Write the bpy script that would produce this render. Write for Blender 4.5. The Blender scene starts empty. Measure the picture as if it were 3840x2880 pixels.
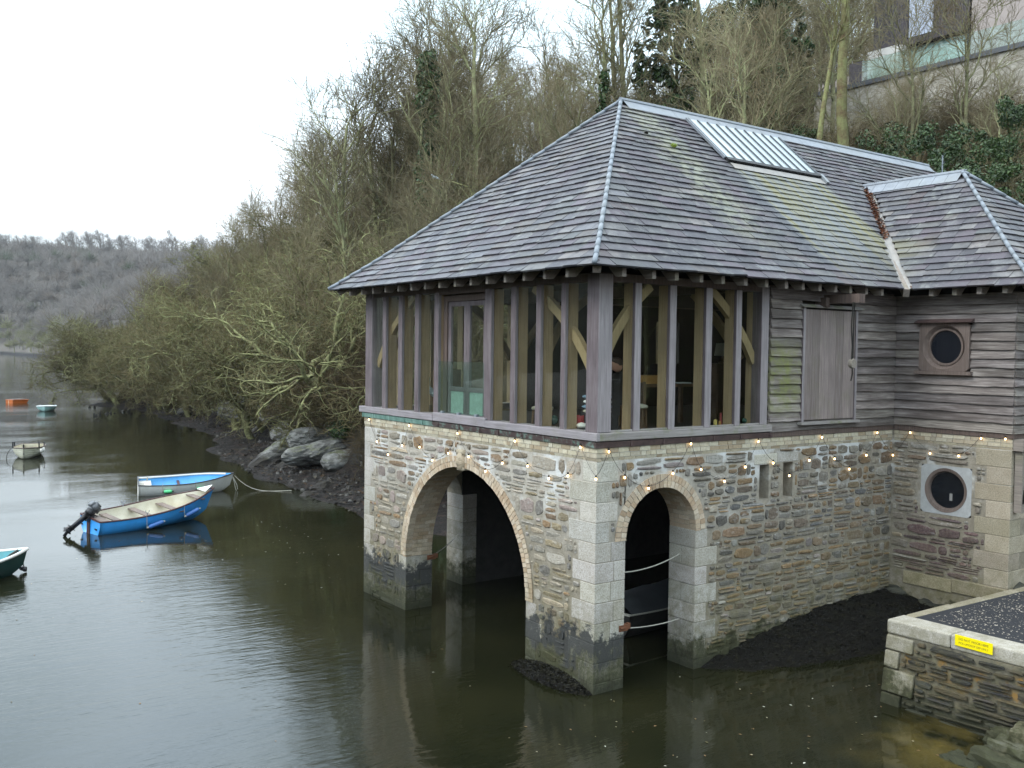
import bpy, bmesh, math, random
import numpy as np
from mathutils import Vector, Matrix, Euler
R = math.radians
PI = math.pi
scn = bpy.context.scene
COL = scn.collection
rng = random.Random(7)
nrng = np.random.default_rng(7)

# ------------------------------------------------------------------ objects
def tag(o, label=None, cat=None, group=None, kind=None):
    if label: o['label'] = label
    if cat: o['category'] = cat
    if group: o['group'] = group
    if kind: o['kind'] = kind
    return o

def empty(name, loc=(0, 0, 0), rz=0.0, label=None, cat=None, group=None):
    o = bpy.data.objects.new(name, None)
    COL.objects.link(o)
    o.location = loc
    o.rotation_euler = (0, 0, rz)
    o.empty_display_size = 0.2
    return tag(o, label, cat, group)

def link(name, me, parent=None, loc=None, rot=None, scale=None):
    o = bpy.data.objects.new(name, me)
    COL.objects.link(o)
    if parent: o.parent = parent
    if loc is not None: o.location = loc
    if rot is not None: o.rotation_euler = rot
    if scale is not None: o.scale = scale
    return o

class MB:
    """collects polygons, builds one mesh object"""
    def __init__(s):
        s.v = []; s.f = []; s.c = []; s.col = (0.5, 0.5, 0.5)
    def add(s, vs, fs, col=None):
        b = len(s.v)
        s.v.extend([tuple(p) for p in vs])
        for f in fs:
            s.f.append([b + i for i in f]); s.c.append(col or s.col)
    def box(s, a, b, col=None):
        x0, y0, z0 = [min(a[i], b[i]) for i in range(3)]
        x1, y1, z1 = [max(a[i], b[i]) for i in range(3)]
        s.add([(x0, y0, z0), (x1, y0, z0), (x1, y1, z0), (x0, y1, z0), (x0, y0, z1), (x1, y0, z1), (x1, y1, z1), (x0, y1, z1)],
              [(3, 2, 1, 0), (4, 5, 6, 7), (0, 1, 5, 4), (1, 2, 6, 5), (2, 3, 7, 6), (3, 0, 4, 7)], col)
    def bar(s, p, q, w, h, up=(0, 0, 1), col=None, bev=0.0):
        """box beam from p to q, width w (sideways) height h (up)"""
        p = Vector(p); q = Vector(q); d = (q - p).normalized(); up = Vector(up)
        side = d.cross(up)
        if side.length < 1e-5: side = d.cross(Vector((1, 0, 0)))
        side.normalize(); u = side.cross(d).normalized()
        vs = []
        for e in (p, q):
            for a, b in ((-1, -1), (1, -1), (1, 1), (-1, 1)):
                vs.append(e + side * (a * w / 2) + u * (b * h / 2))
        s.add(vs, [(0, 1, 2, 3), (7, 6, 5, 4), (4, 5, 1, 0), (5, 6, 2, 1), (6, 7, 3, 2), (7, 4, 0, 3)], col)
    def prism(s, pts, n, col=None):
        """extrude polygon pts (3D list) by vector n"""
        n = Vector(n); k = len(pts)
        vs = [Vector(p) for p in pts] + [Vector(p) + n for p in pts]
        fs = [tuple(range(k - 1, -1, -1)), tuple(range(k, 2 * k))]
        fs += [(i, (i + 1) % k, k + (i + 1) % k, k + i) for i in range(k)]
        s.add(vs, fs, col)
    def tube(s, pts, rad, k=6, col=None, cap=True):
        pts = [Vector(p) for p in pts]; n = len(pts)
        if not hasattr(rad, '__len__'): rad = [rad] * n
        vs = []; ref = None
        for i, p in enumerate(pts):
            d = (pts[min(i + 1, n - 1)] - pts[max(i - 1, 0)])
            if d.length < 1e-9: d = Vector((0, 0, 1))
            d.normalize()
            if ref is None:
                ref = d.cross(Vector((0, 0, 1)))
                if ref.length < 1e-3: ref = d.cross(Vector((1, 0, 0)))
            ref = (ref - d * ref.dot(d))
            if ref.length < 1e-6: ref = d.orthogonal()
            ref.normalize(); o = d.cross(ref)
            for j in range(k):
                a = 2 * PI * j / k
                vs.append(p + (ref * math.cos(a) + o * math.sin(a)) * rad[i])
        fs = []
        for i in range(n - 1):
            for j in range(k):
                fs.append((i * k + j, i * k + (j + 1) % k, (i + 1) * k + (j + 1) % k, (i + 1) * k + j))
        if cap:
            fs.append(tuple(range(k - 1, -1, -1))); fs.append(tuple((n - 1) * k + j for j in range(k)))
        s.add(vs, fs, col)
    def lathe(s, c, prof, k=16, col=None, axis='z'):
        """prof list of (r, h) along axis from centre c"""
        vs = []
        for r, h in prof:
            for j in range(k):
                a = 2 * PI * j / k; x, y = r * math.cos(a), r * math.sin(a)
                if axis == 'z': vs.append((c[0] + x, c[1] + y, c[2] + h))
                elif axis == 'x': vs.append((c[0] + h, c[1] + x, c[2] + y))
                else: vs.append((c[0] + y, c[1] + h, c[2] + x))
        n = len(prof); fs = []
        for i in range(n - 1):
            for j in range(k):
                fs.append((i * k + j, i * k + (j + 1) % k, (i + 1) * k + (j + 1) % k, (i + 1) * k + j))
        fs.append(tuple(range(k - 1, -1, -1))); fs.append(tuple((n - 1) * k + j for j in range(k)))
        s.add(vs, fs, col)
    def blob(s, c, r, seed=0, n=2, jit=0.25, col=None, flat=1.0):
        """bumpy rock-like ball; r = (rx, ry, rz)"""
        bm = bmesh.new(); bmesh.ops.create_icosphere(bm, subdivisions=n, radius=1)
        rr = random.Random(seed); ph = [rr.uniform(0, 6.3) for _ in range(9)]
        vs = []
        for v in bm.verts:
            p = v.co
            k = 1 + jit * (math.sin(3 * p.x + ph[0]) * math.sin(3.3 * p.y + ph[1]) + math.sin(2.3 * p.z + ph[2] + p.x * 2) * .6 + .4 * math.sin(6 * p.y + ph[3]) * math.sin(7 * p.x + ph[4])) + rr.uniform(-jit, jit) * .3
            vs.append((c[0] + p.x * k * r[0], c[1] + p.y * k * r[1], c[2] + p.z * k * r[2]))
        fs = [tuple(v.index for v in f.verts) for f in bm.faces]
        bm.free(); s.add(vs, fs, col)
    def mesh(s, name, m, smooth=False):
        me = bpy.data.meshes.new(name)
        me.from_pydata(s.v, [], s.f)
        if m: me.materials.append(m)
        a = me.attributes.new('tint', 'FLOAT_COLOR', 'FACE')
        buf = np.ones((len(s.f), 4), np.float32); buf[:, :3] = np.array(s.c, np.float32).reshape(-1, 3)
        a.data.foreach_set('color', buf.ravel())
        if smooth: me.polygons.foreach_set('use_smooth', [True] * len(me.polygons))
        me.update()
        return me
    def build(s, name, m, parent=None, smooth=False, loc=None):
        return link(name, s.mesh(name, m, smooth), parent, loc)

def np_mesh(name, V, F3=None, F4=None, m=None, smooth=False, tint=None):
    """fast mesh from numpy: V (n,3), triangles and quads; tint per face"""
    me = bpy.data.meshes.new(name)
    n3 = 0 if F3 is None else len(F3); n4 = 0 if F4 is None else len(F4)
    me.vertices.add(len(V)); me.vertices.foreach_set('co', np.asarray(V, np.float32).ravel())
    loops = []
    if n4: loops.append(np.asarray(F4, np.int32).ravel())
    if n3: loops.append(np.asarray(F3, np.int32).ravel())
    lp = np.concatenate(loops); me.loops.add(len(lp)); me.loops.foreach_set('vertex_index', lp)
    me.polygons.add(n3 + n4)
    st = np.concatenate([np.arange(n4) * 4, n4 * 4 + np.arange(n3) * 3]).astype(np.int32)
    me.polygons.foreach_set('loop_start', st)
    if smooth: me.polygons.foreach_set('use_smooth', np.ones(n3 + n4, bool))
    if m: me.materials.append(m)
    if tint is not None:
        a = me.attributes.new('tint', 'FLOAT_COLOR', 'FACE')
        buf = np.ones((n3 + n4, 4), np.float32); buf[:, :3] = tint
        a.data.foreach_set('color', buf.ravel())
    me.update(calc_edges=True); me.validate()
    return me

# ------------------------------------------------------------------ materials
class NT:
    def __init__(s, name):
        s.m = bpy.data.materials.new(name); s.m.use_nodes = True
        s.t = s.m.node_tree; s.t.nodes.clear()
        s.out = s.t.nodes.new('ShaderNodeOutputMaterial')
    def n(s, typ, **kw):
        nd = s.t.nodes.new('ShaderNode' + typ)
        for k, v in kw.items():
            if k in nd.inputs.keys() or k.startswith('i_'):
                pass
            if hasattr(nd, k) and not k.startswith('i_'): setattr(nd, k, v)
        return nd
    def set(s, sock, v):
        if isinstance(v, bpy.types.NodeSocket): s.t.links.new(v, sock)
        elif hasattr(v, '__len__') and len(v) == 3 and sock.type == 'RGBA': sock.default_value = (*v, 1)
        else: sock.default_value = v
    def coord(s, kind='obj', scale=(1, 1, 1), rot=(0, 0, 0), loc=(0, 0, 0)):
        if kind == 'pos':
            c = s.n('NewGeometry').outputs['Position']
        else:
            c = s.n('TexCoord').outputs['Object']
        mp = s.n('Mapping'); s.set(mp.inputs['Vector'], c); mp.inputs['Scale'].default_value = scale
        mp.inputs['Rotation'].default_value = rot; mp.inputs['Location'].default_value = loc
        return mp.outputs[0]
    def noise(s, vec, scale=5, detail=4, rough=.55, dist=0.0, out='Fac'):
        n = s.n('TexNoise'); s.set(n.inputs['Vector'], vec); n.inputs['Scale'].default_value = scale
        n.inputs['Detail'].default_value = detail; n.inputs['Roughness'].default_value = rough
        n.inputs['Distortion'].default_value = dist
        return n.outputs[out]
    def voro(s, vec, scale=5, feat='F1', out='Distance', rand=1.0):
        n = s.n('TexVoronoi', feature=feat); s.set(n.inputs['Vector'], vec); n.inputs['Scale'].default_value = scale
        n.inputs['Randomness'].default_value = rand
        return n.outputs[out]
    def ramp(s, fac, stops, interp='LINEAR'):
        n = s.n('ValToRGB'); s.set(n.inputs[0], fac); cr = n.color_ramp; cr.interpolation = interp
        while len(cr.elements) > 1: cr.elements.remove(cr.elements[-1])
        for i, (p, c) in enumerate(stops):
            e = cr.elements[0] if i == 0 else cr.elements.new(p)
            e.position = p; e.color = (*c, 1) if hasattr(c, '__len__') else (c, c, c, 1)
        return n.outputs[0]
    def rng(s, v, a, b, c=0., d=1.):
        n = s.n('MapRange'); s.set(n.inputs[0], v)
        for i, x in enumerate((a, b, c, d)): n.inputs[i + 1].default_value = x
        n.clamp = True
        return n.outputs[0]
    def math(s, op, a, b=0.0):
        n = s.n('Math', operation=op); s.set(n.inputs[0], a); s.set(n.inputs[1], b)
        return n.outputs[0]
    def mix(s, fac, a, b, mode='MIX'):
        n = s.n('MixRGB', blend_type=mode); s.set(n.inputs[0], fac); s.set(n.inputs[1], a); s.set(n.inputs[2], b)
        return n.outputs[0]
    def sep(s, v):
        n = s.n('SeparateXYZ'); s.set(n.inputs[0], v); return n.outputs
    def attr(s, name='tint'):
        n = s.n('Attribute'); n.attribute_name = name; return n.outputs['Color']
    def orand(s):
        return s.n('ObjectInfo').outputs['Random']
    def bump(s, h, strength=.3, dist=.02, norm=None):
        n = s.n('Bump'); s.set(n.inputs['Height'], h); n.inputs['Strength'].default_value = strength
        n.inputs['Distance'].default_value = dist
        if norm is not None: s.set(n.inputs['Normal'], norm)
        return n.outputs[0]
    def pbsdf(s, color, rough=.8, bump=None, spec=.3, **kw):
        b = s.n('BsdfPrincipled'); s.set(b.inputs['Base Color'], color); s.set(b.inputs['Roughness'], rough)
        b.inputs['Specular IOR Level'].default_value = spec
        if bump is not None: s.set(b.inputs['Normal'], bump)
        for k, v in kw.items(): s.set(b.inputs[k.replace('_', ' ')], v)
        s.t.links.new(b.outputs[0], s.out.inputs[0]); return b

M = {}
def srgb(r, g, b):
    f = lambda c: (c / 255 / 12.92) if c / 255 <= .04045 else ((c / 255 + .055) / 1.055) ** 2.4
    return (f(r), f(g), f(b))

def tide(t, color, lo=.42, hi=.88, strength=1.0, algae=(.05, .052, .02)):
    """real stains left by the tide: black weed band, green growth under it"""
    p = t.coord('pos'); x, y, z = t.sep(p)
    nz = t.noise(p, 2.6, 6, .72); n2 = t.noise(p, 15, 4, .65); n3 = t.noise(p, 5.5, 4, .7)
    zz = t.math('ADD', z, t.math('MULTIPLY', t.math('SUBTRACT', nz, .5), 1.7))
    g = t.rng(zz, 2.0, .7)                                   # yellow-green growth fading upward
    c = t.mix(t.math('MULTIPLY', g, t.math('MULTIPLY', t.rng(n3, .36, .62), .62 * strength)), color, t.mix(n2, (.075, .068, .024), (.155, .135, .055)))
    side = t.math('ADD', t.rng(x, 1.6, .75), t.math('MULTIPLY', t.rng(nz, .5, .7), .25))
    band = t.math('MULTIPLY', t.math('MULTIPLY', t.rng(zz, hi + .02, hi - .10), t.rng(zz, lo - .12, lo + .05)), t.math('MINIMUM', side, 1.0))
    band = t.math('MULTIPLY', band, t.rng(n2, .22, .42, .55, 1.0))
    c = t.mix(t.math('MULTIPLY', band, .92 * strength), c, t.mix(n3, (.016, .018, .018), (.042, .043, .043)))
    low = t.rng(zz, lo + .12, lo - .10)
    c = t.mix(t.math('MULTIPLY', low, t.math('MULTIPLY', t.rng(n2, .1, .55, .65, 1), .95 * strength)), c, t.mix(t.rng(n3, .35, .65), algae, tuple(q * .35 for q in algae)))
    wet = t.rng(t.math('ADD', z, t.math('MULTIPLY', t.math('SUBTRACT', n3, .5), .2)), .26, .02)
    return t.mix(t.math('MULTIPLY', wet, .7), c, (.02, .022, .012))

def m_stone():
    t = NT('rubble_stone'); p = t.coord('pos')
    n = t.noise(p, 22, 6, .65); st = t.noise(t.coord('pos', (6, 6, 60)), 1.0, 5, .7)
    big = t.noise(p, 1.3, 3)
    c = t.mix(t.rng(n, .25, .8), t.mix(1.0, t.attr(), (.5, .48, .46), 'MULTIPLY'), t.mix(.25, t.attr(), (.5, .47, .40)))
    c = t.mix(t.rng(st, .52, .7, 0, .5), c, (.07, .062, .05))
    c = t.mix(t.rng(t.noise(p, 9, 4, .7), .62, .75, 0, .4), c, (.46, .46, .42))
    sm = t.math('MULTIPLY', t.rng(t.noise(t.coord('pos', (1, 1, 2.2)), 4.2, 5, .7), .56, .68), t.rng(t.sep(p)[2], .9, 2.4, .1, .75))
    c = t.mix(sm, c, t.mix(n, (.30, .285, .255), (.50, .485, .45)))
    c = tide(t, c)
    h = t.math('ADD', t.math('MULTIPLY', st, .7), n)
    t.pbsdf(c, .85, t.bump(h, .75, .02)); return t.m
def m_mortar():
    t = NT('lime_mortar'); p = t.coord('pos')
    n = t.noise(p, 9, 6, .7); n2 = t.noise(p, 1.6, 4, .6); x, y, z = t.sep(p)
    pale = t.mix(t.rng(n, .3, .75), (.30, .265, .215), (.50, .465, .405))
    # darker mortar low down and along the side wall
    dark = t.mix(t.rng(n, .3, .75), (.16, .138, .10), (.31, .272, .212))
    k = t.math('ADD', z, t.math('MULTIPLY', t.math('SUBTRACT', n2, .5), 1.7))
    c = t.mix(t.math('MULTIPLY', t.rng(k, 1.9, 2.9), t.rng(x, 4.2, 1.6, .25, 1.0)), dark, pale)
    wash = t.math('MULTIPLY', t.rng(n2, .5, .62), t.rng(z, 2.2, 2.9))
    c = t.mix(t.math('MULTIPLY', wash, .7), c, (.62, .63, .62))
    c = tide(t, c)
    t.pbsdf(c, .9, t.bump(t.noise(p, 26, 6, .7), .6, .02)); return t.m
def m_granite():
    t = NT('granite'); p = t.coord('pos')
    sp = t.noise(p, 55, 3, .7); n = t.noise(p, 5, 5, .6)
    c = t.ramp(sp, [(.25, (.15, .14, .12)), (.42, (.37, .35, .31)), (.6, (.48, .46, .42)), (.8, (.60, .585, .55))])
    c = t.mix(t.rng(n, .35, .75, 0, .45), c, (.25, .225, .165)); c = t.mix(1.0, c, t.attr(), 'MULTIPLY')
    c = tide(t, c)
    t.pbsdf(c, .85, t.bump(t.math('ADD', sp, t.math('MULTIPLY', n, 2)), .5, .015)); return t.m
def m_brick():
    t = NT('cream_brick'); p = t.coord('pos'); n = t.noise(p, 30, 5, .65)
    c = t.mix(t.rng(n, .3, .8), t.mix(1.0, t.attr(), (.72, .66, .6), 'MULTIPLY'), t.attr())
    c = t.mix(t.rng(t.noise(p, 3, 4, .7), .55, .75, 0, .5), c, (.34, .30, .24))
    c = tide(t, c)
    t.pbsdf(c, .85, t.bump(n, .35, .01)); return t.m
def m_timber(name, base, dark, grain, green=0.0, rough=.8, tint=False, west=False):
    """weathered or fresh oak; grain = axis index along which it is stretched"""
    t = NT(name); sc = [38, 38, 38]; sc[grain] = 1.6
    p = t.coord('pos', tuple(sc)); g = t.noise(p, 1.0, 6, .7)
    big = t.noise(t.coord('pos'), 1.7, 4, .6)
    c = t.mix(t.rng(g, .3, .72), dark, base)
    c = t.mix(t.rng(big, .42, .68, 0, .55), c, tuple(a * .55 for a in base))
    if tint: c = t.mix(1.0, c, t.attr(), 'MULTIPLY')
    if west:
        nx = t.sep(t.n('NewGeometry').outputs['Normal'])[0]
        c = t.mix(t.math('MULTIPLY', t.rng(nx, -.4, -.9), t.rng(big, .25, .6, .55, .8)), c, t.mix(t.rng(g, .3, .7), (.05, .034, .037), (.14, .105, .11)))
    if green:
        z = t.noise(t.coord('pos', (1, 1, 1), loc=(3, 1, 7)), 2.3, 5, .7)
        c = t.mix(t.rng(z, .5, .66, 0, green), c, (.135, .15, .045))
    t.pbsdf(c, rough, t.bump(g, .45, .008), spec=.25); return t.m
def m_board():
    """weather boards, grain along the wall, moss streak near the glazing"""
    t = NT('weatherboard'); P = t.coord('pos'); x, y, z = t.sep(P)
    g = t.noise(t.coord('pos', (1.5, 1.5, 55)), 1.0, 6, .7); g2 = t.noise(t.coord('pos', (.9, .9, 5)), 1.0, 4, .6)
    c = t.ramp(g, [(.25, (.066, .06, .056)), (.45, (.19, .165, .15)), (.60, (.33, .30, .275)), (.85, (.50, .47, .445))])
    c = t.mix(t.rng(g2, .38, .64, 0, .72), c, (.06, .048, .042))
    c = t.mix(1.0, c, t.attr(), 'MULTIPLY')
    mm = t.math('MULTIPLY', t.math('MULTIPLY', t.rng(x, 4.75, 4.2), t.rng(y, -.3, -.12)), t.math('MULTIPLY', t.rng(z, 3.75, 4.3), t.rng(z, 5.35, 4.9)))
    c = t.mix(t.math('MULTIPLY', mm, t.rng(t.noise(P, 4, 4, .7), .38, .6, .1, .8)), c, (.17, .185, .05))
    t.pbsdf(c, .8, t.bump(g, .5, .01), spec=.25); return t.m
def m_slate():
    t = NT('roof_slate'); P = t.coord('pos'); x, y, z = t.sep(P)
    n = t.noise(P, 9, 6, .65); big = t.noise(P, .8, 5, .65); st = t.noise(t.coord('pos', (3.2, 3.2, .5)), 1.0, 5, .7)
    c = t.mix(t.rng(n, .25, .8), t.mix(1.0, t.attr(), (.45, .44, .46), 'MULTIPLY'), t.mix(1.0, t.attr(), (.95, .92, .96), 'MULTIPLY'))
    c = t.mix(t.rng(st, .49, .66, 0, .8), c, (.036, .036, .042)); c = t.mix(t.rng(big, .46, .62, 0, .62), c, (.045, .043, .052)); c = t.mix(t.rng(t.noise(P, 1.6, 6, .8), .54, .66, 0, .45), c, (.20, .20, .19))                # black rain streaks
    c = t.mix(t.rng(t.noise(P, 2.6, 5, .75), .57, .7, 0, .35), c, (.30, .31, .27))  # pale lichen bloom
    inr = t.rng(y, 3.5, 3.3)                                                   # the water-side pitch only
    # pale streak that runs down from the ridge end
    wob = t.math('ADD', x, t.math('MULTIPLY', t.math('SUBTRACT', t.noise(P, 1.5, 4, .6), .5), .7))
    s1 = t.math('MULTIPLY', t.rng(wob, 3.2, 3.6), t.rng(wob, 4.5, 4.1)); s1 = t.math('MULTIPLY', s1, t.rng(y, -.2, 1.3))
    s1 = t.math('MULTIPLY', t.math('MULTIPLY', s1, inr), t.rng(t.noise(P, 6, 5, .7), .4, .58, .05, .75))
    c = t.mix(s1, c, (.215, .22, .155))
    # metal-washed, yellowed slates under the roof light
    wx = t.math('ADD', x, t.math('MULTIPLY', t.math('SUBTRACT', t.noise(P, 1.2, 3), .5), .25))
    s2 = t.math('MULTIPLY', t.rng(wx, 5.12, 5.3), t.rng(wx, 8.15, 7.9)); s2 = t.math('MULTIPLY', s2, t.math('MULTIPLY', t.rng(y, 2.45, 2.3), t.rng(y, -.6, .9)))
    stre = t.noise(t.coord('pos', (7, .35, .35)), 1.0, 4, .6)
    yel = t.mix(t.rng(stre, .45, .62), (.15, .16, .155), (.185, .17, .07))
    c = t.mix(t.math('MULTIPLY', s2, .78), c, yel)
    s3 = t.math('MULTIPLY', t.rng(wx, 4.55, 5.1), t.rng(wx, 5.3, 5.2)); s3 = t.math('MULTIPLY', s3, t.math('MULTIPLY', t.rng(y, 2.5, 1.9), t.rng(y, -.4, .2)))
    c = t.mix(t.math('MULTIPLY', s3, .7), c, (.045, .05, .06))
    t.pbsdf(c, t.rng(n, .3, .8, .45, .7), t.bump(n, .5, .014), spec=.36); return t.m
def m_simple(name, color, rough=.6, nscale=8., var=.35, bstr=.25, metal=0., spec=.4, dirt=None, dfac=.6, bd=.01):
    t = NT(name); p = t.coord('pos'); n = t.noise(p, nscale, 6, .65); n2 = t.noise(p, nscale * .23, 4, .6)
    c = t.mix(t.rng(n, .25, .8), tuple(a * (1 - var) for a in color), tuple(min(1, a * (1 + var * .6)) for a in color))
    if dirt is not None: c = t.mix(t.rng(n2, .45, .68, 0, dfac), c, dirt)
    t.pbsdf(c, rough, t.bump(n, bstr, bd), spec=spec, Metallic=metal); return t.m
def m_glass(name, tint=(1, 1, 1), f0=.04, k=.9, rough=0.0):
    t = NT(name); lw = t.n('LayerWeight'); lw.inputs[0].default_value = .5
    fac = t.math('ADD', f0, t.math('MULTIPLY', t.math('POWER', lw.outputs['Facing'], 5.0), k))
    tr = t.n('BsdfTransparent'); tr.inputs[0].default_value = (*tint, 1)
    gl = t.n('BsdfGlossy'); gl.inputs['Roughness'].default_value = rough
    mx = t.n('MixShader'); t.set(mx.inputs[0], fac); t.set(mx.inputs[1], tr.outputs[0]); t.set(mx.inputs[2], gl.outputs[0])
    t.t.links.new(mx.outputs[0], t.out.inputs[0]); return t.m
def m_emit(name, color, st):
    t = NT(name); e = t.n('Emission'); e.inputs[0].default_value = (*color, 1); e.inputs[1].default_value = st
    t.t.links.new(e.outputs[0], t.out.inputs[0]); return t.m
def m_copper():
    t = NT('copper_flashing'); P = t.coord('pos'); x, y, z = t.sep(P)
    n = t.noise(P, 7, 5, .7); v = t.noise(t.coord('pos', (9, 9, 1)), 1.0, 4, .6)
    br = t.mix(t.rng(n, .3, .7), (.05, .034, .034), (.115, .075, .066))
    gr = t.mix(t.rng(v, .35, .65), (.105, .20, .165), (.22, .34, .29))
    k = t.math('ADD', t.rng(y, 4.5, 4.7), t.math('MULTIPLY', t.math('MULTIPLY', t.rng(x, .02, -.02), t.rng(n, .52, .62)), .7))
    c = t.mix(t.math('MINIMUM', k, 1.), br, gr)
    t.pbsdf(c, .55, t.bump(n, .2, .01), spec=.4, Metallic=.15); return t.m
def m_water():
    t = NT('creek_water'); P = t.coord('pos'); x, y, z = t.sep(P)
    a = t.noise(t.coord('pos', (1.0, 1.0, 1), rot=(0, 0, R(-36)), loc=(0, 0, 0)), 1.0, 2)
    w1 = t.noise(t.coord('pos', (.8, 2.6, 1), rot=(0, 0, R(35.8))), 2.1, 3, .55, .3)
    w2 = t.noise(t.coord('pos', (1.6, 6.5, 1), rot=(0, 0, R(30))), 2.0, 3, .6, .2)
    w3 = t.noise(t.coord('pos', (.25, .8, 1), rot=(0, 0, R(35.8))), 1.0, 2, .5)
    patch = t.noise(t.coord('pos', (.05, .11, 1), rot=(0, 0, R(35.8))), 1.0, 3, .6)
    amp = t.rng(patch, .42, .58, .2, 1.25)
    # lee of the building and quay: nearly calm
    calm = t.math('MULTIPLY', t.rng(x, -3.5, .5), t.rng(y, 12., 7.))
    amp = t.math('MULTIPLY', amp, t.rng(calm, 0, 1, 1.0, .3))
    h = t.math('ADD', t.math('MULTIPLY', w1, .55), t.math('ADD', t.math('MULTIPLY', w2, .28), t.math('MULTIPLY', w3, .5)))
    h = t.math('MULTIPLY', h, amp)
    deep = t.mix(t.rng(t.noise(P, .5, 3), .35, .7), (.0085, .0095, .0045), (.015, .0148, .0065))
    sx = t.math('MULTIPLY', t.rng(x, 1.0, 2.6), t.rng(y, -2.9, -3.7)); sx = t.math('MULTIPLY', sx, t.rng(t.noise(P, 1.6, 3), .35, .6))
    c = t.mix(t.math('MULTIPLY', sx, .8), deep, (.10, .075, .022))
    b = t.pbsdf(c, .03, t.bump(h, .135, .10), spec=.5); b.inputs['IOR'].default_value = 1.333; return t.m
def m_bark(name, base, lich, k=.6, scale=3.):
    t = NT(name); P = t.coord('obj'); n = t.noise(P, scale, 5, .7); f = t.noise(P, 18, 4, .7)
    rnd = t.orand()
    c = t.mix(t.rng(f, .3, .75), tuple(a * .55 for a in base), base)
    c = t.mix(t.math('MULTIPLY', t.rng(n, .36, .56), t.rng(rnd, 0, 1, k * .55, min(1, k * 1.25))), c, t.mix(t.rng(f, .3, .8), tuple(a * .7 for a in lich), lich))
    c = t.mix(1.0, c, t.mix(rnd, (.62, .60, .58), (1.2, 1.18, 1.1)), 'MULTIPLY')
    t.pbsdf(c, .9, t.bump(f, .5, .02), spec=.15); return t.m
def m_twig(name, c1, c2, c3):
    t = NT(name); rnd = t.orand(); P = t.coord('obj'); n = t.noise(P, .6, 3, .6)
    c = t.mix(rnd, c1, c2); c = t.mix(t.rng(n, .35, .65, 0, .8), c, c3)
    c = t.mix(1.0, c, t.rng(t.math('FRACT', t.math('MULTIPLY', rnd, 7.3)), 0, 1, .62, 1.3), 'MULTIPLY')
    t.pbsdf(c, .9, None, spec=.1); return t.m
def m_leaf(name, a, b):
    t = NT(name); n = t.noise(t.coord('obj'), 2.2, 3, .6); c = t.mix(t.rng(n, .3, .7), a, b); c = t.mix(.5, c, t.mix(1.0, c, t.attr(), 'MULTIPLY'))
    t.pbsdf(c, .5, None, spec=.35); return t.m
def m_ground():
    t = NT('hillside_ground'); P = t.coord('pos'); x, y, z = t.sep(P)
    n = t.noise(P, .9, 6, .7); f = t.noise(P, 9, 6, .75)
    litter = t.ramp(f, [(.25, (.018, .014, .009)), (.5, (.055, .042, .025)), (.75, (.12, .09, .055))])
    moss = t.mix(f, (.02, .026, .008), (.075, .085, .024))
    c = t.mix(t.rng(n, .48, .62, 0, .8), litter, moss)
    rock = t.ramp(t.noise(t.coord('pos', (1, 1, 5)), 2.2, 6, .75), [(.3, (.02, .02, .02)), (.55, (.075, .072, .066)), (.8, (.17, .165, .15))])
    nz = t.math('ADD', z, t.math('MULTIPLY', t.math('SUBTRACT', n, .5), 1.6))
    c = t.mix(t.rng(nz, 2.3, 1.4), c, rock)
    mud = t.mix(t.rng(f, .3, .7), (.008, .007, .006), (.038, .031, .027)); mud = t.mix(t.rng(t.noise(P, 2.2, 5, .8), .52, .62, 0, .8), mud, (.075, .066, .06)); mud = t.mix(t.rng(t.noise(P, 1.1, 5, .7), .55, .65, 0, .6), mud, (.05, .024, .016))
    c = t.mix(t.rng(nz, 1.05, .7), c, mud)
    t.pbsdf(c, t.rng(z, .1, .8, .7, .95), t.bump(t.math('ADD', t.math('MULTIPLY', f, 1.5), n), 1.0, .16), spec=.15); return t.m
def m_rock():
    t = NT('shore_rock'); P = t.coord('pos'); n = t.noise(t.coord('pos', (1, 1, 4), rot=(.5, .35, 0)), 2.0, 6, .75); f = t.noise(P, 14, 5, .7)
    x, y, z = t.sep(P); nz = t.sep(t.n('NewGeometry').outputs['Normal'])[2]
    c = t.ramp(n, [(.32, (.03, .029, .027)), (.5, (.14, .138, .128)), (.7, (.29, .29, .275))])
    c = t.mix(t.rng(f, .55, .7, 0, .5), c, (.33, .335, .28))
    c = t.mix(t.math('MULTIPLY', t.rng(nz, .5, .9), t.rng(t.noise(P, 1.4, 4), .48, .6, 0, .7)), c, (.075, .085, .025))
    zz = t.math('ADD', z, t.math('MULTIPLY', t.math('SUBTRACT', t.noise(P, 2, 4), .5), .7))
    c = t.mix(t.rng(zz, .62, .3, 0, .92), c, (.022, .018, .015))
    t.pbsdf(c, .85, t.bump(t.math('ADD', n, t.math('MULTIPLY', f, .4)), .9, .08), spec=.3); return t.m

M['stone'] = m_stone(); M['mortar'] = m_mortar(); M['granite'] = m_granite(); M['brick'] = m_brick()
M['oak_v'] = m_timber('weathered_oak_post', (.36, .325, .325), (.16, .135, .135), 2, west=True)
M['oak_x'] = m_timber('weathered_oak_rail', (.36, .335, .31), (.18, .155, .145), 0, green=.65)
M['oak_y'] = m_timber('weathered_oak_sill', (.35, .32, .33), (.18, .155, .16), 1, green=.12)
M['rafter'] = m_timber('rafter_oak', (.33, .285, .245), (.14, .115, .10), 1, green=.25)
M['plank'] = m_timber('door_planks', (.33, .275, .25), (.14, .108, .10), 2, green=.15, tint=True)
M['warm_v'] = m_timber('inner_oak_post', (.43, .315, .19), (.28, .195, .11), 2)
M['warm_d'] = m_timber('inner_oak_brace', (.34, .25, .14), (.24, .17, .09), 2)
M['dark_oak'] = m_timber('door_frame_oak', (.15, .11, .09), (.07, .05, .045), 2)
M['brown_oak'] = m_timber('brown_oak_frame', (.20, .155, .132), (.09, .066, .056), 2)
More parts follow.
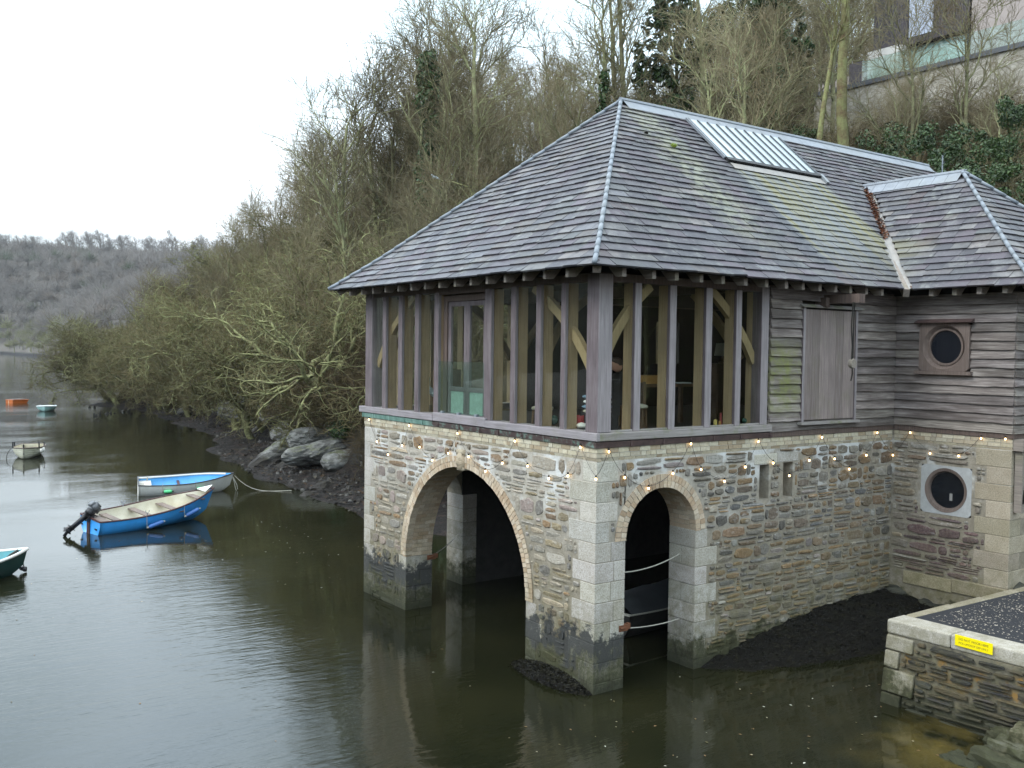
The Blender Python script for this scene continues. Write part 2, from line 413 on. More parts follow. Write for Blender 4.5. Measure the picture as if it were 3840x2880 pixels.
M['green_door'] = m_simple('green_painted_panel', (.30, .37, .325), .6, 12, .3)
M['board'] = m_board(); M['slate'] = m_slate()
M['lead'] = m_simple('lead_sheet', (.20, .22, .25), .5, 5, .3, .3, .0, .5, (.20, .21, .20), .5)
M['lead_pale'] = m_simple('pale_lead_valley', (.26, .25, .235), .6, 6, .3, .3, .0, .4, (.27, .23, .19), .5)
M['hip'] = m_simple('hip_roll', (.19, .215, .245), .5, 7, .25, .2, .0, .4, (.24, .25, .24), .45)
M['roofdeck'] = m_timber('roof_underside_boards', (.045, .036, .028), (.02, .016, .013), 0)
M['copper'] = m_copper()
M['glass'] = m_glass('window_glass', (.96, .975, .95), .03, .8)
M['glass_green'] = m_glass('balustrade_glass', (.86, .95, .91), .10, .8)
M['glass_dark'] = m_simple('porthole_glass', (.006, .008, .012), .08, 3, .2, .0, 0, .5)
M['skyglass'] = m_simple('skylight_glass', (.31, .355, .365), .22, 2.5, .10, .02, 0, .5, (.48, .53, .52), .5)  # pale base colour stands for sky reflected in the skylight panes
M['zinc'] = m_simple('skylight_bar', (.07, .08, .09), .6, 12, .2)
M['black'] = m_simple('black_rubber', (.012, .012, .013), .55, 9, .3)
M['iron'] = m_simple('rusty_iron', (.14, .055, .025), .8, 20, .5)
M['render'] = m_simple('grey_cement_render', (.40, .405, .40), .85, 14, .2, .2, 0, .2, (.30, .30, .28), .5)
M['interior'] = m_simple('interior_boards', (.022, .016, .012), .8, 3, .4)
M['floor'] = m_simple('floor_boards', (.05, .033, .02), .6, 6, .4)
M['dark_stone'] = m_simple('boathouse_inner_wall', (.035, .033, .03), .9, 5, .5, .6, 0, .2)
M['water'] = m_water(); M['ground'] = m_ground(); M['rock'] = m_rock()
M['weed'] = m_simple('seaweed', (.014, .012, .009), .5, 12, .6, .5, 0, .3, (.03, .027, .014), .6)
M['asphalt'] = m_simple('quay_asphalt', (.024, .025, .029), .75, 40, .5, .4, 0, .3)
M['bulb'] = m_emit('warm_bulb', (1.0, .68, .32), 5.)
M['cable'] = m_simple('cable', (.07, .065, .06), .7)
M['bark_oak'] = m_bark('lichen_oak_bark', (.10, .084, .052), (.30, .315, .155), 1.2)
M['bark_ash'] = m_bark('grey_bark', (0.225, 0.198, 0.129), (0.412, 0.437, 0.238), 1.1)
M['bark_red'] = m_bark('brown_bark', (0.162, 0.119, 0.070), (0.250, 0.265, 0.122), .8)
M['twig_oak'] = m_twig('oak_twigs', (0.131, 0.114, 0.056), (0.187, 0.170, 0.085), (0.144, 0.101, 0.056))
M['twig_ash'] = m_twig('ash_twigs', (0.167, 0.145, 0.088), (0.247, 0.225, 0.136), (0.174, 0.131, 0.078))
M['twig_red'] = m_twig('bramble_stems', (.085, .058, .034), (.12, .09, .052), (.07, .066, .03))
M['ivy'] = m_leaf('ivy_leaves', (.014, .036, .009), (.045, .088, .022))
M['holly'] = m_leaf('evergreen_leaves', (.014, .034, .010), (.05, .085, .024))
M['moss'] = m_leaf('moss_green', (.12, .16, .012), (.22, .28, .03))
M['far_wood'] = m_twig('far_twigs', (.105, .092, .085), (.105, .092, .085), (.14, .115, .095))
M['litter'] = m_leaf('fallen_leaves', (.10, .035, .018), (.19, .075, .035))
M['pale_leaf'] = m_leaf('pale_leaf_litter', (.30, .27, .22), (.48, .44, .38))
SKYK = 10.0; EXPO = 0.9
# ================================================================== boathouse
BH = empty('boathouse', (0, 0, 0), 0, 'stone and timber boathouse with slate hip roof standing over the water', 'boathouse')
X3 = Vector((1, 0, 0)); Y3 = Vector((0, 1, 0)); Z3 = Vector((0, 0, 1))
class Fr:
    """wall frame: u along, v up, w outward"""
    def __init__(s, O, U, N): s.O = Vector(O); s.U = Vector(U); s.N = Vector(N)
    def __call__(s, u, v, w=0.0): return s.O + s.U * u + Z3 * v + s.N * w
    def box(s, mb, u0, u1, v0, v1, w0, w1, col=None):
        a = s(u0, v0, w0); b = s(u1, v1, w1); mb.box(a, b, col)
FL = Fr((0, 0, 0), Y3, -X3)          # arched gable towards the creek
FR = Fr((0, 0, 0), X3, -Y3)          # side towards the quay
FW = Fr((7.34, 0, 0), Y3, -X3)       # wing, face beside the side wall
FF = Fr((0, -2.24, 0), X3, -Y3)      # wing, front
FB = Fr((0, 7.24, 0), X3, Y3)        # rear side
ZT = 3.60

def arch_wall(mb, F, u0, u1, top, th, au0, au1, spring, rad, base=-.8, n=40, capL=True):
    """wall slab with a round arch cut from below"""
    uc = (au0 + au1) / 2
    pts = [(u0, base), (au0, base)] if au0 > u0 else []
    if not pts: pts = [(au0, spring)]
    for i in range(n + 1):
        a = PI - PI * i / n
        pts.append((uc + rad * math.cos(a), spring + rad * math.sin(a)))
    pts += [(au1, base), (u1, base), (u1, top), (u0, top)]
    mb.prism([F(p[0], p[1], 0) for p in pts], -F.N * th)

core = MB()
arch_wall(core, FL, 0, 7.24, ZT, .575, 1.60, 5.56, 1.03, 1.98)
pts = [(.62, 2.2)] + [(1.325 + .80 * math.cos(PI - PI * i / 30), 2.2 + .80 * math.sin(PI - PI * i / 30)) for i in range(1, 31)]
pts += [(2.125, -.8), (3.53, -.8), (3.53, ZT), (.575, ZT), (.575, 2.2)]
core.prism([FR(a, b) for a, b in pts], Y3 * .57)
# side wall beyond the arch, with two slots let into it
for a, b, lo, hi in ((3.53, 3.56, -.8, ZT), (3.56, 3.80, -.8, 2.57), (3.56, 3.80, 3.15, ZT), (3.80, 4.165, -.8, ZT), (4.165, 4.42, -.8, 2.56), (4.165, 4.42, 3.16, ZT), (4.42, 12.0, -.8, ZT)):
    FR.box(core, a, b, lo, hi, 0, -.57)
FR.box(core, 3.56, 3.80, 2.57, 3.15, -.26, -.57); FR.box(core, 4.165, 4.42, 2.56, 3.16, -.26, -.57)
# rear side wall with its own arch, end wall
pts = [(.62, 1.9)] + [(1.31 + .69 * math.cos(PI - PI * i / 24), 1.9 + .69 * math.sin(PI - PI * i / 24)) for i in range(1, 25)]
pts += [(2.0, -.8), (12.0, -.8), (12.0, ZT), (.575, ZT), (.575, 1.9)]
core.prism([FB(a, b) for a, b in pts], -Y3 * .57)
core.box((11.5, .57, -.8), (12, 6.67, ZT))
# wing core around its round window
FW.box(core, -2.24, -1.56, .5, ZT, 0, -.5); FW.box(core, -.60, 0, .5, ZT, 0, -.5)
FW.box(core, -1.56, -.60, .5, 2.15, 0, -.5); FW.box(core, -1.56, -.60, 3.02, ZT, 0, -.5)
core.box((7.84, -2.24, .5), (12, -1.74, ZT)); core.box((11.5, -1.74, .5), (12, 0, ZT))
core.build('wall', M['mortar'], BH)
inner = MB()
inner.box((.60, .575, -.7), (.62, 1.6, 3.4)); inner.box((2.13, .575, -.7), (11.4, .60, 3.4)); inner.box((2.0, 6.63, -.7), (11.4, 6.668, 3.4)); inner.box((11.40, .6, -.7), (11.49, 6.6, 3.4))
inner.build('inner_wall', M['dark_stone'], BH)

# ---------------------------------------------------------------- rubble
PAL_L = [(.155, .10, .055), (.22, .135, .06), (.20, .17, .13), (.24, .20, .195), (.17, .165, .16), (.34, .32, .28), (.27, .265, .23), (.22, .215, .19), (.30, .275, .225), (.185, .12, .065), (.25, .15, .065), (.26, .255, .25), (.28, .235, .215), (.21, .19, .145), (.36, .31, .235), (.15, .125, .09), (.31, .30, .275), (.29, .28, .25), (.33, .30, .26)]
PAL_R = [(.17, .105, .05), (.21, .14, .075), (.14, .10, .07), (.25, .155, .06), (.19, .11, .055), (.10, .10, .105), (.23, .21, .185), (.15, .13, .10), (.19, .135, .075), (.12, .105, .085), (.21, .145, .065), (.16, .15, .13), (.09, .078, .068), (.22, .195, .16), (.13, .09, .06), (.18, .165, .145), (.25, .23, .19), (.12, .11, .10)]
PAL_W = [(.30, .285, .25), (.25, .22, .17), (.20, .18, .15), (.33, .31, .27), (.27, .215, .14), (.18, .15, .12), (.16, .10, .06)]
PAL_M = [(.095, .042, .048), (.11, .05, .055), (.08, .04, .048), (.125, .062, .06), (.14, .085, .075)]
PAL_Q = [(.022, .023, .026), (.035, .033, .034), (.05, .043, .036), (.075, .058, .038), (.03, .034, .036), (.06, .05, .045), (.10, .075, .04)]

def stone(mb, F, u0, u1, v0, v1, rr, col, d=.018, slope=0.0):
    w = u1 - u0; h = v1 - v0
    if w < .03 or h < .018: return
    n = 10; pts = []
    ex = rr.uniform(3.2, 9.0)
    for i in range(n):
        a = 2 * PI * (i + rr.uniform(-.32, .32)) / n
        ca, sa = math.cos(a), math.sin(a)
        k = (abs(ca) ** ex + abs(sa) ** ex) ** (-1 / ex)
        pts.append((ca * k * rr.uniform(.84, 1.0), sa * k * rr.uniform(.74, 1.0)))
    uc, vc = (u0 + u1) / 2, (v0 + v1) / 2
    ta, tb = rr.uniform(-.012, .012), rr.uniform(-.008, .008)
    ds = d * rr.uniform(.25, 1.2)
    rings = []
    for sc, dep in ((1.0, -.012), (1.0, ds * .45), (max(.55, 1 - .024 / h) , ds)):
        scu = 1 - (1 - sc) * h / max(w, h)
        rings.append([F(uc + p[0] * w / 2 * scu, vc + p[1] * h / 2 * sc + slope * (p[0] * w / 2), dep + (ta * p[0] + tb * p[1] if dep == ds else 0)) for p in pts])
    vs = rings[0] + rings[1] + rings[2] + [F(uc, vc, ds + rr.uniform(0, .008))]
    fs = []
    for r in (0, 1):
        for i in range(n):
            fs.append((r * n + i, r * n + (i + 1) % n, (r + 1) * n + (i + 1) % n, (r + 1) * n + i))
    for i in range(n): fs.append((2 * n + i, 2 * n + (i + 1) % n, 3 * n))
    mb.add(vs, fs, col)

def rubble(mb, F, u0, u1, v0, v1, excl, pal, seed, hmin=.1, hmax=.24, wmin=.13, wmax=.46, slope=0., gap=.026, d=.03):
    rr = random.Random(seed); v = v0
    def put(a, b, c, e, lvl=0):
        if excl(a, b, c, e):
            if lvl < 3 and b - a > .11: m = (a + b) / 2; put(a, m - gap / 4, c, e, lvl + 1); put(m + gap / 4, b, c, e, lvl + 1)
            elif lvl < 5 and e - c > .08: m = (c + e) / 2; put(a, b, c, m - gap / 4, lvl + 1); put(a, b, m + gap / 4, e, lvl + 1)
            return
        p = pal((a + b) / 2, (c + e) / 2, rr); k = rr.uniform(.7, 1.3)
        stone(mb, F, a, b, c, e, rr, tuple(min(.9, x * k) for x in p), d, slope + rr.uniform(-.03, .03))
    while v < v1 - .04:
        h = min(rr.uniform(hmin, hmax), v1 - v)
        if v1 - v - h < .07: h = v1 - v
        u = u0 - rr.uniform(0, .2)
        while u < u1:
            w = rr.uniform(wmin, wmax) * rr.choice((.7, 1, 1, 1.3))
            a, b = max(u, u0), min(u + w, u1); g = gap * rr.uniform(.5, 1.5)
            if b - a > .05:
                k = rr.random()
                if k < .36 or h < .11: put(a, b - g, v + g / 2 + rr.uniform(0, .014), v + h - g / 2 - rr.uniform(0, .014))
                elif k < .85:
                    m = v + h * rr.uniform(.36, .64)
                    put(a, b - g, v + g / 2, m - g / 2); put(a + rr.uniform(-.0, .03), b - g - rr.uniform(0, .02), m + g / 2, v + h - g / 2)
                else:
                    m1 = v + h * rr.uniform(.28, .38); m2 = v + h * rr.uniform(.62, .72)
                    for c, e in ((v, m1), (m1, m2), (m2, v + h)): put(a + rr.uniform(0, .03), b - g - rr.uniform(0, .03), c + g / 3, e - g / 3)
            u += w
        v += h

def rect_hit(a, b, c, e, R4): return a < R4[1] and b > R4[0] and c < R4[3] and e > R4[2]
QZ = [-.6, -.15, .15, .445, .74, 1.03, 1.33, 1.62, 1.92, 2.21, 2.51, 2.80, 3.10, 3.40]
gran = {}; grr = random.Random(3)
def gblock(a, b, key='quoin', kk=0):
    k = grr.uniform(.82, 1.14); e = .003; mb = gran.setdefault((key, kk), MB()); q = {2: (.86, .80, .68)}.get(kk, (.72, .66, .5) if key == 'plinth' else (1, 1, 1))
    mb.box((a[0] + e + grr.uniform(0, .004), a[1] + e + grr.uniform(0, .004), a[2] + e), (b[0] - e, b[1] - e, b[2] - e), (k * q[0], k * q[1] * grr.uniform(.96, 1.0), k * q[2] * grr.uniform(.92, 1.0)))
exL = []; exR = []; exW = []
for i in range(len(QZ) - 1):
    z0, z1 = QZ[i], QZ[i + 1]; alt = i % 2
    wl = (.56 if alt else .34) + grr.uniform(-.05, .05)
    # main corner pier: granite right through to the side arch
    if z1 <= 2.25:
        m = .36 if alt else .30
        gblock((-.010, -.011, z0), (m, wl, z1)); gblock((m, -.011, z0), (.587, .575 if alt else .4, z1))
        exR.append((-.1, .60, z0, z1))
    else:
        m = .26 if alt else .42
        gblock((-.010, -.011, z0), (m, wl, z1)); exR.append((-.1, m + .02, z0, z1))
    exL.append((-.1, wl + .015, z0, z1))
    # far corner of the gable
    w2 = (.26 if alt else .42) + grr.uniform(-.04, .04)
    gblock((-.010, 7.24 - w2, z0), (.4, 7.252, z1), 'quoin', 1); exL.append((7.24 - w2 - .015, 7.4, z0, z1))
    # jambs of the big arch up to its springing
    if z1 <= 1.05:
        for s, e in ((5.5, 1), (1.66, -1)):
            w3 = (.42 if alt else .28)
            y0, y1 = (s, s + w3) if e > 0 else (s - w3, s)
            m = .30 if alt else .22
            gblock((-.010, y0, z0), (m, y1, z1), 'arch_jamb', e); gblock((m, y0, z0), (.587, y1, z1), 'arch_jamb', e); exL.append((min(y0, y1) - .015, max(y0, y1) + .015, z0, z1))
    # jamb of the side arch
    if z1 <= 2.25:
        w4 = .50 if alt else .27
        m = .30 if alt else .24
        gblock((2.065, -.011, z0), (2.065 + w4, m if alt else .575, z1), 'arch_jamb', 3)
        if alt: gblock((2.065, m, z0), (2.32, .575, z1), 'arch_jamb', 3)
        exR.append((2.0, 2.065 + w4 + .015, z0, z1))
    # wing corner
    if z1 > .9:
        w5 = .42 if alt else .62
        gblock((7.325, -2.252, max(z0, 1.0)), (7.34 + (.6 if alt else .36), -2.24 + w5, z1), 'quoin', 2); exW.append((-2.4, -2.24 + w5 + .012, z0, z1))
    # pier beside the rear arch, seen through the gable arch
    if z1 <= 1.95:
        gblock((1.99, 6.60, z0), (2.35, 7.245, z1), 'arch_jamb', 4)
# plinth under the wing and corner stones at the inner angle
gblock((7.30, -2.28, .78), (7.7, -1.25, 1.02), 'plinth'); gblock((7.31, -1.25, .76), (7.7, -.30, 1.0), 'plinth')
# granite lintels over the two slots
gblock((3.42, -.012, 3.16), (4.00, .2, 3.33), 'lintel'); gblock((4.00, -.012, 3.17), (4.56, .2, 3.34), 'lintel'); exR += [(3.42, 4.57, 3.15, 3.34), (3.54, 3.82, 2.55, 3.17), (4.145, 4.44, 2.54, 3.18)]
for (nm, kk), mb in gran.items():
    g = mb.build(nm, M['granite'], BH); bv = g.modifiers.new('b', 'BEVEL'); bv.width = .009; bv.segments = 2
CL, RL = (3.58, 1.03), 1.915; CR, RR_ = (1.325, 2.2), .74
def mk_ex(rects, c, r, spring):
    def ex(a, b, lo, hi):
        for q in rects:
            if rect_hit(a, b, lo, hi, q): return True
        if lo < 3.40 and hi > 3.405: return True
        if c:
            nx = min(max(c[0], a), b); ny = min(max(c[1], lo), hi)
            if hi < spring: return a < c[0] + r - .2 and b > c[0] - r + .2
            dx, dy = nx - c[0], max(ny, spring) - c[1]
            if math.hypot(dx, dy) < r + .012: return True
        return False
    return ex
keyx = (3.44, 3.72, 2.8, 3.3)
st = MB()
def palL(u, v, rr):
    if v < 1.0: return rr.choice(PAL_R if rr.random() < .6 else PAL_Q)
    if u < 1.9 and rr.random() < .2: return (.30, .235, .13)
    return tuple(q * m for q, m in zip(rr.choice(PAL_L), (1.28, 1.2, 1.1)))
def palR(u, v, rr):
    if rr.random() < .10: return (.23, .135, .05)
    return tuple(q * (.95 if u > 3.0 else 1.08) for q in rr.choice(PAL_R if rr.random() < .8 else PAL_L))
def palW(u, v, rr): return rr.choice(PAL_M) if v < 2.13 + .12 * math.sin(9 * u) and u < -.3 and rr.random() < .94 else tuple(q * 1.3 for q in rr.choice(PAL_W))
rubble(st, FL, 0, 7.24, -.25, 3.40, mk_ex(exL + [keyx], CL, RL + .205, 1.03), palL, 11, .13, .32, .18, .6, d=.016)
rubble(st, FR, .3, 7.34, -.25, 3.40, mk_ex(exR, CR, RR_ + .215, 2.2), palR, 12, .09, .26, .11, .46, d=.026, gap=.02)
rubble(st, FW, -2.24, -.02, 1.02, 3.40, mk_ex(exW + [(-1.57, -.58, 2.14, 3.04)], None, 0, 0), palW, 13, .10, .24, .2, .7, gap=.018)
rubble(st, FF, 7.34, 12, 1.02, 3.40, lambda a, b, c, e: a < 7.95 or e > 3.4, palW, 14, .12, .25)
st.build('rubble_stones', M['stone'], BH)

# ---------------------------------------------------------------- brick arches, string course
PB = [(.52, .48, .36), (.57, .53, .41), (.50, .44, .33), (.58, .55, .44), (.46, .42, .33), (.54, .49, .37), (.40, .33, .23)]
PP = [(.53, .43, .32), (.57, .48, .37), (.50, .40, .29), (.59, .51, .40), (.55, .46, .34), (.46, .35, .24)]
def brickcol(rr, pal=PB): k = rr.uniform(.85, 1.1); return tuple(x * k for x in rr.choice(pal))
def arch_ring(mb, F, c, r, rings, n, depth, seed, soffit=3):
    rr = random.Random(seed)
    def wedge(a0, a1, r0, r1, w0, w1, col):
        P = []
        for w in (w0, w1):
            for a, q in ((a0, r0), (a1, r0), (a1, r1), (a0, r1)):
                P.append(F(c[0] + q * math.cos(a), c[1] + q * math.sin(a), w))
        mb.add(P, [(0, 1, 2, 3), (7, 6, 5, 4), (0, 4, 5, 1), (1, 5, 6, 2), (2, 6, 7, 3), (3, 7, 4, 0)], col)
    for q, (r0, r1) in enumerate(rings):
        nn = int(n * r0 / r); off = rr.uniform(0, .5)
        for i in range(-1, nn + 1):
            a0 = PI * (i + off) / nn; a1 = PI * (i + off + 1) / nn
            a0, a1 = max(0, a0), min(PI, a1)
            if a1 - a0 < .3 * PI / nn: continue
            gp = .0045 / r0
            wedge(a0 + gp, a1 - gp, r0 + .003, r1 - .003, .016 + rr.uniform(-.004, .006), -.12, brickcol(rr, PP))
    nn = n; L = (depth - .12) / soffit
    for i in range(nn):
        a0 = PI * i / nn; a1 = PI * (i + 1) / nn; gp = .0045 / r; sh = (i % 2) * .5
        for k in range(-1, soffit + 1):
            w0 = -.12 - (k + sh) * L; w1 = w0 - L
            w0, w1 = min(w0, -.122), max(w1, -depth)
            if w0 - w1 < .04: continue
            wedge(a0 + gp, a1 - gp, r + .004 + rr.uniform(0, .004), r + .09, w0 - .004, w1 + .004, brickcol(rr, PP))
ab = MB(); arch_ring(ab, FL, CL, RL, ((RL, RL + .10), (RL + .10, RL + .20)), 78, .575, 5, 2)
ab.build('arch_bricks', M['brick'], BH)
ab = MB(); arch_ring(ab, FR, CR, RR_, ((RR_, RR_ + .105), (RR_ + .105, RR_ + .21)), 31, .57, 6, 2)
ab.build('arch_bricks', M['brick'], BH)
mt = MB()      # mortar beds behind the arch bricks
for F, c, r in ((FL, CL, RL), (FR, CR, RR_)):
    n = 48; P = []
    for w in (.004, -.50):
        for q in (r + .012, r + .206):
            P.append([F(c[0] + q * math.cos(PI * i / n), c[1] + q * math.sin(PI * i / n), w) for i in range(n + 1)])
    vs = sum(P, []); m = n + 1; fs = []
    for i in range(n):
        fs += [(i, i + 1, m + i + 1, m + i), (2 * m + i, 3 * m + i, 3 * m + i + 1, 2 * m + i + 1), (i, 2 * m + i, 2 * m + i + 1, i + 1)]
    mt.add(vs, fs)
mt.build('arch_mortar', M['mortar'], BH)
bc = MB(); brr = random.Random(8)
def course(F, u0, u1, z0, z1, w, header=.0):
    u = u0 - brr.uniform(0, .15)
    while u < u1:
        L = brr.choice((.215, .215, .105, .215, .1))
        a, b = max(u, u0), min(u + L, u1)
        if b - a > .03: F.box(bc, a, b - .009, z0 + .004, z1 - .004, w + brr.uniform(-.004, .004), -.09, brickcol(brr))
        u += L
for F, a, b in ((FL, -.015, 7.255), (FR, .09, 7.30), (FW, -2.255, -.03), (FF, 7.43, 12)):
    course(F, a, b, 3.525, 3.60, .012); course(F, a, b, 3.455, 3.525, .012)
    u = a
    while u < b:                                            # sloping bullnose under the two courses
        e = min(u + brr.choice((.22, .22, .11)), b)
        if e - u > .03:
            pr = [F(u + .004, z, w) for z, w in ((3.452, .014), (3.452, -.08), (3.402, -.08), (3.402, -.002), (3.42, .004))]
            bc.prism(pr, F.U * (e - u - .008), brickcol(brr))
        u = e
bc.build('brick_course', M['brick'], BH)

# carved keystone: a weathered head
ks = MB(); bm = bmesh.new(); bmesh.ops.create_uvsphere(bm, u_segments=28, v_segments=22, radius=1)
vs = []
for v in bm.verts:
    x, y, z = v.co                       # x sideways, y out of the wall, z up
    k = 1.0
    f = max(0, y)
    nose = math.exp(-((x / .16) ** 2 + ((z + .05) / .30) ** 2)) * .38
    eye = math.exp(-(((abs(x) - .34) / .17) ** 2 + ((z - .16) / .13) ** 2)) * .20
    brow = math.exp(-(((abs(x) - .3) / .3) ** 2 + ((z - .36) / .1) ** 2)) * .16
    mouth = math.exp(-((x / .28) ** 2 + ((z + .46) / .06) ** 2)) * .12
    beard = .10 * math.sin(9 * x + 3 * z) * (1 if z < -.45 else .0) + .09 * math.sin(8 * x) * (1 if z > .55 else 0)
    d = f * (nose - eye + brow - mouth) + beard * .6
    vs.append(FL(3.58 + x * .125, 3.06 + z * .185, .0 + y * .095 + d * .11))
ks.add(vs, [tuple(v.index for v in f.verts) for f in bm.faces], (.95, .82, .66)); bm.free()
FL.box(ks, 3.47, 3.69, 3.17, 3.26, .05, -.1, (.95, .85, .7)); FL.box(ks, 3.485, 3.675, 2.90, 2.955, .04, -.1, (.95, .85, .7))
ks.build('keystone', M['granite'], BH, True)

# copper flashing, sills
cp = MB()
for F, a, b in ((FL, -.04, 7.26), (FR, -.04, 3.78)):
    u = a
    while u < b:
        e = min(u + brr.uniform(.5, .72), b)
        cp.prism([F(u, z, w) for z, w in ((3.606, .034), (3.69, .05), (3.70, -.1), (3.606, -.1))], F.U * (e - u)); 
        F.box(cp, e - .012, e + .012, 3.604, 3.698, .056, -.05)
        u = e
cp.build('copper_flashing', M['copper'], BH)
dk = MB()
FR.box(dk, 3.78, 7.29, 3.605, 3.70, .03, -.1); FW.box(dk, -2.27, 0, 3.605, 3.70, .03, -.1); FF.box(dk, 7.37, 12, 3.605, 3.70, .02, -.1)
dk.build('base_flashing', M['dark_oak'], BH)
sl = MB()
FL.box(sl, -.065, 2.80, 3.703, 3.822, .065, -.24); FL.box(sl, 2.803, 4.50, 3.705, 3.86, .055, -.24); FL.box(sl, 4.503, 7.40, 3.703, 3.824, .065, -.24)
s_ = sl.build('sill', M['oak_y'], BH); s_.modifiers.new('b', 'BEVEL').width = .008
sl = MB(); FR.box(sl, .0, 3.78, 3.703, 3.822, .067, -.24)
s_ = sl.build('sill', M['oak_x'], BH); s_.modifiers.new('b', 'BEVEL').width = .008

# ---------------------------------------------------------------- timber frame and glazing
ZP = 6.02
def part_box(name, m, a, b, bev=.006, parent=BH):
    mb = MB(); mb.box(a, b); o = mb.build(name, m, parent)
    if bev: md = o.modifiers.new('b', 'BEVEL'); md.width = bev; md.segments = 2
    return o
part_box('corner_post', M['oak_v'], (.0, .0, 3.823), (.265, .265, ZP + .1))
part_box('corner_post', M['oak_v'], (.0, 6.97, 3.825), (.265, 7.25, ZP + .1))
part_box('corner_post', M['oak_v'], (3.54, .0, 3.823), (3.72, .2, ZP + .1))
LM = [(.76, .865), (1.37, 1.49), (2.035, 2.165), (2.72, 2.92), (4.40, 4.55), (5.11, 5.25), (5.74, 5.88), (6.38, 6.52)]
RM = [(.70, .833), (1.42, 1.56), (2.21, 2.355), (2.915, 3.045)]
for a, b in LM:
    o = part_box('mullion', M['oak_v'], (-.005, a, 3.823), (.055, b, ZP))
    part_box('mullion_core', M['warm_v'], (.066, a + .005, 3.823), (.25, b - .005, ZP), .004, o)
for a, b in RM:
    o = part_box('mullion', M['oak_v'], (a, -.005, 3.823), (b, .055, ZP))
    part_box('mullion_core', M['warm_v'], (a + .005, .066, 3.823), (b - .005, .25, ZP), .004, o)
part_box('mullion_core', M['warm_v'], (3.545, .205, 3.823), (3.71, .33, ZP), .004)
edges = [.265] + [x for m in LM for x in m] + [6.97]
for i in range(0, len(edges), 2):
    a, b = edges[i], edges[i + 1]
    if a > 2.9 and b < 4.45: continue
    part_box('window_pane', M['glass'], (.057, a, 3.825), (.063, b, ZP), 0)
edges = [.265] + [x for m in RM for x in m] + [3.54]
for i in range(0, len(edges), 2):
    part_box('window_pane', M['glass'], (edges[i], .057, 3.825), (edges[i + 1], .063, ZP), 0)
# glazing bead along the bottom of the side windows
part_box('glazing_bead', M['oak_x'], (.27, .01, 3.824), (3.54, .05, 3.85), .004)
# rear side glazing, seen through the room
part_box('sill', M['oak_x'], (.0, 7.0, 3.70), (3.8, 7.3, 3.822), 0)
for a, b in [(.27, .4)] + RM + [(3.54, 3.75)]: part_box('mullion', M['warm_v'], (a, 7.02, 3.823), (b, 7.23, ZP))
part_box('window_pane', M['glass'], (.265, 7.15, 3.825), (3.54, 7.156, ZP), 0)
# double door to the creek with glass guard
dr = MB()
for a, b, lo, hi in ((2.925, 3.05, 3.86, 5.97), (4.27, 4.395, 3.86, 5.97)): dr.box((.10, a, lo), (.2, b, hi))
dr.box((.10, 3.05, 5.86), (.2, 4.27, 5.97))
dframe = dr.build('door_frame', M['dark_oak'], BH)
for a, b in ((3.055, 3.655), (3.665, 4.265)):
    d = MB()
    d.box((.125, a, 3.87), (.175, a + .085, 5.85)); d.box((.125, b - .085, 3.87), (.175, b, 5.85)); d.box((.125, a + .085, 5.77), (.175, b - .085, 5.85)); d.box((.125, a + .085, 4.26), (.175, b - .085, 4.34))
    leaf = d.build('glazed_door', M['oak_v'], BH)
    q = MB(); q.box((.137, a + .087, 3.87), (.165, b - .087, 4.258)); q.build('door_panel', M['green_door'], leaf)
    q = MB(); q.box((.148, a + .087, 4.342), (.153, b - .087, 5.768)); q.build('door_pane', M['glass'], leaf)
part_box('head_board', M['dark_oak'], (-.004, 2.925, 5.98), (.2, 4.395, ZP), .003)
gb = part_box('glass_guard', M['glass_green'], (.0, 2.93, 3.88), (.014, 4.39, 4.79), 0)
cl = MB()
for y in (3.1, 3.66, 4.2): cl.box((-.03, y, 3.862), (.03, y + .07, 3.90))
cl.build('clip', M['lead'], gb)
# braces inside
def brace(p, c, q, w=.14, t=.09):
    P = [Vector(p), Vector(c), Vector(q)]; n = 9; pts = []
    for i in range(n + 1):
        u = i / n; pts.append(P[0] * (1 - u) ** 2 + P[1] * 2 * u * (1 - u) + P[2] * u * u)
    pl = (P[2] - P[0]).cross(P[1] - P[0]).normalized(); mb = MB(); vs = []
    for i, a in enumerate(pts):
        d = (pts[min(i + 1, n)] - pts[max(i - 1, 0)]).normalized(); s = d.cross(pl)
        for x, y in ((-1, -1), (1, -1), (1, 1), (-1, 1)): vs.append(a + s * (x * w / 2) + pl * (y * t / 2))
    fs = [(i * 4 + j, i * 4 + (j + 1) % 4, i * 4 + 4 + (j + 1) % 4, i * 4 + 4 + j) for i in range(n) for j in range(4)] + [(3, 2, 1, 0), (n * 4, n * 4 + 1, n * 4 + 2, n * 4 + 3)]
    mb.add(vs, fs); return mb.build('brace', M['warm_d'], BH)
brace((.28, .17, 4.95), (.55, .17, 5.55), (1.15, .17, 6.0)); brace((3.56, .19, 4.85), (3.2, .19, 5.5), (2.5, .19, 6.0))
brace((.17, .28, 4.65), (.17, .75, 5.45), (.17, 1.75, 6.0)); brace((.17, 6.96, 4.65), (.17, 6.5, 5.45), (.17, 5.5, 6.0))
brace((3.6, .5, 4.9), (3.6, .9, 5.5), (3.6, 1.6, 6.05)); brace((3.6, 6.8, 4.9), (3.6, 6.3, 5.5), (3.6, 5.5, 6.05))
brace((.4, 7.05, 4.8), (.8, 7.05, 5.5), (1.5, 7.05, 6.0)); brace((3.5, 7.05, 4.8), (3.1, 7.05, 5.5), (2.4, 7.05, 6.0))
brace((1.9, 3.62, 5.0), (2.2, 3.62, 5.7), (3.0, 3.62, 6.1), .15, .1)
part_box('post', M['warm_v'], (3.5, 6.75, 3.66), (3.7, 6.95, 6.1)); part_box('tie_beam', M['dark_oak'], (3.48, .2, 6.04), (3.68, 7.05, 6.26), .01)
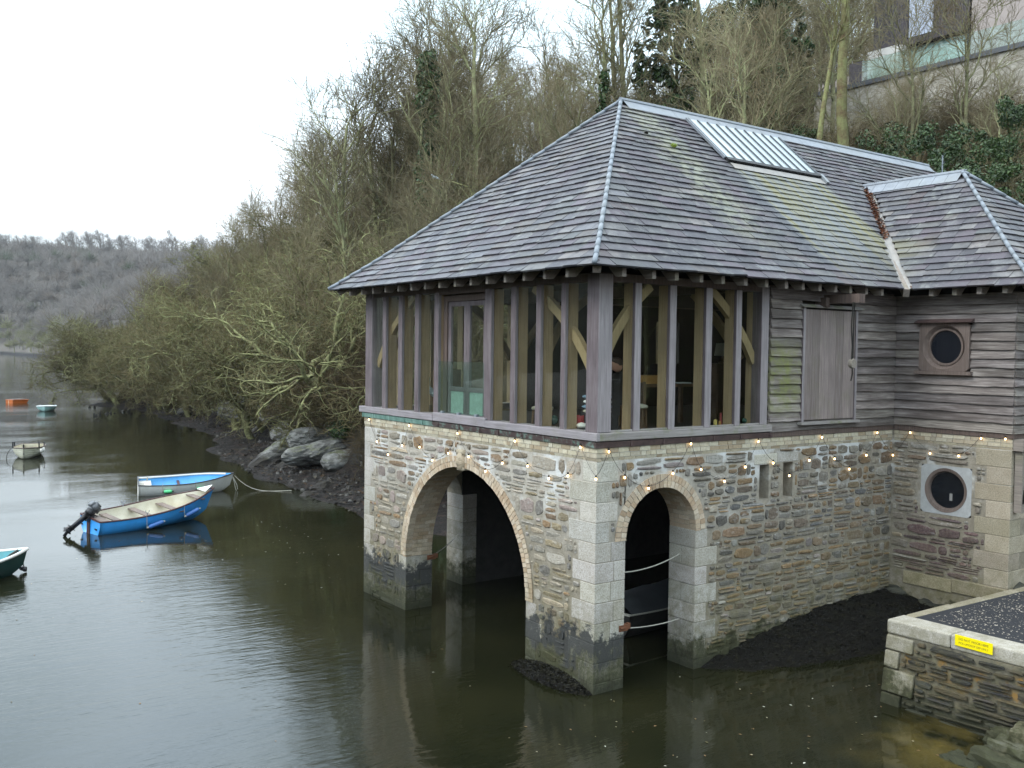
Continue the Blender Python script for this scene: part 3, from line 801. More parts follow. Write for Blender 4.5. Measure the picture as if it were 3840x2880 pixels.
# wall plates
part_box('wall_plate', M['dark_oak'], (.02, -.0 + .02, ZP + .004), (.26, 7.22, 6.14), 0); part_box('wall_plate', M['dark_oak'], (.27, .02, ZP + .004), (7.3, .26, 6.14), 0)
part_box('wall_plate', M['dark_oak'], (.27, 6.98, ZP + .004), (12, 7.22, 6.14), 0)
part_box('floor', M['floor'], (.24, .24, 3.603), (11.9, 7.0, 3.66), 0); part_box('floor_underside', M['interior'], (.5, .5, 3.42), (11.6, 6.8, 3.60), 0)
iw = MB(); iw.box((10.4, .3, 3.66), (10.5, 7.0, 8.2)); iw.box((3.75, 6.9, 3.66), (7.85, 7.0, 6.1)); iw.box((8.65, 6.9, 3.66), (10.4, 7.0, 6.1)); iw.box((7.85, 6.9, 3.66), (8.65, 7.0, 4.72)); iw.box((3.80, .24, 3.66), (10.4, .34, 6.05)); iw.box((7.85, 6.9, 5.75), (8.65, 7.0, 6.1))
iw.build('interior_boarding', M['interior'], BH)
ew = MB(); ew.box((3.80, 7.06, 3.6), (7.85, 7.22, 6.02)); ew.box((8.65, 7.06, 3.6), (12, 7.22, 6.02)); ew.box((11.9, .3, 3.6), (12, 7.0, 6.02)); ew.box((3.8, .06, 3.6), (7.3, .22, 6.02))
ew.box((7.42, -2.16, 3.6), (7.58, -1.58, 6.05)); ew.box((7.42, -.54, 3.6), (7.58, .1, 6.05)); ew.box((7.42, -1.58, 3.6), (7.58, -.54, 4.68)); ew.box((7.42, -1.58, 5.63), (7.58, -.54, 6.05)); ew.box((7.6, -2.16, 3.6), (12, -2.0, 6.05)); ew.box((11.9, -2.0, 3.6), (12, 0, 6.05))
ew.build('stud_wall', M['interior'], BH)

# ---------------------------------------------------------------- weather boarding
wb = MB(); wrr = random.Random(21)
def boards(F, u0, u1, holes=(), z0=3.70, n=15, ex=.158):
    for i in range(n):
        zb = z0 + i * ex; zt = zb + ex + .035
        segs = [(u0, u1)]
        for h in holes:
            if zb + ex * .6 > h[2] and zb + ex * .2 < h[3]:
                segs = [t for a, b in segs for t in ((a, min(b, h[0])), (max(a, h[1]), b)) if t[1] - t[0] > .02]
        for a, b in segs:
            k = wrr.uniform(.66, 1.2); col = (k, k * wrr.uniform(.95, 1.0), k * wrr.uniform(.92, 1.0))
            m = max(2, int((b - a) / .16)); top = []; ph = wrr.uniform(0, 6)
            V = []
            for j in range(m + 1):
                u = a + (b - a) * j / m
                dz = .006 * math.sin(u * 2.1 + ph) + .003 * math.sin(u * 7.7 + 2 * ph) + wrr.uniform(-.005, .005); dw = wrr.uniform(-.003, .004)
                V += [F(u, zt, .004), F(u, zb + dz, .054 + dw), F(u, zb + dz, .008 + dw), F(u, zt, -.03)]
            fs = []
            for j in range(m):
                for q in range(4): fs.append((j * 4 + q, j * 4 + (q + 1) % 4, j * 4 + 4 + (q + 1) % 4, j * 4 + 4 + q))
            fs += [(3, 2, 1, 0), (m * 4, m * 4 + 1, m * 4 + 2, m * 4 + 3)]
            wb.add(V, fs, col)
boards(FR, 3.74, 7.335, [(4.55, 6.06, 3.82, 5.86)]); boards(FW, -2.262, .0, [(-1.49, -.525, 4.70, 5.62)]); boards(FF, 7.33, 12.0)
wb.build('weatherboarding', M['board'], BH)
# loading door
ld = MB(); u = 4.60; lrr = random.Random(4)
while u < 6.0:
    w = min(lrr.uniform(.19, .26), 6.01 - u); k = lrr.uniform(.82, 1.12); FR.box(ld, u, u + w - .006, 3.87, 5.77, .052 + lrr.uniform(-.002, .003), .0, (k, k, k)); u += w
door = ld.build('loading_door', M['plank'], BH)
for a, b in ((4.535, 4.597), (6.013, 6.075)): fr = MB(); FR.box(fr, a, b, 3.84, 5.80, .066, -.02); fr.build('door_jamb', M['oak_v'], door)
fr = MB(); fr.prism([FR(4.47, z, w) for z, w in ((5.80, .11), (5.815, .115), (5.86, .03), (5.80, .03))], X3 * 1.72); fr.build('drip_board', M['oak_x'], door)
fr = MB(); FR.box(fr, 4.47, 6.12, 3.79, 3.838, .12, -.02); fr.build('door_sill', M['oak_x'], door)
# hoist beam over the loading door
hb = MB(); hb.bar((5.2, .1, 5.955), (5.2, -.74, 5.955), .15, .15); hb.bar((5.06, .06, 5.90), (5.06, -.16, 5.90), .1, .16)
hb.build('hoist_beam', M['dark_oak'], BH)

# ---------------------------------------------------------------- round windows
def ring_panel(mb, F, uc, vc, hu, hv, r, w, wb_, n=48, rin=None, win=None):
    """square slab with a round hole; reveal runs back to radius rin at depth win"""
    sq = []
    for i in range(n):
        a = 2 * PI * i / n + PI / n; c, s = math.cos(a), math.sin(a); k = 1 / max(abs(c), abs(s))
        sq.append((uc + c * k * hu, vc + s * k * hv))
    ci = [(uc + r * math.cos(2 * PI * i / n + PI / n), vc + r * math.sin(2 * PI * i / n + PI / n)) for i in range(n)]
    ii = [(uc + rin * math.cos(2 * PI * i / n + PI / n), vc + rin * math.sin(2 * PI * i / n + PI / n)) for i in range(n)]
    V = [F(a, b, wb_) for a, b in sq] + [F(a, b, w) for a, b in sq] + [F(a, b, w) for a, b in ci] + [F(a, b, win) for a, b in ii]
    fs = []
    for g in range(3):
        for i in range(n): fs.append((g * n + i, g * n + (i + 1) % n, (g + 1) * n + (i + 1) % n, (g + 1) * n + i))
    mb.add(V, fs)
def ring(mb, F, uc, vc, prof, n=48):
    V = []
    for r, w in prof: V += [F(uc + r * math.cos(2 * PI * i / n), vc + r * math.sin(2 * PI * i / n), w) for i in range(n)]
    fs = [(g * n + i, g * n + (i + 1) % n, ((g + 1) % len(prof)) * n + (i + 1) % n, ((g + 1) % len(prof)) * n + i) for g in range(len(prof)) for i in range(n)]
    mb.add(V, fs)
def disc(mb, F, uc, vc, r, w, n=48, col=None):
    mb.add([F(uc + r * math.cos(2 * PI * i / n), vc + r * math.sin(2 * PI * i / n), w) for i in range(n)], [tuple(range(n))], col)
pw = MB(); ring_panel(pw, FW, -1.01, 5.16, .475, .43, .40, .085, -.05, rin=.335, win=.0)
port = pw.build('round_window', M['brown_oak'], BH)
q = MB(); ring(q, FW, -1.01, 5.16, [(.335, .0), (.335, .03), (.30, .03), (.29, -.01), (.33, -.01)]); q.build('window_ring', M['brown_oak'], port)
q = MB(); disc(q, FW, -1.01, 5.16, .34, -.004); q.build('pane', M['glass_dark'], port)
q = MB(); q.prism([FW(-1.545, z, w) for z, w in ((5.59, .17), (5.60, .175), (5.665, .03), (5.59, .03))], Y3 * 1.07); q.build('window_hood', M['copper'], port)
q = MB(); FW.box(q, -1.54, -.47, 4.665, 4.728, .13, -.02); q.build('window_sill', M['brown_oak'], port)
pl = MB(); ring_panel(pl, FW, -1.08, 2.585, .48, .44, .40, .006, -.3, rin=.37, win=-.12)
port = pl.build('round_window', M['render'], BH)
q = MB(); ring(q, FW, -1.08, 2.585, [(.40, -.01), (.40, .012), (.345, .0), (.325, -.05), (.325, -.09), (.39, -.09)]); q.build('window_ring', M['brown_oak'], port)
q = MB(); disc(q, FW, -1.08, 2.585, .38, -.07); q.build('pane', M['glass_dark'], port)
q = MB(); FW.box(q, -1.17, -1.115, 2.40, 2.53, -.066, -.068); q.build('window_sticker', M['lead_pale'], port)
# timber bracket beside the wing
bk = MB(); bk.bar((7.345, -2.345, 3.50), (9.0, -2.345, 3.50), .17, .19); bk.bar((7.47, -2.33, 2.35), (7.47, -2.33, 3.45), .13, .12)
for i in range(6):
    a = i / 6 * PI / 2; b = (i + 1) / 6 * PI / 2
    bk.bar((7.5 + .9 * (1 - math.cos(a)), -2.34, 2.5 + .95 * math.sin(a)), (7.5 + .9 * (1 - math.cos(b)), -2.34, 2.5 + .95 * math.sin(b)), .11, .13)
bk.build('timber_bracket', M['rafter'], BH)
# ================================================================== roof
ROOF = empty('roof', (0, 0, 0)); ROOF.parent = BH
def zr(t): return 6.22 + (.8 * t if t < .7 else .56 + .8977 * (t - .7))
TT = [0, .7, 2.81, 4.12]
class Pitch:
    """roof pitch: s along the eave, t horizontal run inwards"""
    def __init__(s, O, S, T): s.O = Vector(O); s.S = Vector(S); s.T = Vector(T)
    def __call__(s, a, t, up=0.0):
        e = .01; n = Vector((-(zr(t + e) - zr(t)) / e * s.T.x, -(zr(t + e) - zr(t)) / e * s.T.y, 1)).normalized()
        p = s.O + s.S * a + s.T * t; return Vector((p.x, p.y, zr(t))) + n * up
PL = Pitch((-.5, 0, 0), Y3, X3)            # over the gable
PR = Pitch((0, -.5, 0), X3, Y3)            # over the side wall
PWL = Pitch((6.84, 0, 0), Y3, X3)          # wing, left pitch
PWF = Pitch((0, -2.74, 0), X3, Y3)         # wing, front pitch
XE = 18.3
def sheet(mb, P, lo, hi, ts, th=.035):
    for i in range(len(ts) - 1):
        a, b = ts[i], ts[i + 1]
        top = [P(lo(a), a, -.02), P(hi(a), a, -.02), P(hi(b), b, -.02), P(lo(b), b, -.02)]
        bot = [p - Vector((0, 0, th)) for p in top]
        mb.add(top + bot, [(0, 1, 2, 3), (7, 6, 5, 4), (0, 4, 5, 1)])
TS = [0, .35, .7, 1.4, 2.1, 2.81, 3.5, 4.12]
dkm = MB()
sheet(dkm, PL, lambda t: -.5 + t, lambda t: 7.74 - t, TS)
sheet(dkm, PR, lambda t: -.5 + t, lambda t: 6.84 + t, TS[:6]); sheet(dkm, PR, lambda t: 12.46 - t, lambda t: XE - t, TS[:6]); sheet(dkm, PR, lambda t: -.5 + t, lambda t: XE - t, TS[5:])
sheet(dkm, Pitch((0, 7.74, 0), X3, -Y3), lambda t: -.5 + t, lambda t: XE - t, TS); sheet(dkm, Pitch((XE, 0, 0), Y3, -X3), lambda t: -.5 + t, lambda t: 7.74 - t, TS)
sheet(dkm, PWL, lambda t: -2.74 + t, lambda t: -.5 + t, TS[:6]); sheet(dkm, PWF, lambda t: 6.84 + t, lambda t: 12.46 - t, TS[:6]); sheet(dkm, Pitch((12.46, 0, 0), Y3, -X3), lambda t: -2.74 + t, lambda t: -.5 + t, TS[:6])
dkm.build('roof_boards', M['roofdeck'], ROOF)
PS = [(.100, .082, .082), (.090, .080, .094), (.108, .091, .106), (.080, .080, .090), (.12, .115, .122), (.098, .104, .102), (.135, .134, .126), (.078, .070, .080), (.115, .097, .110), (.094, .096, .104), (.062, .061, .068), (.12, .108, .098)]
PSG = [(.19, .185, .175), (.175, .18, .178), (.20, .185, .17), (.16, .165, .175)]
srr = random.Random(31)
def slates(mb, P, lo, hi, t1, skip=None, pale=0.0, seam=None, lift=0.0):
    t = -.055; i = 0
    while t < t1 - .03:
        f = max(0, t) / 4.12; exp = (.208 - .058 * f) * .755
        w0 = .46 - .18 * f; tn = min(t + exp, t1); th = min(t + exp * 1.35, t1)
        s0, s1 = lo(max(t, 0)), hi(max(t, 0)); s = s0 - srr.uniform(0, w0)
        while s < s1:
            w = w0 * srr.uniform(.65, 1.3); a, b = s, s + w; s = b
            al, bl = max(a, lo(t)), min(b, hi(t)); ah, bh = max(a, lo(th)), min(b, hi(th))
            if bl - al < .02 and bh - ah < .02: continue
            if bl < al: al = bl = (al + bl) / 2
            if bh < ah: ah = bh = max(lo(th), min(hi(th), (al + bl) / 2))
            if skip and skip((a + b) / 2, t + exp * .5): continue
            k = srr.uniform(.86, 1.13); edge = pale * (1 if srr.random() < .25 else 0)
            nearhip = min(al - lo(t), hi(t) - bl) < .4 and srr.random() < .4
            c = srr.choice(PSG) if nearhip or srr.random() < .03 + edge * .5 else srr.choice(PS)
            col = tuple(x * k for x in c)
            u0 = .026 + srr.uniform(-.004, .008) + lift; u1 = -.004 + lift; gp = .0035; j = srr.gauss(0, .006)
            j2 = j + srr.gauss(0, .004)
            V = [P(al + gp, t + j, u0), P(bl - gp, t + j2, u0 + srr.uniform(-.002, .003)), P(bh - gp, th, u1), P(ah + gp, th, u1),
                 P(al + gp, t + j, u0 - .026), P(bl - gp, t + j2, u0 - .026), P(bh - gp, th, u1 - .012), P(ah + gp, th, u1 - .012)]
            mb.add(V, [(0, 1, 2, 3), (4, 5, 1, 0), (5, 6, 2, 1), (7, 4, 0, 3)], col)
        t = tn; i += 1
SKX0, SKX1, SKT0, SKT1 = 5.20, 8.02, 2.88, 3.93
sm = MB(); slates(sm, PL, lambda t: -.5 + t, lambda t: 7.74 - t, 4.12, pale=.25); sm.build('slates', M['slate'], ROOF)
sm = MB()
def hiR(t): return 6.84 + t - .10 if t < 2.81 else XE - t
slates(sm, PR, lambda t: -.5 + t, hiR, 4.03, skip=lambda s, t: SKX0 < s < SKX1 and SKT0 - .02 < t < SKT1 + .05)
sm.build('slates', M['slate'], ROOF)
sm = MB(); slates(sm, PWL, lambda t: -2.74 + t, lambda t: -.5 + t - .12, 2.70); slates(sm, PWF, lambda t: 6.84 + t, lambda t: 12.46 - t, 2.81); sm.build('slates', M['slate'], ROOF)
# hips: short rolls end to end
hrr = random.Random(5)
def hip(P, fs_, t0, t1, r=.037):
    t = t0; hp = MB()
    while t < t1:
        e = min(t + .165, t1); pts = []
        k = hrr.uniform(.9, 1.05)
        a = P(fs_(t), t, .035); b = P(fs_(e + .012), e + .012, .028)
        hp.tube([a, a + (b - a) * .5, b], [r * 1.06, r, r * .93], 10, (k, k, k)); t = e
    hp.build('hip_roll', M['hip'], ROOF, True)
hip(PL, lambda t: -.5 + t, -.05, 4.1); hip(PL, lambda t: 7.74 - t, -.05, 4.1); hip(PWL, lambda t: -2.74 + t, -.05, 2.8); hip(PWF, lambda t: 12.46 - t, -.05, 2.8)
rd = MB()
def ridge(x0, x1, y0, y1, z, P, rng_, apron, tmax):
    n = 8
    for i in range(n):
        a = rng_[0] + (rng_[1] - rng_[0]) * i / n; b = rng_[0] + (rng_[1] - rng_[0]) * (i + 1) / n - .006
        rd.add([P(a, tmax - apron, .03), P(b, tmax - apron, .03), P(b, tmax, .045), P(a, tmax, .045), P(a, tmax - apron, .01), P(b, tmax - apron, .01)], [(0, 1, 2, 3), (4, 5, 1, 0)])
ridge(0, 0, 0, 0, 0, PR, (3.62, 14.18), .20, 4.12); ridge(0, 0, 0, 0, 0, PWL, (.07, 2.31), .22, 2.81)
rd.tube([(3.58, 3.62, zr(4.12) + .03)] + [(3.6 + i * .88, 3.62, zr(4.12) + .035) for i in range(1, 12)] + [(14.2, 3.62, zr(4.12) + .03)], .055, 8)
rd.tube([(9.65, .05, zr(2.81) + .03), (9.65, 1.2, zr(2.81) + .035), (9.65, 2.42, zr(2.81) + .03)], .05, 8)
rd.build('ridge_lead', M['lead'], ROOF)
# valley gutter between roof and wing
vg = MB(); n = 14; V = []
for i in range(n + 1):
    t = -.06 + (2.86) * i / n; q = Vector((6.84 + t, -.5 + t, zr(t) + .012))
    e = Vector((1, -1, 0)).normalized(); w = .105
    V += [q - e * w + Z3 * (.035), q + Z3 * -.012, q + e * w + Z3 * .035]
fs = [(i * 3 + j, i * 3 + j + 1, i * 3 + 4 + j, i * 3 + 3 + j) for i in range(n) for j in range(2)]
vg.add(V, fs); vg.build('valley_gutter', M['lead_pale'], ROOF)
# skylight
sk = MB(); sk.add([PR(SKX0, SKT0, .05), PR(SKX1, SKT0, .05), PR(SKX1, SKT1, .05), PR(SKX0, SKT1, .05), PR(SKX0, SKT0, .03), PR(SKX1, SKT0, .03)], [(0, 1, 2, 3), (4, 5, 1, 0)])
sky_ = sk.build('skylight', M['skyglass'], ROOF)
zb = MB()
for i in range(11):
    x = SKX0 + (SKX1 - SKX0) * i / 10; zb.bar(PR(x, SKT0 - .005, .06), PR(x, SKT1, .06), .026 if 0 < i < 10 else .045, .03, (0, -.5, 1))
zb.build('glazing_bar', M['zinc'], sky_)
q = MB(); q.bar(PR(SKX0 - .02, SKT0 - .035, .035), PR(SKX1 + .03, SKT0 - .035, .035), .10, .085, (0, -.66, .75)); q.build('bottom_seal', M['black'], sky_)
q = MB(); q.add([PR(SKX0 + .02, SKT0 - .10, .034), PR(SKX1 - .02, SKT0 - .10, .034), PR(SKX1, SKT0 - .24, .032), PR(SKX0, SKT0 - .24, .032)], [(0, 1, 2, 3)])
q.build('apron_flashing', M['lead_pale'], sky_)
q = MB(); q.bar(PR(SKX1 + .06, SKT0 - .22, .04), PR(SKX1 + .06, SKT0 - .02, .06), .09, .07, (0, -.66, .75)); q.bar(PR(SKX0 - .04, SKT0, .05), PR(SKX0 - .04, SKT1, .05), .03, .05, (0, -.66, .75)); q.build('side_flashing', M['lead'], sky_)
# rafter feet under the eaves
def rafter(P, s, w=.062, rot=0):
    mb = MB(); pr = []
    for t, z in ((.075, 6.056), (.075, 6.185), (.6, 6.62), (.6, 6.44), (.30, 6.14), (.22, 6.062)):
        p = P.O + P.S * (s - w / 2) + P.T * t; pr.append((p.x, p.y, z))
    mb.prism(pr, P.S * w); mb.build('rafter', M['rafter'], ROOF)
for y in (7.12, 6.60, 6.14, 5.64, 5.14, 4.665, 4.186, 3.697, 3.20, 2.718, 2.249, 1.748, 1.256, .747, .22): rafter(PL, y)
for x in (.09, .665, 1.124, 1.644, 2.12, 2.637, 3.128, 3.613, 4.04, 4.48, 4.909, 5.322, 5.776, 6.245): rafter(PR, x, .075)
for y in (-.95, -1.38, -1.82, -2.26): rafter(PWL, y, .085)
for x in (7.4, 7.9, 8.4): rafter(PWF, x)
for a, b in (((-.42, -.42, 6.15), (.6, .6, 6.95)), ((-.42, 7.66, 6.15), (.6, 6.64, 6.95)), ((6.92, -2.66, 6.15), (7.9, -1.68, 6.95)), ((6.8, -.54, 6.12), (7.6, .26, 6.75))):
    mb = MB(); mb.bar(a, b, .11, .15); mb.build('hip_rafter', M['rafter'], ROOF)
fb = MB()
for P, lo, hi in ((PL, -.5, 7.74), (PR, -.5, 6.84), (PWL, -2.74, -.5), (PWF, 6.84, 12.46)):
    fb.add([P(lo, -.0, -.006), P(hi, -.0, -.006), P(hi, .0, -.05), P(lo, .0, -.05), P(lo, .05, -.006), P(hi, .05, -.006), P(hi, .05, -.05), P(lo, .05, -.05)], [(0, 1, 2, 3), (4, 5, 6, 7), (3, 2, 6, 7), (0, 1, 5, 4)])
fb.build('eaves_board', M['dark_oak'], ROOF)
# things lying on the roof
lv = MB(); lrr = random.Random(9)
for i in range(900):
    t = lrr.uniform(1.25, 2.72); q = Vector((6.84 + t, -.5 + t, zr(t) + .03)); e = Vector((1, -1, 0)).normalized()
    c = q + e * lrr.gauss(-.03, .055) + Z3 * lrr.uniform(0, .05); s = lrr.uniform(.02, .042)
    a = Vector((lrr.gauss(0, 1), lrr.gauss(0, 1), lrr.gauss(0, .5))).normalized(); b = a.cross(Vector((lrr.gauss(0, .4), lrr.gauss(0, .4), 1))).normalized(); k = lrr.uniform(.5, 1.3)
    lv.add([c - a * s, c + b * s * .55 + Z3 * .006, c + a * s, c - b * s * .55], [(0, 1, 2, 3)], (k, k * lrr.uniform(.7, 1.1), k * .8))
tag(lv.build('fallen_leaves', M['litter']), 'brown fallen leaves caught in the roof valley beside the wing', 'leaves', kind='stuff')
def tuft(name, c, r, mat, label, cat, n=120, seed=0, up=Vector((0, 0, 1))):
    mb = MB(); rr = random.Random(seed); mb.blob((0, 0, 0), tuple(x * .85 for x in r), seed, 2, .2, (.8, .8, .8))
    for i in range(n):
        d = Vector((rr.gauss(0, 1), rr.gauss(0, 1), abs(rr.gauss(0, 1)))).normalized()
        p = Vector((d.x * r[0], d.y * r[1], d.z * r[2])) * .85; q = p + d * rr.uniform(.012, .028); s = d.orthogonal().normalized() * .006; k = rr.uniform(.6, 1.4)
        mb.add([p - s, p + s, q], [(0, 1, 2)], (k, k, k))
    return tag(mb.build(name, mat, None, False, c), label, cat)
tuft('moss_clump', PR(3.86, 2.96, .045), (.085, .05, .05), M['moss'], 'bright green moss cushion on the slates near the ridge', 'moss', 160, 2)
tuft('moss_clump', PR(3.42, 3.22, .04), (.05, .035, .03), M['weed'], 'small dark moss clump on the slates above the bright green one', 'moss', 80, 3)
# television aerial behind the wing ridge
ae = empty('aerial', (14.0, 3.1, 9.5), 0, 'thin metal television aerial sticking up behind the wing ridge', 'aerial')
q = MB(); q.tube([(0, 0, -.6), (0, 0, .55)], .018, 6); q.build('mast', M['lead'], ae)
q = MB(); dirb = Vector((.6, -.75, .12)); side = Vector((.78, .62, 0))
q.tube([Vector((0, 0, .1)) - dirb * .5, Vector((0, 0, .1)) + dirb * .6], .012, 5)
for i in range(7): c = Vector((0, 0, .1)) + dirb * (-.45 + i * .16); q.tube([c - side * (.22 - .012 * i), c + side * (.22 - .012 * i)], .007, 4)
q.tube([Vector((0, 0, .52)) - side * .42, Vector((0, 0, .52)) + side * .42], .008, 4); q.tube([Vector((0, 0, .32)) - side * .36, Vector((0, 0, .32)) + side * .36], .008, 4)
q.build('antenna_rods', M['lead'], ae)
# pulley on its rope under the hoist beam
pu = empty('pulley', (5.02, -.70, 5.88), 0, 'wooden pulley block on a rope under the hoist beam by the loading door', 'pulley')
q = MB()
for sx in (-.018, .018): q.tube([(sx, 0, 0), (sx * 1.6, .01, -.4), (sx * .5, 0, -.75), (sx, 0, -.98)], .012, 5)
q.tube([(0, 0, -1.08), (.012, 0, -1.2), (-.01, .01, -1.32)], .012, 5); q.build('rope', M['weed'], pu)
q = MB(); q.lathe((0, 0, -1.03), [(.02, -.035), (.075, -.035), (.085, -.02), (.06, 0), (.085, .02), (.075, .035), (.02, .035)], 16, None, 'y'); q.build('block', M['rafter'], pu)

# ================================================================== string lights
BL = [(-.05, 7.245, 3.418), (-.05, 6.975, 3.566), (-.05, 6.629, 3.149), (-.05, 6.169, 2.93), (-.05, 5.613, 3.156), (-.05, 5.347, 3.559), (-.05, 4.952, 3.185), (-.05, 4.492, 2.987), (-.05, 3.954, 3.164), (-.05, 3.651, 3.54), (-.05, 3.293, 3.166), (-.05, 2.776, 2.973), (-.05, 2.287, 3.159), (-.05, 1.947, 3.547), (-.05, 1.597, 3.184), (-.05, 1.05, 3.048), (-.05, .59, 3.141), (-.05, .309, 3.593)]
BR = [(-.052, -.05, 3.166), (.186, -.05, 3.549), (.507, -.05, 3.152), (.991, -.05, 2.957), (1.498, -.05, 3.15), (1.877, -.05, 3.588), (2.115, -.05, 3.173), (2.656, -.05, 2.951), (3.147, -.05, 3.15), (3.455, -.05, 3.553), (3.842, -.05, 3.175), (4.27, -.05, 2.935), (4.797, -.05, 3.166), (5.132, -.05, 3.552), (5.505, -.05, 3.154), (5.94, -.05, 2.946), (6.444, -.05, 3.168), (6.762, -.05, 3.57), (7.28, -.05, 3.126), (7.29, -.386, 3.575), (7.29, -.787, 3.23), (7.29, -1.33, 3.233), (7.29, -1.727, 3.577), (7.29, -2.151, 3.6)]
BL[0] = (.12, 7.31, 3.40)
SL = empty('string_lights', (0, 0, 3.4), 0, 'zigzag string of small lit warm bulbs along the stone walls', 'string lights')
allb = BL + BR; cb = MB(); pts = []
for i, b in enumerate(allb):
    p = Vector(b) + Vector((0, 0, .035)); pts.append(p)
    if i < len(allb) - 1:
        q = Vector(allb[i + 1]) + Vector((0, 0, .035))
        for k in (.25, .5, .75): pts.append(p.lerp(q, k) - Vector((0, 0, .05 * (1 - (2 * k - 1) ** 2))))
cb.tube([p - SL.location for p in pts], .004, 4); cb.build('cable', M['cable'], SL)
b0 = MB(); b0.lathe((0, 0, 0), [(.003, -.019), (.012, -.016), (.0155, -.004), (.0135, .008), (.010, .02)], 10)
bme = b0.mesh('bulb', M['bulb'], True)
h0 = MB(); h0.lathe((0, 0, 0), [(.012, .018), (.013, .05), (.006, .055)], 8); hme = h0.mesh('socket', M['black'])
for b in allb:
    o = link('bulb', bme, SL, Vector(b) - SL.location); link('socket', hme, o)
# ================================================================== water
mb = MB(); mb.add([(-400, -80, 0), (300, -80, 0), (300, 900, 0), (-400, 900, 0)], [(0, 1, 2, 3)]); tag(mb.build('water', M['water']), kind='structure', label='dark olive tidal creek water with small ripples')

fl = MB(); rr = random.Random(12)
for i in range(420):
    u = rr.random()
    if u < .45: x, y = rr.uniform(-2.5, 7), rr.uniform(-7, .0)
    elif u < .7: x, y = rr.uniform(-4, 3), rr.uniform(7.5, 16)
    else: x, y = rr.uniform(-8, 3), rr.uniform(0, 30)
    if (-.5 < x < 12.2 and -.1 < y < 7.3) or (x > 2.2 and y > -1.6) or (x > 3.2 and y < -2.4): continue
    s = rr.uniform(.012, .032); a = rr.uniform(0, 6.3); k = rr.choice(((.30, .26, .18), (.16, .10, .05), (.42, .40, .34), (.10, .08, .04))); ca, sa = math.cos(a) * s, math.sin(a) * s
    fl.add([(x - ca, y - sa, .004), (x + sa * .5, y - ca * .5, .007), (x + ca, y + sa, .004), (x - sa * .5, y + ca * .5, .006)], [(0, 1, 2, 3)], k)
def m_float():
    t = NT('floating_leaf'); t.pbsdf(t.attr(), .7, None, spec=.2); return t.m
tag(fl.build('floating_leaves', m_float()), 'scattered dead leaves and flecks floating on the creek', 'leaves', kind='stuff')
# ================================================================== terrain
YS = [-100, -3, 8, 9.5, 12, 14.7, 18, 25, 30.5, 36.6, 44, 53, 61, 69, 75.4, 82, 95, 110, 150, 230, 320, 375, 450, 530, 580, 640, 700, 2000]
XS = [12.3, 12.3, 12.3, 6.5, 4.2, 3.84, 4.3, 4.7, 5.3, 6.6, 9.3, 9.7, 11, 10.8, 9.3, 13, 28, 50, 95, 105, 85, 65, 64, 67, 20, -70, -300, -300]
def wob(x, y, f, s):
    return np.sin(x * f + s) * np.sin(y * f * 1.13 + s * 2.1) + .5 * np.sin(x * f * 2.3 + y * f * 1.7 + s * 3.3) + .3 * np.sin(x * f * 4.9 - y * f * 4.1 + s)
def hgt(x, y):
    x = np.asarray(x, float); y = np.asarray(y, float)
    d = x - np.interp(y, YS, XS) + .35 * wob(x, y, .55, 1.0) * (y > 9)
    far = np.clip((y - 110) / 80, 0, 1)
    bw = 2.4 + .8 * np.sin(y * .21 + 1) + 2.0 * np.exp(-((y - 18) / 5.) ** 2)
    bw = np.where(y < 9, .6, bw)
    mud = np.clip(d, 0, None) * .12
    bank = (1.45 + .5 * np.sin(y * .4)) * np.clip((d - bw) / 1.4, 0, 1)
    slope = np.interp(y, [0, 18, 28, 40, 55], [.50, .48, .47, .56, .70])
    d2 = np.clip(d - bw - 1.0, 0, None)
    near = mud * (d < bw) + (bw * .12) * (d >= bw) + bank + 46 * (1 - np.exp(-slope * d2 / 46)) * 1.12
    near = near + (.25 * wob(x, y, .8, 4.) + .10 * wob(x, y, 2.3, 2.)) * np.clip((d - bw) / 2, 0, 1) + .05 * wob(x, y, 1.7, 5.) * np.clip(d, 0, 1)
    fh = 60 * (1 - np.exp(-.72 * np.clip(d - 3, 0, None) / 60)) + np.clip(d, 0, 2) * .5 + 2.0 * wob(x, y, .035, 2.) * np.clip(d / 40, 0, 1)
    h = near * (1 - far) + fh * far
    h = np.where(d < 0, np.maximum(-1.4, d * .22), h)
    terrace = (x > 37.35) & (x < 56) & (y > -8) & (y < 27)
    h = np.where(terrace, 19.35, h)
    return h
def hh(x, y): return float(hgt(x, y))
def grid(name, xs, ys, m):
    X, Y = np.meshgrid(xs, ys, indexing='ij'); Z = hgt(X, Y)
    V = np.stack([X, Y, Z], -1).reshape(-1, 3); n, k = len(xs), len(ys)
    i, j = np.meshgrid(np.arange(n - 1), np.arange(k - 1), indexing='ij'); a = (i * k + j).ravel()
    return np_mesh(name, V, None, np.stack([a, a + k, a + k + 1, a + 1], -1), m, True)
xs = np.concatenate([np.arange(2, 37.2, .6), [37.2, 37.4], np.arange(38, 60, 1.0), np.arange(60, 150, 4)]); ys = np.concatenate([np.arange(-90, -14, 2.), np.arange(-14, 82, .6), np.arange(82, 130, 2.)])
tag(link('hillside', grid('hillside', xs, ys, M['ground'])), kind='structure', label='steep leaf littered bank rising from the creek behind the boathouse')
xs = np.arange(-340, 420, 6.); ys = np.concatenate([np.arange(128, 460, 6.), np.arange(460, 840, 8.)])
M['bankside'] = m_simple('unseen_bank_cover', (.05, .05, .03), .95, .4, .5)
def m_far():
    t = NT('far_hill_ground'); P = t.coord('pos'); n = t.noise(P, .06, 5, .7); z = t.sep(P)[2]
    c = t.mix(t.rng(n, .35, .65), (.095, .087, .078), (.13, .118, .102)); c = t.mix(t.rng(z, 1.6, .7), c, (.02, .019, .02))
    t.pbsdf(c, .95, None, spec=.1); return t.m
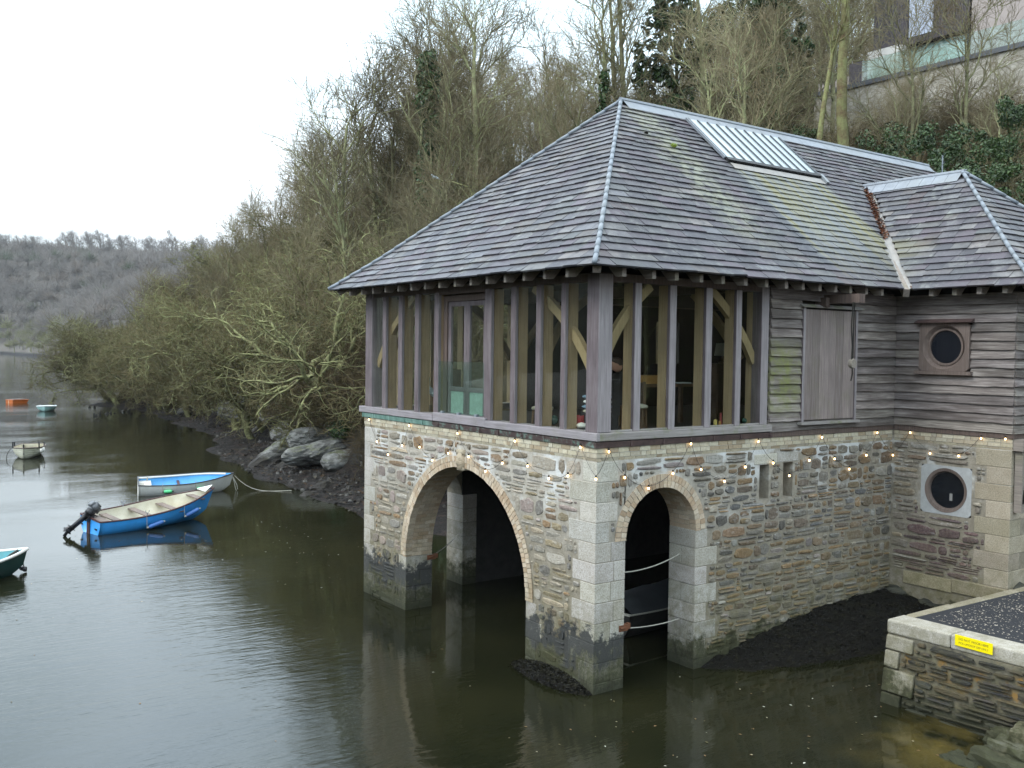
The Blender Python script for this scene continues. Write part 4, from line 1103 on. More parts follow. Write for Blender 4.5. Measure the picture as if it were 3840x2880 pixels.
tag(link('far_hill', grid('far_hill', xs, ys, m_far())), kind='structure', label='wooded hill across the creek')

# ================================================================== trees
def vtubes(P, Rr, k):
    """P (B,n,3) polylines, Rr (B,n) radii -> verts, quads"""
    B, n, _ = P.shape
    T = np.empty_like(P); T[:, 1:-1] = P[:, 2:] - P[:, :-2] if n > 2 else T[:, 1:-1]; T[:, 0] = P[:, 1] - P[:, 0]; T[:, -1] = P[:, -1] - P[:, -2]
    T /= np.linalg.norm(T, axis=2, keepdims=True) + 1e-9
    ref = np.zeros_like(T); ax = np.abs(T[:, :, 2]) > .85; ref[..., 2] = 1; ref[ax] = (1, 0, 0)
    A = np.cross(T, ref); A /= np.linalg.norm(A, axis=2, keepdims=True) + 1e-9; Bv = np.cross(T, A)
    ang = np.arange(k) * 2 * PI / k
    V = P[:, :, None, :] + Rr[:, :, None, None] * (A[:, :, None, :] * np.cos(ang)[None, None, :, None] + Bv[:, :, None, :] * np.sin(ang)[None, None, :, None])
    b, i, j = np.meshgrid(np.arange(B), np.arange(n - 1), np.arange(k), indexing='ij'); o = b * n * k
    F = np.stack([o + i * k + j, o + i * k + (j + 1) % k, o + (i + 1) * k + (j + 1) % k, o + (i + 1) * k + j], -1).reshape(-1, 4)
    return V.reshape(-1, 3), F
class TreeGen:
    def __init__(s, seed): s.r = random.Random(seed); s.lines = {}
    def nrm(s, v):
        l = math.sqrt(v[0] ** 2 + v[1] ** 2 + v[2] ** 2) + 1e-9; return (v[0] / l, v[1] / l, v[2] / l)
    def grow(s, p, d, L, r, lv, S):
        q = S[lv]; n = q['n']; st = L / n; P = [p]; Q = [r]; g = s.r.gauss; kids = []
        for i in range(n):
            c = q['crook']; d = s.nrm((d[0] + g(0, c), d[1] + g(0, c), d[2] + g(0, c * .8) + q['up'])); p = (p[0] + d[0] * st, p[1] + d[1] * st, p[2] + d[2] * st)
            P.append(p); Q.append(max(q.get('rmin', .002), r * (1 - (i + 1) / n * q['tap'])))
            if lv + 1 < len(S) and i >= q['first']:
                m = q['kids'] if i < n - 1 else q['kids'] + 1; m = int(m) + (1 if s.r.random() < m % 1 else 0)
                for _ in range(m): kids.append((p, d, Q[-1], i / n))
        s.lines.setdefault((lv, n), []).append((P, Q))
        for p, d, rr, f in kids:
            a = s.r.uniform(*q['ang']); o = s.nrm((g(0, 1), g(0, 1), g(0, 1))); k = o[0] * d[0] + o[1] * d[1] + o[2] * d[2]; o = s.nrm((o[0] - k * d[0], o[1] - k * d[1], o[2] - k * d[2]))
            ca, sa = math.cos(a), math.sin(a); e = (d[0] * ca + o[0] * sa, d[1] * ca + o[1] * sa, d[2] * ca + o[2] * sa + q.get('kup', 0))
            nx = S[lv + 1]; s.grow(p, s.nrm(e), nx['L'] * (1 - nx['short'] * f) * s.r.uniform(.6, 1.25), min(rr * .75, nx['r'] * s.r.uniform(.8, 1.2)), lv + 1, S)
    def meshes(s, name, mb_, mt, split, sides=(7, 6, 4, 3, 3)):
        out = []
        for part, sel, m in (('branches', lambda lv: lv < split, mb_), ('twigs', lambda lv: lv >= split, mt)):
            VV, FF, o = [], [], 0
            for (lv, n), ls in s.lines.items():
                if not sel(lv): continue
                V, F = vtubes(np.array([l[0] for l in ls], float), np.array([l[1] for l in ls], float), sides[lv]); VV.append(V); FF.append(F + o); o += len(V)
            if VV: out.append(np_mesh(name + '_' + part, np.concatenate(VV), None, np.concatenate(FF), m, lvsm(part)))
            else: out.append(None)
        return out
def lvsm(p): return p == 'branches'
def D(**k): return k
def oak(seed, lean=(0, 0), H=1.0, droop=.03, den=.62):
    g = TreeGen(seed); S = [D(n=7, crook=.17, up=.05, tap=.45, first=2, kids=1.5, ang=(.5, 1.15), L=3.6 * H, r=.20, kup=.1),
        D(n=8, crook=.30, up=droop, tap=.75, first=1, kids=1.3, ang=(.5, 1.2), L=4.4 * H, short=.35, r=.105),
        D(n=7, crook=.36, up=.02, tap=.65, first=1, kids=1.3, ang=(.5, 1.2), L=2.3 * H, short=.4, r=.050, rmin=.02),
        D(n=5, crook=.40, up=.02, tap=.6, first=0, kids=den, ang=(.5, 1.1), L=1.15, short=.3, r=.024, rmin=.010),
        D(n=3, crook=.35, up=.02, tap=.7, L=.48, short=.2, r=.010, rmin=.004)]
    g.grow((0, 0, -.5), g.nrm((lean[0], lean[1], 1)), S[0]['L'], S[0]['r'], 0, S); return g.meshes('oak', M['bark_oak'], M['twig_oak'], 4)
def ash(seed, H=11., spread=1.0, tw=None, first=2, bk=None):
    g = TreeGen(seed); S = [D(n=9, crook=.055, up=.06, tap=.72, first=first, kids=1.5, ang=(.45, .85), L=H * .82, r=.15 * H / 11, kup=.25),
        D(n=7, crook=.15, up=.07, tap=.75, first=1, kids=1.4, ang=(.4, .9), L=H * .36 * spread, short=.5, r=.065),
        D(n=5, crook=.2, up=.06, tap=.7, first=0, kids=1.1, ang=(.4, .95), L=H * .15, short=.35, r=.034, rmin=.013),
        D(n=4, crook=.22, up=.05, tap=.6, first=0, kids=.45, ang=(.4, .9), L=.95, short=.3, r=.017, rmin=.008),
        D(n=2, crook=.2, up=.04, tap=.7, L=.5, short=.2, r=.0085, rmin=.003)]
    g.grow((0, 0, -.5), g.nrm((g.r.gauss(0, .06), g.r.gauss(0, .06), 1)), S[0]['L'], S[0]['r'], 0, S); return g.meshes('ash', bk or M['bark_ash'], tw or M['twig_ash'], 3)
def coppice(seed, H=7.):
    g = TreeGen(seed); S = [D(n=8, crook=.10, up=.06, tap=.75, first=2, kids=1.2, ang=(.4, .9), L=H * .8, r=.075, kup=.2),
        D(n=6, crook=.2, up=.06, tap=.75, first=0, kids=1.5, ang=(.4, 1.0), L=H * .28, short=.4, r=.034, rmin=.01),
        D(n=4, crook=.24, up=.05, tap=.7, first=0, kids=1.0, ang=(.4, 1.0), L=1.15, short=.3, r=.018, rmin=.007),
        D(n=3, crook=.25, up=.04, tap=.7, first=0, kids=.4, ang=(.4, 1.0), L=.7, short=.2, r=.011, rmin=.005),
        D(n=2, crook=.2, up=.03, tap=.7, L=.32, short=.2, r=.006, rmin=.003)]
    for i in range(5):
        a = i * 2 * PI / 5 + g.r.uniform(-.4, .4); g.grow((.15 * math.cos(a), .15 * math.sin(a), -.4), g.nrm((.38 * math.cos(a), .38 * math.sin(a), 1)), S[0]['L'] * g.r.uniform(.75, 1.1), S[0]['r'], 0, S)
    return g.meshes('coppice', M['bark_red'], M['twig_ash'], 2)
def bramble(seed):
    g = TreeGen(seed); S = [D(n=6, crook=.2, up=.0, tap=.7, first=1, kids=1.6, ang=(.4, 1.1), L=2.2, r=.016, rmin=.006, kup=0.), D(n=4, crook=.28, up=-.02, tap=.7, first=0, kids=2.0, ang=(.4, 1.1), L=1.0, short=.3, r=.010, rmin=.005), D(n=3, crook=.3, up=0, tap=.7, L=.5, short=.2, r=.0075, rmin=.004)]
    for i in range(26):
        a = g.r.uniform(0, 6.3); q = g.r.uniform(0, .9); g.grow((q * math.cos(a), q * math.sin(a), -.2), g.nrm((.6 * math.cos(a), .6 * math.sin(a), 1)), S[0]['L'] * g.r.uniform(.6, 1.2), S[0]['r'], 0, S)
    return g.meshes('bramble', M['twig_red'], M['twig_red'], 1)
def leafcloud(name, centres, radii, per, size, m, seed):
    """many leaf-sized faces spread through clumps"""
    r = np.random.default_rng(seed); V = []; n = 0
    C = np.repeat(np.asarray(centres, float), per, 0); RD = np.repeat(np.asarray(radii, float), per)
    d = r.normal(size=C.shape); d /= np.linalg.norm(d, axis=1, keepdims=True); P = C + d * (RD * r.uniform(.35, 1.0, len(C)) ** .6)[:, None]
    nrm = d + r.normal(size=d.shape) * .7; nrm /= np.linalg.norm(nrm, axis=1, keepdims=True)
    a = np.cross(nrm, r.normal(size=d.shape)); a /= np.linalg.norm(a, axis=1, keepdims=True); b = np.cross(nrm, a); s = (size * r.uniform(.6, 1.4, len(C)))[:, None]
    q = np.stack([P - a * s, P + b * s * .6 + nrm * s * .18, P + a * s, P - b * s * .6 + nrm * s * .18], 1).reshape(-1, 3)
    F = np.arange(len(q)).reshape(-1, 4); k = r.uniform(.5, 1.5, len(F)); return np_mesh(name, q, None, F, m, False, np.stack([k, k, k * .9], -1))

OAKS = [oak(s, l) for s, l in ((1, (-.5, .1)), (2, (-.3, -.4)), (3, (-.6, .0)), (4, (.1, .2)), (5, (-.35, .3)))]
HANG = [oak(6, (-.8, .1), 1.0, -.035, .95), oak(7, (-.6, -.4), 1.0, -.03, .95), oak(8, (-.7, .4), 1.0, -.04, .95)]
def fork(seed, lean):
    g = TreeGen(seed); S = [D(n=6, crook=.15, up=.04, tap=.35, first=2, kids=1.2, ang=(.5, 1.0), L=3.4, r=.27, kup=.15), D(n=9, crook=.26, up=.05, tap=.7, first=2, kids=.9, ang=(.5, 1.1), L=5.4, short=.3, r=.16), D(n=7, crook=.34, up=.03, tap=.65, first=1, kids=1.0, ang=(.5, 1.2), L=2.8, short=.4, r=.07, rmin=.026), D(n=5, crook=.38, up=.02, tap=.6, first=0, kids=.5, ang=(.5, 1.1), L=1.3, short=.3, r=.03, rmin=.012), D(n=3, crook=.35, up=.02, tap=.7, L=.5, short=.2, r=.011, rmin=.004)]
    g.grow((0, 0, -.5), g.nrm((lean[0], lean[1], 1)), 3.4, .27, 0, S); return g.meshes('forked_oak', M['bark_oak'], M['twig_oak'], 4)
FORK = [fork(81, (-.35, -.1)), fork(82, (-.2, .3)), fork(83, (-.4, .2))]
ASHES = [ash(11), ash(12, 12., .9), ash(13, 10., 1.15), ash(14, 11., 1.0)]
TALL = [ash(21, 17., .62), ash(22, 18., .55)]; BOLE = [ash(71, 17., .5, None, 6, M['bark_red']), ash(72, 15., .5, None, 6, M['bark_red'])]
IVB = [leafcloud('ivy_bush_leaves', [(random.Random(q * 50 + i).gauss(0, .6), random.Random(q * 50 + i + 999).gauss(0, .6), random.Random(q * 50 + i + 99).uniform(.1, 1.0)) for i in range(26)], [.42] * 26, 150, .05, M['ivy'], 80 + q) for q in range(3)]
COPS = [coppice(31), coppice(32, 6.), coppice(33, 7.5)]
BRAM = [bramble(41), bramble(42), bramble(43)]
def plant(kind, me, x, y, s, rz, label, cat, group=None, z=None, names=('trunk', 'crown')):
    t = empty(kind, (x, y, (hh(x, y) if z is None else z)), rz, label, cat, group); t.scale = (s, s, s)
    if me[0]: link(names[0], me[0], t)
    if me[1]: link(names[1], me[1], t)
    return t
def ivy_on(t, h0, h1, r, seed, per=60, size=.10, m=None):
    rr = random.Random(seed); c = []; q = []
    z = h0
    while z < h1:
        f = 1 - .45 * (z - h0) / (h1 - h0); c.append((rr.gauss(0, .10), rr.gauss(0, .10), z)); q.append(r * f * rr.uniform(.7, 1.3)); z += .16
    link('ivy', leafcloud('ivy', c, q, per, size, m or M['ivy'], seed), t)
Cx, Cy = -9.1755, -10.6187
def inview(x, y, m=.04):
    dx, dy = x - Cx, y - Cy; dep = dx * .5843 + dy * .8108; lat = dx * .8115 - dy * .5842
    return dep > 5 and -.527 - m < lat / dep < .527 + m, dep, lat / max(dep, .1)
def clear_of_house(x, y):
    # sight line corridor to the house on the hill
    v, dep, k = inview(x, y); return not (k > .235 and 26 < dep < 50)
trng = random.Random(99)
# oaks along the shore, reaching over the water
SHORE = [(9.8, 27.2, 0, 1.0, 2.6, 'low lichen covered oak leaning over the rocks beside the boathouse'), (9.0, 32.0, 1, 1.05, .3, 'forked pale green oak standing behind the rock slab'), (9.4, 37.5, 2, 1.0, .0, 'oak trailing its lowest twigs down to the mud beyond the slab'),
         (11.6, 42.5, 0, 1.1, .4, 'wide lichen oak overhanging the middle of the bank'), (12.2, 47.5, 4, 1.15, .2, 'oak with long near level branches above the mossy mound'), (12.4, 53.0, 2, 1.15, .1, 'oak leaning far out over the creek past the mound'), (13.2, 59.0, 1, 1.1, .5, 'oak dipping its branches to the water near the stakes'),
         (13.0, 65.0, 0, 1.2, .1, 'oak above the cluster of dark stakes'), (12.6, 71.0, 2, 1.15, -.2, 'outermost oak but one on the wooded point'), (11.6, 76.0, 4, 1.15, .3, 'outermost oak at the tip of the wooded point')]
for x, y, k, s, rz, lb in SHORE: plant('oak_tree', OAKS[k], x, y, s, rz, lb, 'tree', 'oaks along the shore')
for i, y in enumerate((38.5, 41.5, 44.5, 49, 52, 55.5, 58.5, 62, 65, 68, 70.5, 73, 75.5, 78, 80.5, 83, 86)):
    x = float(np.interp(y, YS, XS)) + (3.0 if y < 40 else 2.4) + .8 * math.sin(i * 2.1)
    plant('oak_tree', HANG[i % 3], x, y, 1.0 + .15 * math.sin(i * 1.3), .5 * math.sin(i * 1.9), 'lichen covered oak hanging its branches low over the creek', 'tree', 'oaks hanging over the creek')
for i, (x, y, s, lb) in enumerate(((9.0, 25.4, .92, 'big pale forked oak close beside the boathouse corner'), (12.4, 33.0, 1.0, 'big pale forked oak just left of the boathouse eaves'), (14.5, 40.5, 1.0, 'big pale forked oak high behind the trailing twigs'), (15.5, 48.0, 1.05, 'big pale forked oak above the mossy mound'), (16.5, 56.0, 1.05, 'big pale forked oak above the middle of the wooded point'), (17.2, 36.0, 1.1, 'big pale forked oak up the slope behind the eaves'), (19.5, 44.0, 1.1, 'big pale forked oak up the slope in the middle of the wood'), (15.0, 64.0, 1.05, 'big pale forked oak near the tip of the wooded point'), (20.5, 32.5, 1.0, 'big pale forked oak behind the left roof slope'), (29.0, 21.5, .8, 'big pale forked oak above the skylight'))):
    plant('forked_oak', FORK[i % 3], x, y, s, i * .9, lb, 'tree', 'big forked oaks of the wood')
# the wood on the slope
pts = []; tries = 0
while len(pts) < 215 and tries < 9000:
    tries += 1; y = trng.uniform(9, 100); x = trng.uniform(5, 78)
    d = x - float(np.interp(y, YS, XS))
    v, dep, k = inview(x, y)
    if not v or d < 4.2 or dep > 105: continue
    if x < 20 and y < 12.5: continue
    if -1.5 < y < 27 and x > 35.5: continue
    if not clear_of_house(x, y): continue
    sp = 2.9 if d < 14 else 3.6
    if any((x - a) ** 2 + (y - b) ** 2 < sp * sp for a, b in pts): continue
    pts.append((x, y))
SKX = [0, 222, 324, 403, 463, 540, 562, 600, 660, 690, 725, 760, 1100]; SKY_ = [300, 236, 118, 44, -12, -5, 62, 100, 92, 40, 8, -60, -200]
def fit(x, y, H):
    """tallest scale that keeps a tree of height H under the wood's outline as it stands"""
    v, dep, k = inview(x, y); fx = 512 + k * 971.5; fy = float(np.interp(fx, SKX, SKY_)); e = (349.5 + .0129 * (fx - 512) - fy) / 971.5
    return (5 + e * dep - hh(x, y)) / H
for x, y in pts:
    d = x - float(np.interp(y, YS, XS)); v, dep, k = inview(x, y)
    u = trng.random(); rz = trng.uniform(0, 6.28); s = trng.uniform(.8, 1.12)
    kind = 0 if (d < 15 and u < .62) else (1 if u < .75 else 2)
    mx = fit(x, y, (7.2, 11.5, 8.2)[kind]); s = min(s, mx)
    if s < .38: continue
    if kind == 0: plant('oak_tree', trng.choice(OAKS), x, y, s * 1.02, trng.gauss(.1, .8), 'bare lichen grey oak in the thick of the hillside wood', 'tree', 'oaks of the hillside wood')
    elif kind == 1:
        t = plant('bare_tree', trng.choice(ASHES), x, y, s, rz, 'unseen tree added beyond the right edge for the side windows to reflect', 'tree', 'slender trees of the hillside wood')
        if trng.random() < .16: ivy_on(t, .5, trng.uniform(3, 6.5), .42, int(x * 100), 50, .10); t['label'] = 'slender tree with ivy round its lower trunk in the hillside wood'; t['group'] = 'ivied trees of the hillside wood'
    else: plant('coppiced_tree', trng.choice(COPS), x, y, s, rz, 'many stemmed bare hazel in the thick of the hillside wood', 'tree', 'many stemmed trees of the hillside wood')
# trees that make the outline against the sky
for fx in list(range(222, 480, 15)):
    k = (fx - 512) / 971.5; dep = trng.uniform(58, 84) if fx < 330 else trng.uniform(50, 68); x, y = Cx + .5843 * dep + .8115 * k * dep, Cy + .8108 * dep - .5842 * k * dep
    s = fit(x, y, 11.5) * trng.uniform(.88, 1.06)
    if .4 < s < 1.9: plant('bare_tree', ASHES[fx % 4], x, y, s, fx, 'unseen tree added beyond the right edge for the side windows to reflect', 'tree', 'slender trees of the hillside wood')
# unseen trees added beyond the right edge, only for the side windows to reflect
for i in range(34):
    x, y = trng.uniform(17, 48), trng.uniform(-46, -9); plant('bare_tree', trng.choice(ASHES + OAKS), x, y, trng.uniform(.8, 1.1), i, 'unseen tree added beyond the right edge for the side windows to reflect', 'tree', 'slender trees of the hillside wood')
# brambles and thicket under the trees
bp = []; tries = 0
while len(bp) < 150 and tries < 6000:
    tries += 1; y = trng.uniform(9, 82); x = trng.uniform(5, 44); d = x - float(np.interp(y, YS, XS)); v, dep, k = inview(x, y)
    if not v or d < 3.0 or (x < 19 and y < 9.5) or any((x - a) ** 2 + (y - b) ** 2 < 4 for a, b in bp) or (x > 36.5 and y < 28): continue
    if y > 40 and d > 8: continue
    bp.append((x, y)); plant('bramble', trng.choice(BRAM), x, y, trng.uniform(.8, 1.35), trng.uniform(0, 6.28), 'tangle of bare reddish bramble under the hillside trees', 'bramble', 'brambles under the hillside trees', names=('stems', 'twigs'))
for x, y, s, lb in ((9.2, 25.4, 1.0, 'rusty brown bramble right beside the boathouse corner above the rocks'), (8.9, 23.4, .9, 'rusty brown bramble lowest on the bank beside the boathouse corner'), (10.2, 28.2, 1.2, 'rusty brown bramble behind the rock slab')):
    plant('bramble', BRAM[0], x, y, s, 1.0, lb, 'bramble', 'brambles under the hillside trees', names=('stems', 'twigs'))
# tall trees on the skyline above the ridge
for x, y, k, s, lb in ((21.5, 24.8, 0, 1.0, 'tall tree with ivy on its trunk rising behind the roof apex'), (22.6, 24.2, 1, 1.0, 'tall reddish trunk right of the ivy clad one behind the roof apex'), (23.6, 24.6, 0, 1.02, 'tall trunk rightmost of the three behind the roof apex'),
                       (18.5, 30.5, 1, .95, 'tall many branched tree left of the roof apex against the sky'), (16.8, 34.5, 0, .85, 'tall twiggy tree above the middle of the left roof slope'), (26.5, 22.0, 1, .9, 'tall fine twigged tree beside the dark pine')):
    t = plant('tall_tree', TALL[k], x, y, s, x * 7, lb, 'tree', 'tall trees on the skyline')
    if k == 0 and s >= 1: ivy_on(t, 2., 10.5, .38, int(x * 9), 45, .09)
t = plant('ivy_clad_tree', ASHES[1], 15.6, 31.0, 1.22, .6, 'tree smothered in a dark column of ivy left of the roof', 'tree'); ivy_on(t, 3., 11.6, .62, 5, 110, .09)
t = plant('ivy_clad_tree', ASHES[0], 27.5, 19.4, .85, .2, 'ivy hung tree above the skylight left of the hillside house', 'tree'); ivy_on(t, 1.5, 8.0, .7, 6, 80, .10)
t = plant('ivy_clad_tree', ASHES[2], 14.0, 25.5, .9, .9, 'ivy wrapped tree low behind the left edge of the roof', 'tree'); ivy_on(t, .5, 5.0, .6, 8, 80, .09)
# evergreens
def evergreen(kind, x, y, H, rad, seed, label, cat='tree', lean=0., size=.13, per=46, low=.25):
    t = empty(kind, (x, y, hh(x, y) - .2), 0, label, cat); q = MB(); q.tube([(0, 0, 0), (.1, 0, H * .5), (0, .1, H * .97)], [.16, .11, .03], 7)
    rr = random.Random(seed); c = []; w = []
    for i in range(int(70 * rad / 2 * H / 7)):
        f = low + (1 - low) * rr.random() ** .8; a = rr.uniform(0, 6.3); prof = rad * (.25 + .75 * math.sin(PI * min(1, (1 - f) / (1 - low) * .75 + .12))); d = prof * math.sqrt(rr.random()); z = f * H
        c.append((d * math.cos(a), d * math.sin(a), z)); w.append(rr.uniform(.22, .5))
        if i % 3 == 0: q.tube([(0, 0, z * .8), (d * math.cos(a) * .6, d * math.sin(a) * .6, z * .93), (d * math.cos(a), d * math.sin(a), z)], [.04, .025, .01], 4)
    q.build('trunk', M['bark_red'], t, True); link('crown', leafcloud('crown', c, w, per, size, M['holly'], seed), t)
    return t
evergreen('pine_tree', 25.5, 24.0, 12.5, 2.0, 3, 'dark pine on the skyline above the skylight', low=.35); evergreen('pine_tree', 30.5, 23.0, 13., 2.6, 4, 'broad dark evergreen against the sky left of the hillside house', low=.3)
for i, (x, y, H, rad, lb) in enumerate(((22.5, 9.0, 6.2, 2.9, 'rounded dark holly below the hillside house wall'), (26.0, 7.6, 6.2, 2.9, 'dark ivy covered bush under the right end of the house wall'), (19.6, 12.8, 5.4, 2.2, 'ivy bush just above the main roof ridge'), (27.0, 17.2, 4.4, 1.3, 'upright ivy covered bush at the left end of the house wall'),
        (20.6, 6.2, 5.6, 2.6, 'dark holly behind the wing roof ridge'), (24.0, 12.0, 4.0, 2.0, 'small ivy bush midway up the slope to the house'), (18.6, 18.2, 5.5, 2.0, 'ivy bush behind the roof apex'), (13.2, 49.5, 2.6, 1.3, 'dark holly bush among the shore oaks'))):
    evergreen('evergreen_bush', x, y, H, rad, 50 + i, lb, 'bush', size=.052, per=210, low=.0)
for i in range(46):
    while True:
        y = trng.uniform(10, 66); x = float(np.interp(y, YS, XS)) + trng.uniform(3.4, 26)
        if inview(x, y)[0] and not (x < 20 and y < 11) and not (x > 36 and y < 28): break
    t = empty('ivy_bush', (x, y, hh(x, y) - .1), i, 'low clump of dark green ivy on the ground under the hillside trees', 'bush', 'ivy clumps under the hillside trees'); s_ = trng.uniform(.7, 1.5); t.scale = (s_, s_, s_ * .75); link('leaves', IVB[i % 3], t)
# trees standing in front of the house on the hill
for x, y, k, s, rz, lb in ((25.0, 13.6, 10, 1.25, .3, 'thick brown trunk left of the hillside house with a thinner one beside it'), (24.3, 14.4, 11, .85, 2.0, 'thinner trunk beside the thick brown one at the house wall'), (27.0, 12.3, 2, .9, 1.1, 'forked lichen grey tree in front of the white end of the house'), (28.6, 10.6, 2, .95, 4.0, 'forked tree in front of the glass balustrade'), (27.0, 8.4, 3, .62, .2, 'twiggy tree at the right edge before the house wall')):
    plant('bare_tree', ASHES[k] if k < 9 else BOLE[k - 10], x, y, s, rz, lb, 'tree', 'trees before the hillside house')
plant('oak_tree', OAKS[1], 20.5, 1.2, .82, 2.4, 'oak at the right edge reaching twigs over the wing roof', 'tree')
for x, y, k in ((21.0, 14.6, 1), (22.8, 16.0, 0), (17.2, 15.6, 2), (24, 5.6, 2), (30.0, 12.8, 1), (32.2, 16.2, 0), (27.0, 16.4, 2), (29.0, 9.4, 0)):
    plant('coppiced_tree', COPS[k], x, y, .62, x, 'low thicket of bare stems below the hillside house', 'tree', 'thickets below the hillside house')
for i in range(16):
    x, y = trng.uniform(18.5, 36.), trng.uniform(4.5, 24); plant('bramble', trng.choice(BRAM), x, y, trng.uniform(.9, 1.4), i, 'tangle of bare reddish bramble under the hillside trees', 'bramble', 'brambles under the hillside trees', names=('stems', 'twigs'))

X_, Y_ = np.meshgrid(np.arange(-400, -66, 8.), np.arange(-120, 640, 10.), indexing='ij'); Z_ = 46 * (1 - np.exp(-.6 * np.clip(-74 - X_ + 6 * np.sin(Y_ * .02), 0, None) / 46)) - .5 + 1.5 * wob(X_, Y_, .05, 3.)  # treeless bank added out of view to darken reflections in the gable glass
i_, j_ = np.meshgrid(np.arange(X_.shape[0] - 1), np.arange(X_.shape[1] - 1), indexing='ij'); a_ = (i_ * X_.shape[1] + j_).ravel()
tag(link('unseen_bank', np_mesh('unseen_bank', np.stack([X_, Y_, Z_], -1).reshape(-1, 3), None, np.stack([a_, a_ + X_.shape[1], a_ + X_.shape[1] + 1, a_ + 1], -1), M['bankside'], True)), kind='structure', label='unseen bank added across the creek for the gable windows to reflect')
# ---------------------------------------------------------------- the far wood
def faux(seed, n, up):
    r = np.random.default_rng(seed); d = r.normal(size=(n, 3)); d[:, 2] = np.abs(d[:, 2]) * .9 + up; d /= np.linalg.norm(d, axis=1, keepdims=True)
    st = r.uniform(.15, .6, n)[:, None]; b = np.array([0, 0, 3.0]) + d * np.array([2.2, 2.2, 2.6]) * st; L = r.uniform(1.2, 3.0, n)[:, None]
    e = b + (d + r.normal(size=d.shape) * .35) * L
    P = np.stack([b, (b + e) / 2 + r.normal(size=b.shape) * .15, e], 1); Rr = np.stack([np.full(n, .085), np.full(n, .06), np.full(n, .02)], 1)
    V, F = vtubes(P, Rr, 3); tv, tf = vtubes(np.array([[[0, 0, -1.], [.1, 0, 2.], [0, .1, 5.5]]]), np.array([[.22, .18, .06]]), 4)
    return np.concatenate([V, tv]), np.concatenate([F, tf + len(V)])
FT = [faux(i, 88, .2) for i in range(5)]
VV, FF, TC = [], [], []; o = 0; cnt = 0; fr = np.random.default_rng(4); ridge = []
while cnt < 2600:
    y = fr.uniform(128, 760); x = fr.uniform(-60, 330); v, dep, k = inview(x, y, .03)
    xs_ = float(np.interp(y, YS, XS)); d = x - xs_
    if not v or k > -.19 or d < 1.5 or dep < 200: continue
    z = hh(x, y); V, F = FT[int(fr.integers(5))]; s = fr.uniform(.9, 1.55) * (.75 if d < 12 else 1.15); a = fr.uniform(0, 6.3); ca, sa = math.cos(a), math.sin(a)
    VV.append(np.stack([(V[:, 0] * ca - V[:, 1] * sa) * s + x, (V[:, 0] * sa + V[:, 1] * ca) * s + y, V[:, 2] * s + z], -1)); FF.append(F + o); o += len(V); cnt += 1
    c = np.array((1.0, .96, .95)) * fr.uniform(.82, 1.18); g = fr.random()
    if d < 14 and g < .7: c = np.array((1.0, 1.05, .62)) * fr.uniform(.8, 1.15)
    elif g < .06: c = np.array((.5, .62, .42))
    elif g < .15: c = np.array((1.05, .95, .88))
    TC.append(np.repeat(c[None], len(F), 0))
def m_farw():
    t = NT('far_wood_twigs'); c = t.mix(1.0, t.attr(), (.19, .178, .163), 'MULTIPLY'); t.pbsdf(c, .95, None, spec=.05); return t.m
FWM = m_farw()
tag(link('far_woodland', np_mesh('far_woodland', np.concatenate(VV), None, np.concatenate(FF), FWM, False, np.concatenate(TC))), 'grey brown leafless wood covering the hill across the creek', 'woodland', kind='stuff')
def bigfar(seed):
    r = random.Random(seed); g = TreeGen(seed); S = [D(n=6, crook=.05, up=.06, tap=.6, first=2, kids=1.6, ang=(.4, .8), L=9.5, r=.30, kup=.3), D(n=4, crook=.15, up=.06, tap=.7, first=0, kids=2.2, ang=(.4, .9), L=5.0, short=.45, r=.15), D(n=3, crook=.2, up=.05, tap=.7, first=0, kids=1.6, ang=(.4, .9), L=2.4, short=.3, r=.075, rmin=.04), D(n=2, crook=.2, up=.04, tap=.6, L=1.4, short=.2, r=.05, rmin=.025)]
    g.grow((0, 0, -1), (0, 0, 1), 9.5, .30, 0, S); return g.meshes('far_tree', FWM, FWM, 2, (5, 4, 3, 3))
BF = [bigfar(61), bigfar(62), bigfar(63)]
for me in BF:
    for q in me:
        a = q.attributes.new('tint', 'FLOAT_COLOR', 'FACE'); a.data.foreach_set('color', np.tile(np.array((.95, .92, .9, 1), np.float32), len(q.polygons)))
i = 0
for k in np.arange(-.535, -.27, .0042):
    best = None
    for dep in range(300, 780, 8):
        x, y = Cx + .5843 * dep + .8115 * k * dep, Cy + .8108 * dep - .5842 * k * dep
        e = (hh(x, y) - 5) / dep
        if best is None or e > best[0]: best = (e, x, y)
    e, x, y = best; j = trng.uniform(-3, 3)
    plant('far_tree', BF[i % 3], x + j, y + trng.uniform(-6, 6), trng.uniform(.8, 1.25) * (1.3 if k > -.46 else .9), i * 2.1, 'bare tree in the row along the top of the hill across the creek', 'tree', 'trees along the far hilltop', names=('trunk', 'crown')); i += 1
